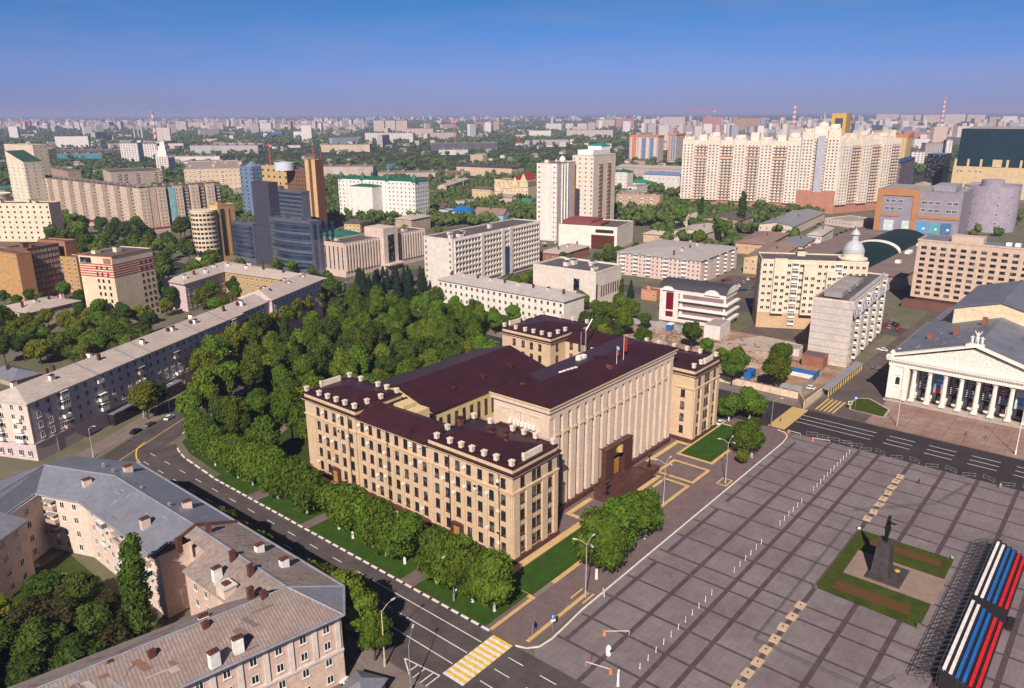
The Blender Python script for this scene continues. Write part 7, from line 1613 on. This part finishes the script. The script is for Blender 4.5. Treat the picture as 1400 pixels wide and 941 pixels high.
# trees further off, far beyond single count: one mass
def tree_mass(name, pos, nq, label, m_, lumps=4, leaf=.20):
    g = np.random.default_rng(3); Qs, Vs, Fs, off = [], [], [], 0
    for (x, y, s) in pos:
        d = g.normal(size=(lumps,3))*np.array([.42,.42,.26]); c = d*s+np.array([x,y,s*.95]); r = np.ones((lumps,3))*s*g.uniform(.45,.72,(lumps,1))
        Qs.append(leaf_arrays(c, r, nq, s*leaf, g)); v, f = cores(c, r, .86); Vs.append(v); Fs.append(f+off); off += len(v)
    me = mesh_np(name, np.concatenate(Qs), np.concatenate(Vs), np.concatenate(Fs), m_); return link(name, me, kind='stuff', label=label)
LF_FAR = mat('far_leaves', (.044,.074,.020), col2=(.110,.150,.036), scale=.05, rough=.9, spec=.05, detail=8)
pos = list(MASS)
tr_ = 0
while len(pos) < 5300 and tr_ < 40000:
    tr_ += 1; px, py = rt.uniform(-40,1440), 192+118*rt.random()**1.15
    x, y = P(px,py)
    if px > 1120 and py > 240: continue
    if inside_foot(x,y,5): continue
    if rt.random() < .45 and (math.sin(x*.013)+math.sin(y*.017+1.3)) < -.2: continue
    pos.append((x,y,rt.uniform(4.2,7.5)))
tree_mass('distant_tree_cover', pos, 52, 'countless trees between the houses of the middle distance', LF_FAR)
pos = []
while len(pos) < 8000:
    px, py = rt.uniform(-120,1520), 162.5+36*rt.random()**1.6; x, y = P(px,py)
    if inside_foot(x,y,8): continue
    if (px < 520 and py < 177 or px > 880 and py < 200) and rt.random() < .72: continue
    pos.append((x,y,rt.uniform(6,11)*(1+max(0,math.hypot(x,y)-3000)/6000)))
tree_mass('far_woodland', pos, 9, 'far off woodland darkening towards the horizon', LF_FAR, 3, .3)
# ------------------------------------------------------------------ cars and people
def car_parts(col, L=4.4):
    m = MB(); w = .88
    prof = [(-2.2,.35),(-2.2,.85),(-1.9,.95),(-1.1,1.0),(.9,.98),(1.9,.85),(2.2,.7),(2.2,.35)]
    for s in (1,):
        n = len(m.v); k = len(prof); m.v += [(x,-w,z) for x,z in prof]+[(x,w,z) for x,z in prof]
        m.f.append(tuple(n+i for i in range(k))[::-1]); m.m.append(0); m.f.append(tuple(n+k+i for i in range(k))); m.m.append(0)
        for i in range(k): j=(i+1)%k; m.f.append((n+i,n+j,n+k+j,n+k+i)); m.m.append(0)
    m.prism([(-1.35,-.66),(.45,-.66),(.45,.66),(-1.35,.66)],1.42,1.5,0); m.build
    c = MB(); V = [(-1.75,-.8,.96),(1.15,-.8,.96),(1.15,.8,.96),(-1.75,.8,.96),(-1.3,-.66,1.42),(.4,-.66,1.42),(.4,.66,1.42),(-1.3,.66,1.42)]; c.v += V
    for q in ((0,1,5,4),(1,2,6,5),(2,3,7,6),(3,0,4,7),(4,5,6,7)): c.f.append(q); c.m.append(0)
    wh = MB(); 
    for i in range(10):
        a, b = 2*math.pi*i/10, 2*math.pi*(i+1)/10
        P0 = [(.33*math.cos(t),y,.33*math.sin(t)) for t in (a,b) for y in (-.1,.1)]; wh.face([P0[0],P0[2],P0[3],P0[1]]); wh.face([P0[0],(0,-.1,0),P0[2]]); wh.face([P0[1],P0[3],(0,.1,0)])
    return m.mesh('body',[col]), c.mesh('windows',[GLASS]), wh.mesh('wheel',[DK])
CC = {'white':paint((.72,.72,.72),rough=.3),'silver':paint((.40,.41,.43),rough=.3,metal=.4),'dark blue':paint((.02,.05,.14),rough=.25),'black':paint((.015,.015,.018),rough=.25),'red':paint((.42,.02,.02),rough=.3),'grey':paint((.16,.16,.17),rough=.3)}
CM = {k: car_parts(v) for k, v in CC.items()}
def car(x, y, rz, col, label, group=None, z=.06, s=1.):
    b, c, w = CM[col]; t = thing('parked_car', label, 'car', (x,y,z), rad(rz), group); t.scale = (s,s,s); link('body', b, t); link('windows', c, t)
    for px, py in ((-1.35,-.85),(1.35,-.85),(-1.35,.85),(1.35,.85)): link('wheel', w, t, (px,py,.33))
x,y = P(548,830); car(85.2,y-1,90,'dark blue','dark blue car in the tree shadow on the left street')
x,y = P(480,938); car(x,y,100,'white','white car in the shade beside the pink house at the bottom edge')
x,y = P(490,407); car(x,y,20,'silver','silver car on the street beside the spruces')
for px,py,rz,c,lb in ((232,573,28,'white','white car at the kerb under the trees of the slanting street'),(205,582,28,'grey','grey car parked before the long pink house'),(186,592,28,'black','dark car in the shade of the long pink house'),
  (1216,449,5,'silver','silver car in the side street beside the theatre'),(1222,444,5,'black','black car behind the silver one in the side street'),(1198,505,80,'grey','grey car in the shadow at the theatre corner'),(1206,480,85,'white','white car beyond the theatre corner'),
  (1010,392,30,'white','white car in the yard beside the pink five storey house'),(1016,387,30,'silver','silver car in the yard beside the pink five storey house'),(1022,383,30,'white','second white car in the yard beside the pink five storey house'),(1012,398,30,'dark blue','blue car in the yard beside the white vaulted house'),(1028,420,10,'black','black car in the shadow left of the cream block'),(1034,428,10,'white','white car left of the cream block'),
  (40,782,200,'silver','silver car half hidden under the courtyard trees'),(78,795,200,'white','white car by the courtyard wall'),(985,580,0,'white','white car glimpsed behind the full linden at the crosswalk'),(1240,470,5,'grey','grey car at the end of the side street'),(1106,532,92,'white','white van like car inside the site fence')):
    x,y = P(px,py); car(x,y,rz,c,lb)
for k in range(14):
    px, py = 1085+k*6.5, 345-k*2.6; x,y = P(px,py); car(x,y,rt.choice((0,90)),rt.choice(list(CM)),'parked car in the row in front of the market hall','cars before the market')
for gi,(px0,px1,py0,py1,n,lb) in enumerate(((985,1040,378,402,9,'car among others in the yard beside the pink five storey house'),(1150,1235,372,385,8,'car in the row along the dark road behind the cream block'),(1195,1235,430,470,5,'car parked along the side street beside the theatre'),(700,780,330,352,6,'car beside the concert hall and the white tower'),(300,440,372,385,6,'car at the foot of the glass business centre'),(150,300,330,345,8,'car on the street below the zigzag block'),(1060,1130,300,330,8,'car near the low shop houses before the apartment complex'))):
    k = 0; tr = 0
    while k < n and tr < 200:
        tr += 1; x, y = P(rt.uniform(px0,px1), rt.uniform(py0,py1))
        if inside_foot(x,y,2): continue
        k += 1; car(x,y,rt.choice((3,93,4,183)),rt.choice(list(CM)),lb,'cars group '+lb[4:40].strip(), z=.07)
CLO = [paint((.02,.02,.03)),paint((.30,.05,.05)),paint((.10,.12,.20)),paint((.35,.33,.30))]
for px,py,c,rz,lb in ((1067,577,0,.4,'person in dark clothes walking over the far yellow crosswalk'),(1347,601,2,1.2,'person in dark blue walking on the theatre forecourt'),(1320,596,0,.2,'person in black standing on the theatre forecourt near the columns'),(1367,668,3,2.,'person in pale clothes crossing the grey square'),(1256,662,0,.8,'person in black on the far grey square beside the barriers'),(808,905,1,.3,'person in a dark red jacket beside the boom gates')):
    x,y = P(px,py); figure('person', None, (x,y,.07), 1.75, [CLO[c]], ((.16,.02,.47),(-.16,-.06,.48)), False, rz, label=lb, cat='person')
# ------------------------------------------------------------------ sun, sky, haze, camera
SUN_AZ, SUN_EL = 29.0, 38.5      # shadows run towards SUN_AZ (degrees from +X), sun height
sd = Vector((math.cos(rad(SUN_AZ))*math.cos(rad(SUN_EL)), math.sin(rad(SUN_AZ))*math.cos(rad(SUN_EL)), -math.sin(rad(SUN_EL))))
sl = D.lights.new('sun', 'SUN'); sl.energy = 5.0; sl.angle = rad(.5); sl.color = (1.0,.885,.76)
so = D.objects.new('sun', sl); COL.objects.link(so); so.rotation_euler = sd.to_track_quat('-Z','Y').to_euler(); so.location = (0,0,300)
Wd = D.worlds.new('World'); SC.world = Wd; Wd.use_nodes = True; nt = Wd.node_tree; bg = nt.nodes['Background']
sky = nt.nodes.new('ShaderNodeTexSky'); sky.sky_type = 'NISHITA'; sky.sun_disc = False; sky.sun_elevation = rad(SUN_EL); sky.sun_rotation = rad(90-(SUN_AZ+180)); sky.altitude = 100; sky.air_density = 1.0; sky.dust_density = .3; sky.ozone_density = 2.5
SKY_STRENGTH = .07
bg.inputs['Strength'].default_value = SKY_STRENGTH
# the spring sky is deep blue overhead and turns violet grey towards the horizon
tcw = nt.nodes.new('ShaderNodeTexCoord'); spw = nt.nodes.new('ShaderNodeSeparateXYZ'); nt.links.new(tcw.outputs['Generated'], spw.inputs[0])
rpw = nt.nodes.new('ShaderNodeValToRGB'); e = rpw.color_ramp.elements
e[0].position = .0; e[0].color = (.36,.41,1.0,1); e[1].position = .5; e[1].color = (.34,.35,.39,1)
k = e.new(.045); k.color = (.31,.42,1.0,1); k = e.new(.13); k.color = (.155,.42,.80,1); k = e.new(.3); k.color = (.27,.40,.56,1)
mxw = nt.nodes.new('ShaderNodeMix'); mxw.data_type = 'RGBA'; mxw.blend_type = 'MULTIPLY'; mxw.inputs[0].default_value = 1.
nt.links.new(spw.outputs[2], rpw.inputs[0]); nt.links.new(sky.outputs[0], mxw.inputs[6]); nt.links.new(rpw.outputs[0], mxw.inputs[7]); mpw = nt.nodes.new('ShaderNodeMapping'); mpw.inputs['Scale'].default_value = (2.2,2.2,16); nzw = nt.nodes.new('ShaderNodeTexNoise'); nzw.inputs['Scale'].default_value = 2.4; nzw.inputs['Detail'].default_value = 6
nt.links.new(tcw.outputs['Generated'], mpw.inputs[0]); nt.links.new(mpw.outputs[0], nzw.inputs['Vector'])
clw = nt.nodes.new('ShaderNodeMapRange'); clw.inputs['From Min'].default_value = .42; clw.inputs['From Max'].default_value = .75; clw.inputs['To Min'].default_value = 0; clw.inputs['To Max'].default_value = .22; nt.links.new(nzw.outputs['Fac'], clw.inputs['Value'])
mc2 = nt.nodes.new('ShaderNodeMix'); mc2.data_type = 'RGBA'; nt.links.new(clw.outputs[0], mc2.inputs[0]); nt.links.new(mxw.outputs[2], mc2.inputs[6]); mc2.inputs[7].default_value = (4.2,3.7,5.6,1)   # thin veils of high cloud
nt.links.new(mc2.outputs[2], bg.inputs['Color'])
# haze
hz = MB(); hz.box(-32000,32000,-32000,32000,-1,175); HZ = D.materials.new('haze'); HZ.use_nodes = True; n2 = HZ.node_tree; n2.nodes.remove(n2.nodes['Principled BSDF'])
pv = n2.nodes.new('ShaderNodeVolumePrincipled'); pv.inputs['Color'].default_value = (.56,.62,1.0,1); pv.inputs['Density'].default_value = 9e-5; pv.inputs['Anisotropy'].default_value = 0.
n2.links.new(pv.outputs[0], n2.nodes['Material Output'].inputs['Volume'])
hz.build('haze', [HZ], kind='stuff')
cam = D.cameras.new('camera'); co = D.objects.new('camera', cam); COL.objects.link(co); SC.camera = co
cam.sensor_width = 36; cam.lens = 36*F_PX/1400; cam.clip_end = 90000; cam.clip_start = 1
Mx = Matrix(((CR[0],CU[0],-CF[0],0),(CR[1],CU[1],-CF[1],0),(CR[2],CU[2],-CF[2],CAMZ),(0,0,0,1))); co.matrix_world = Mx
vs = SC.view_settings; vs.view_transform = 'Standard'; vs.look = 'None'; vs.exposure = .36; vs.gamma = 1; vs.use_curve_mapping = False
SC.cycles.use_denoising = True; SC.cycles.max_bounces = 5; SC.cycles.volume_bounces = 0; SC.cycles.transmission_bounces = 2; SC.cycles.diffuse_bounces = 2; SC.cycles.glossy_bounces = 2; SC.cycles.sample_clamp_indirect = 6
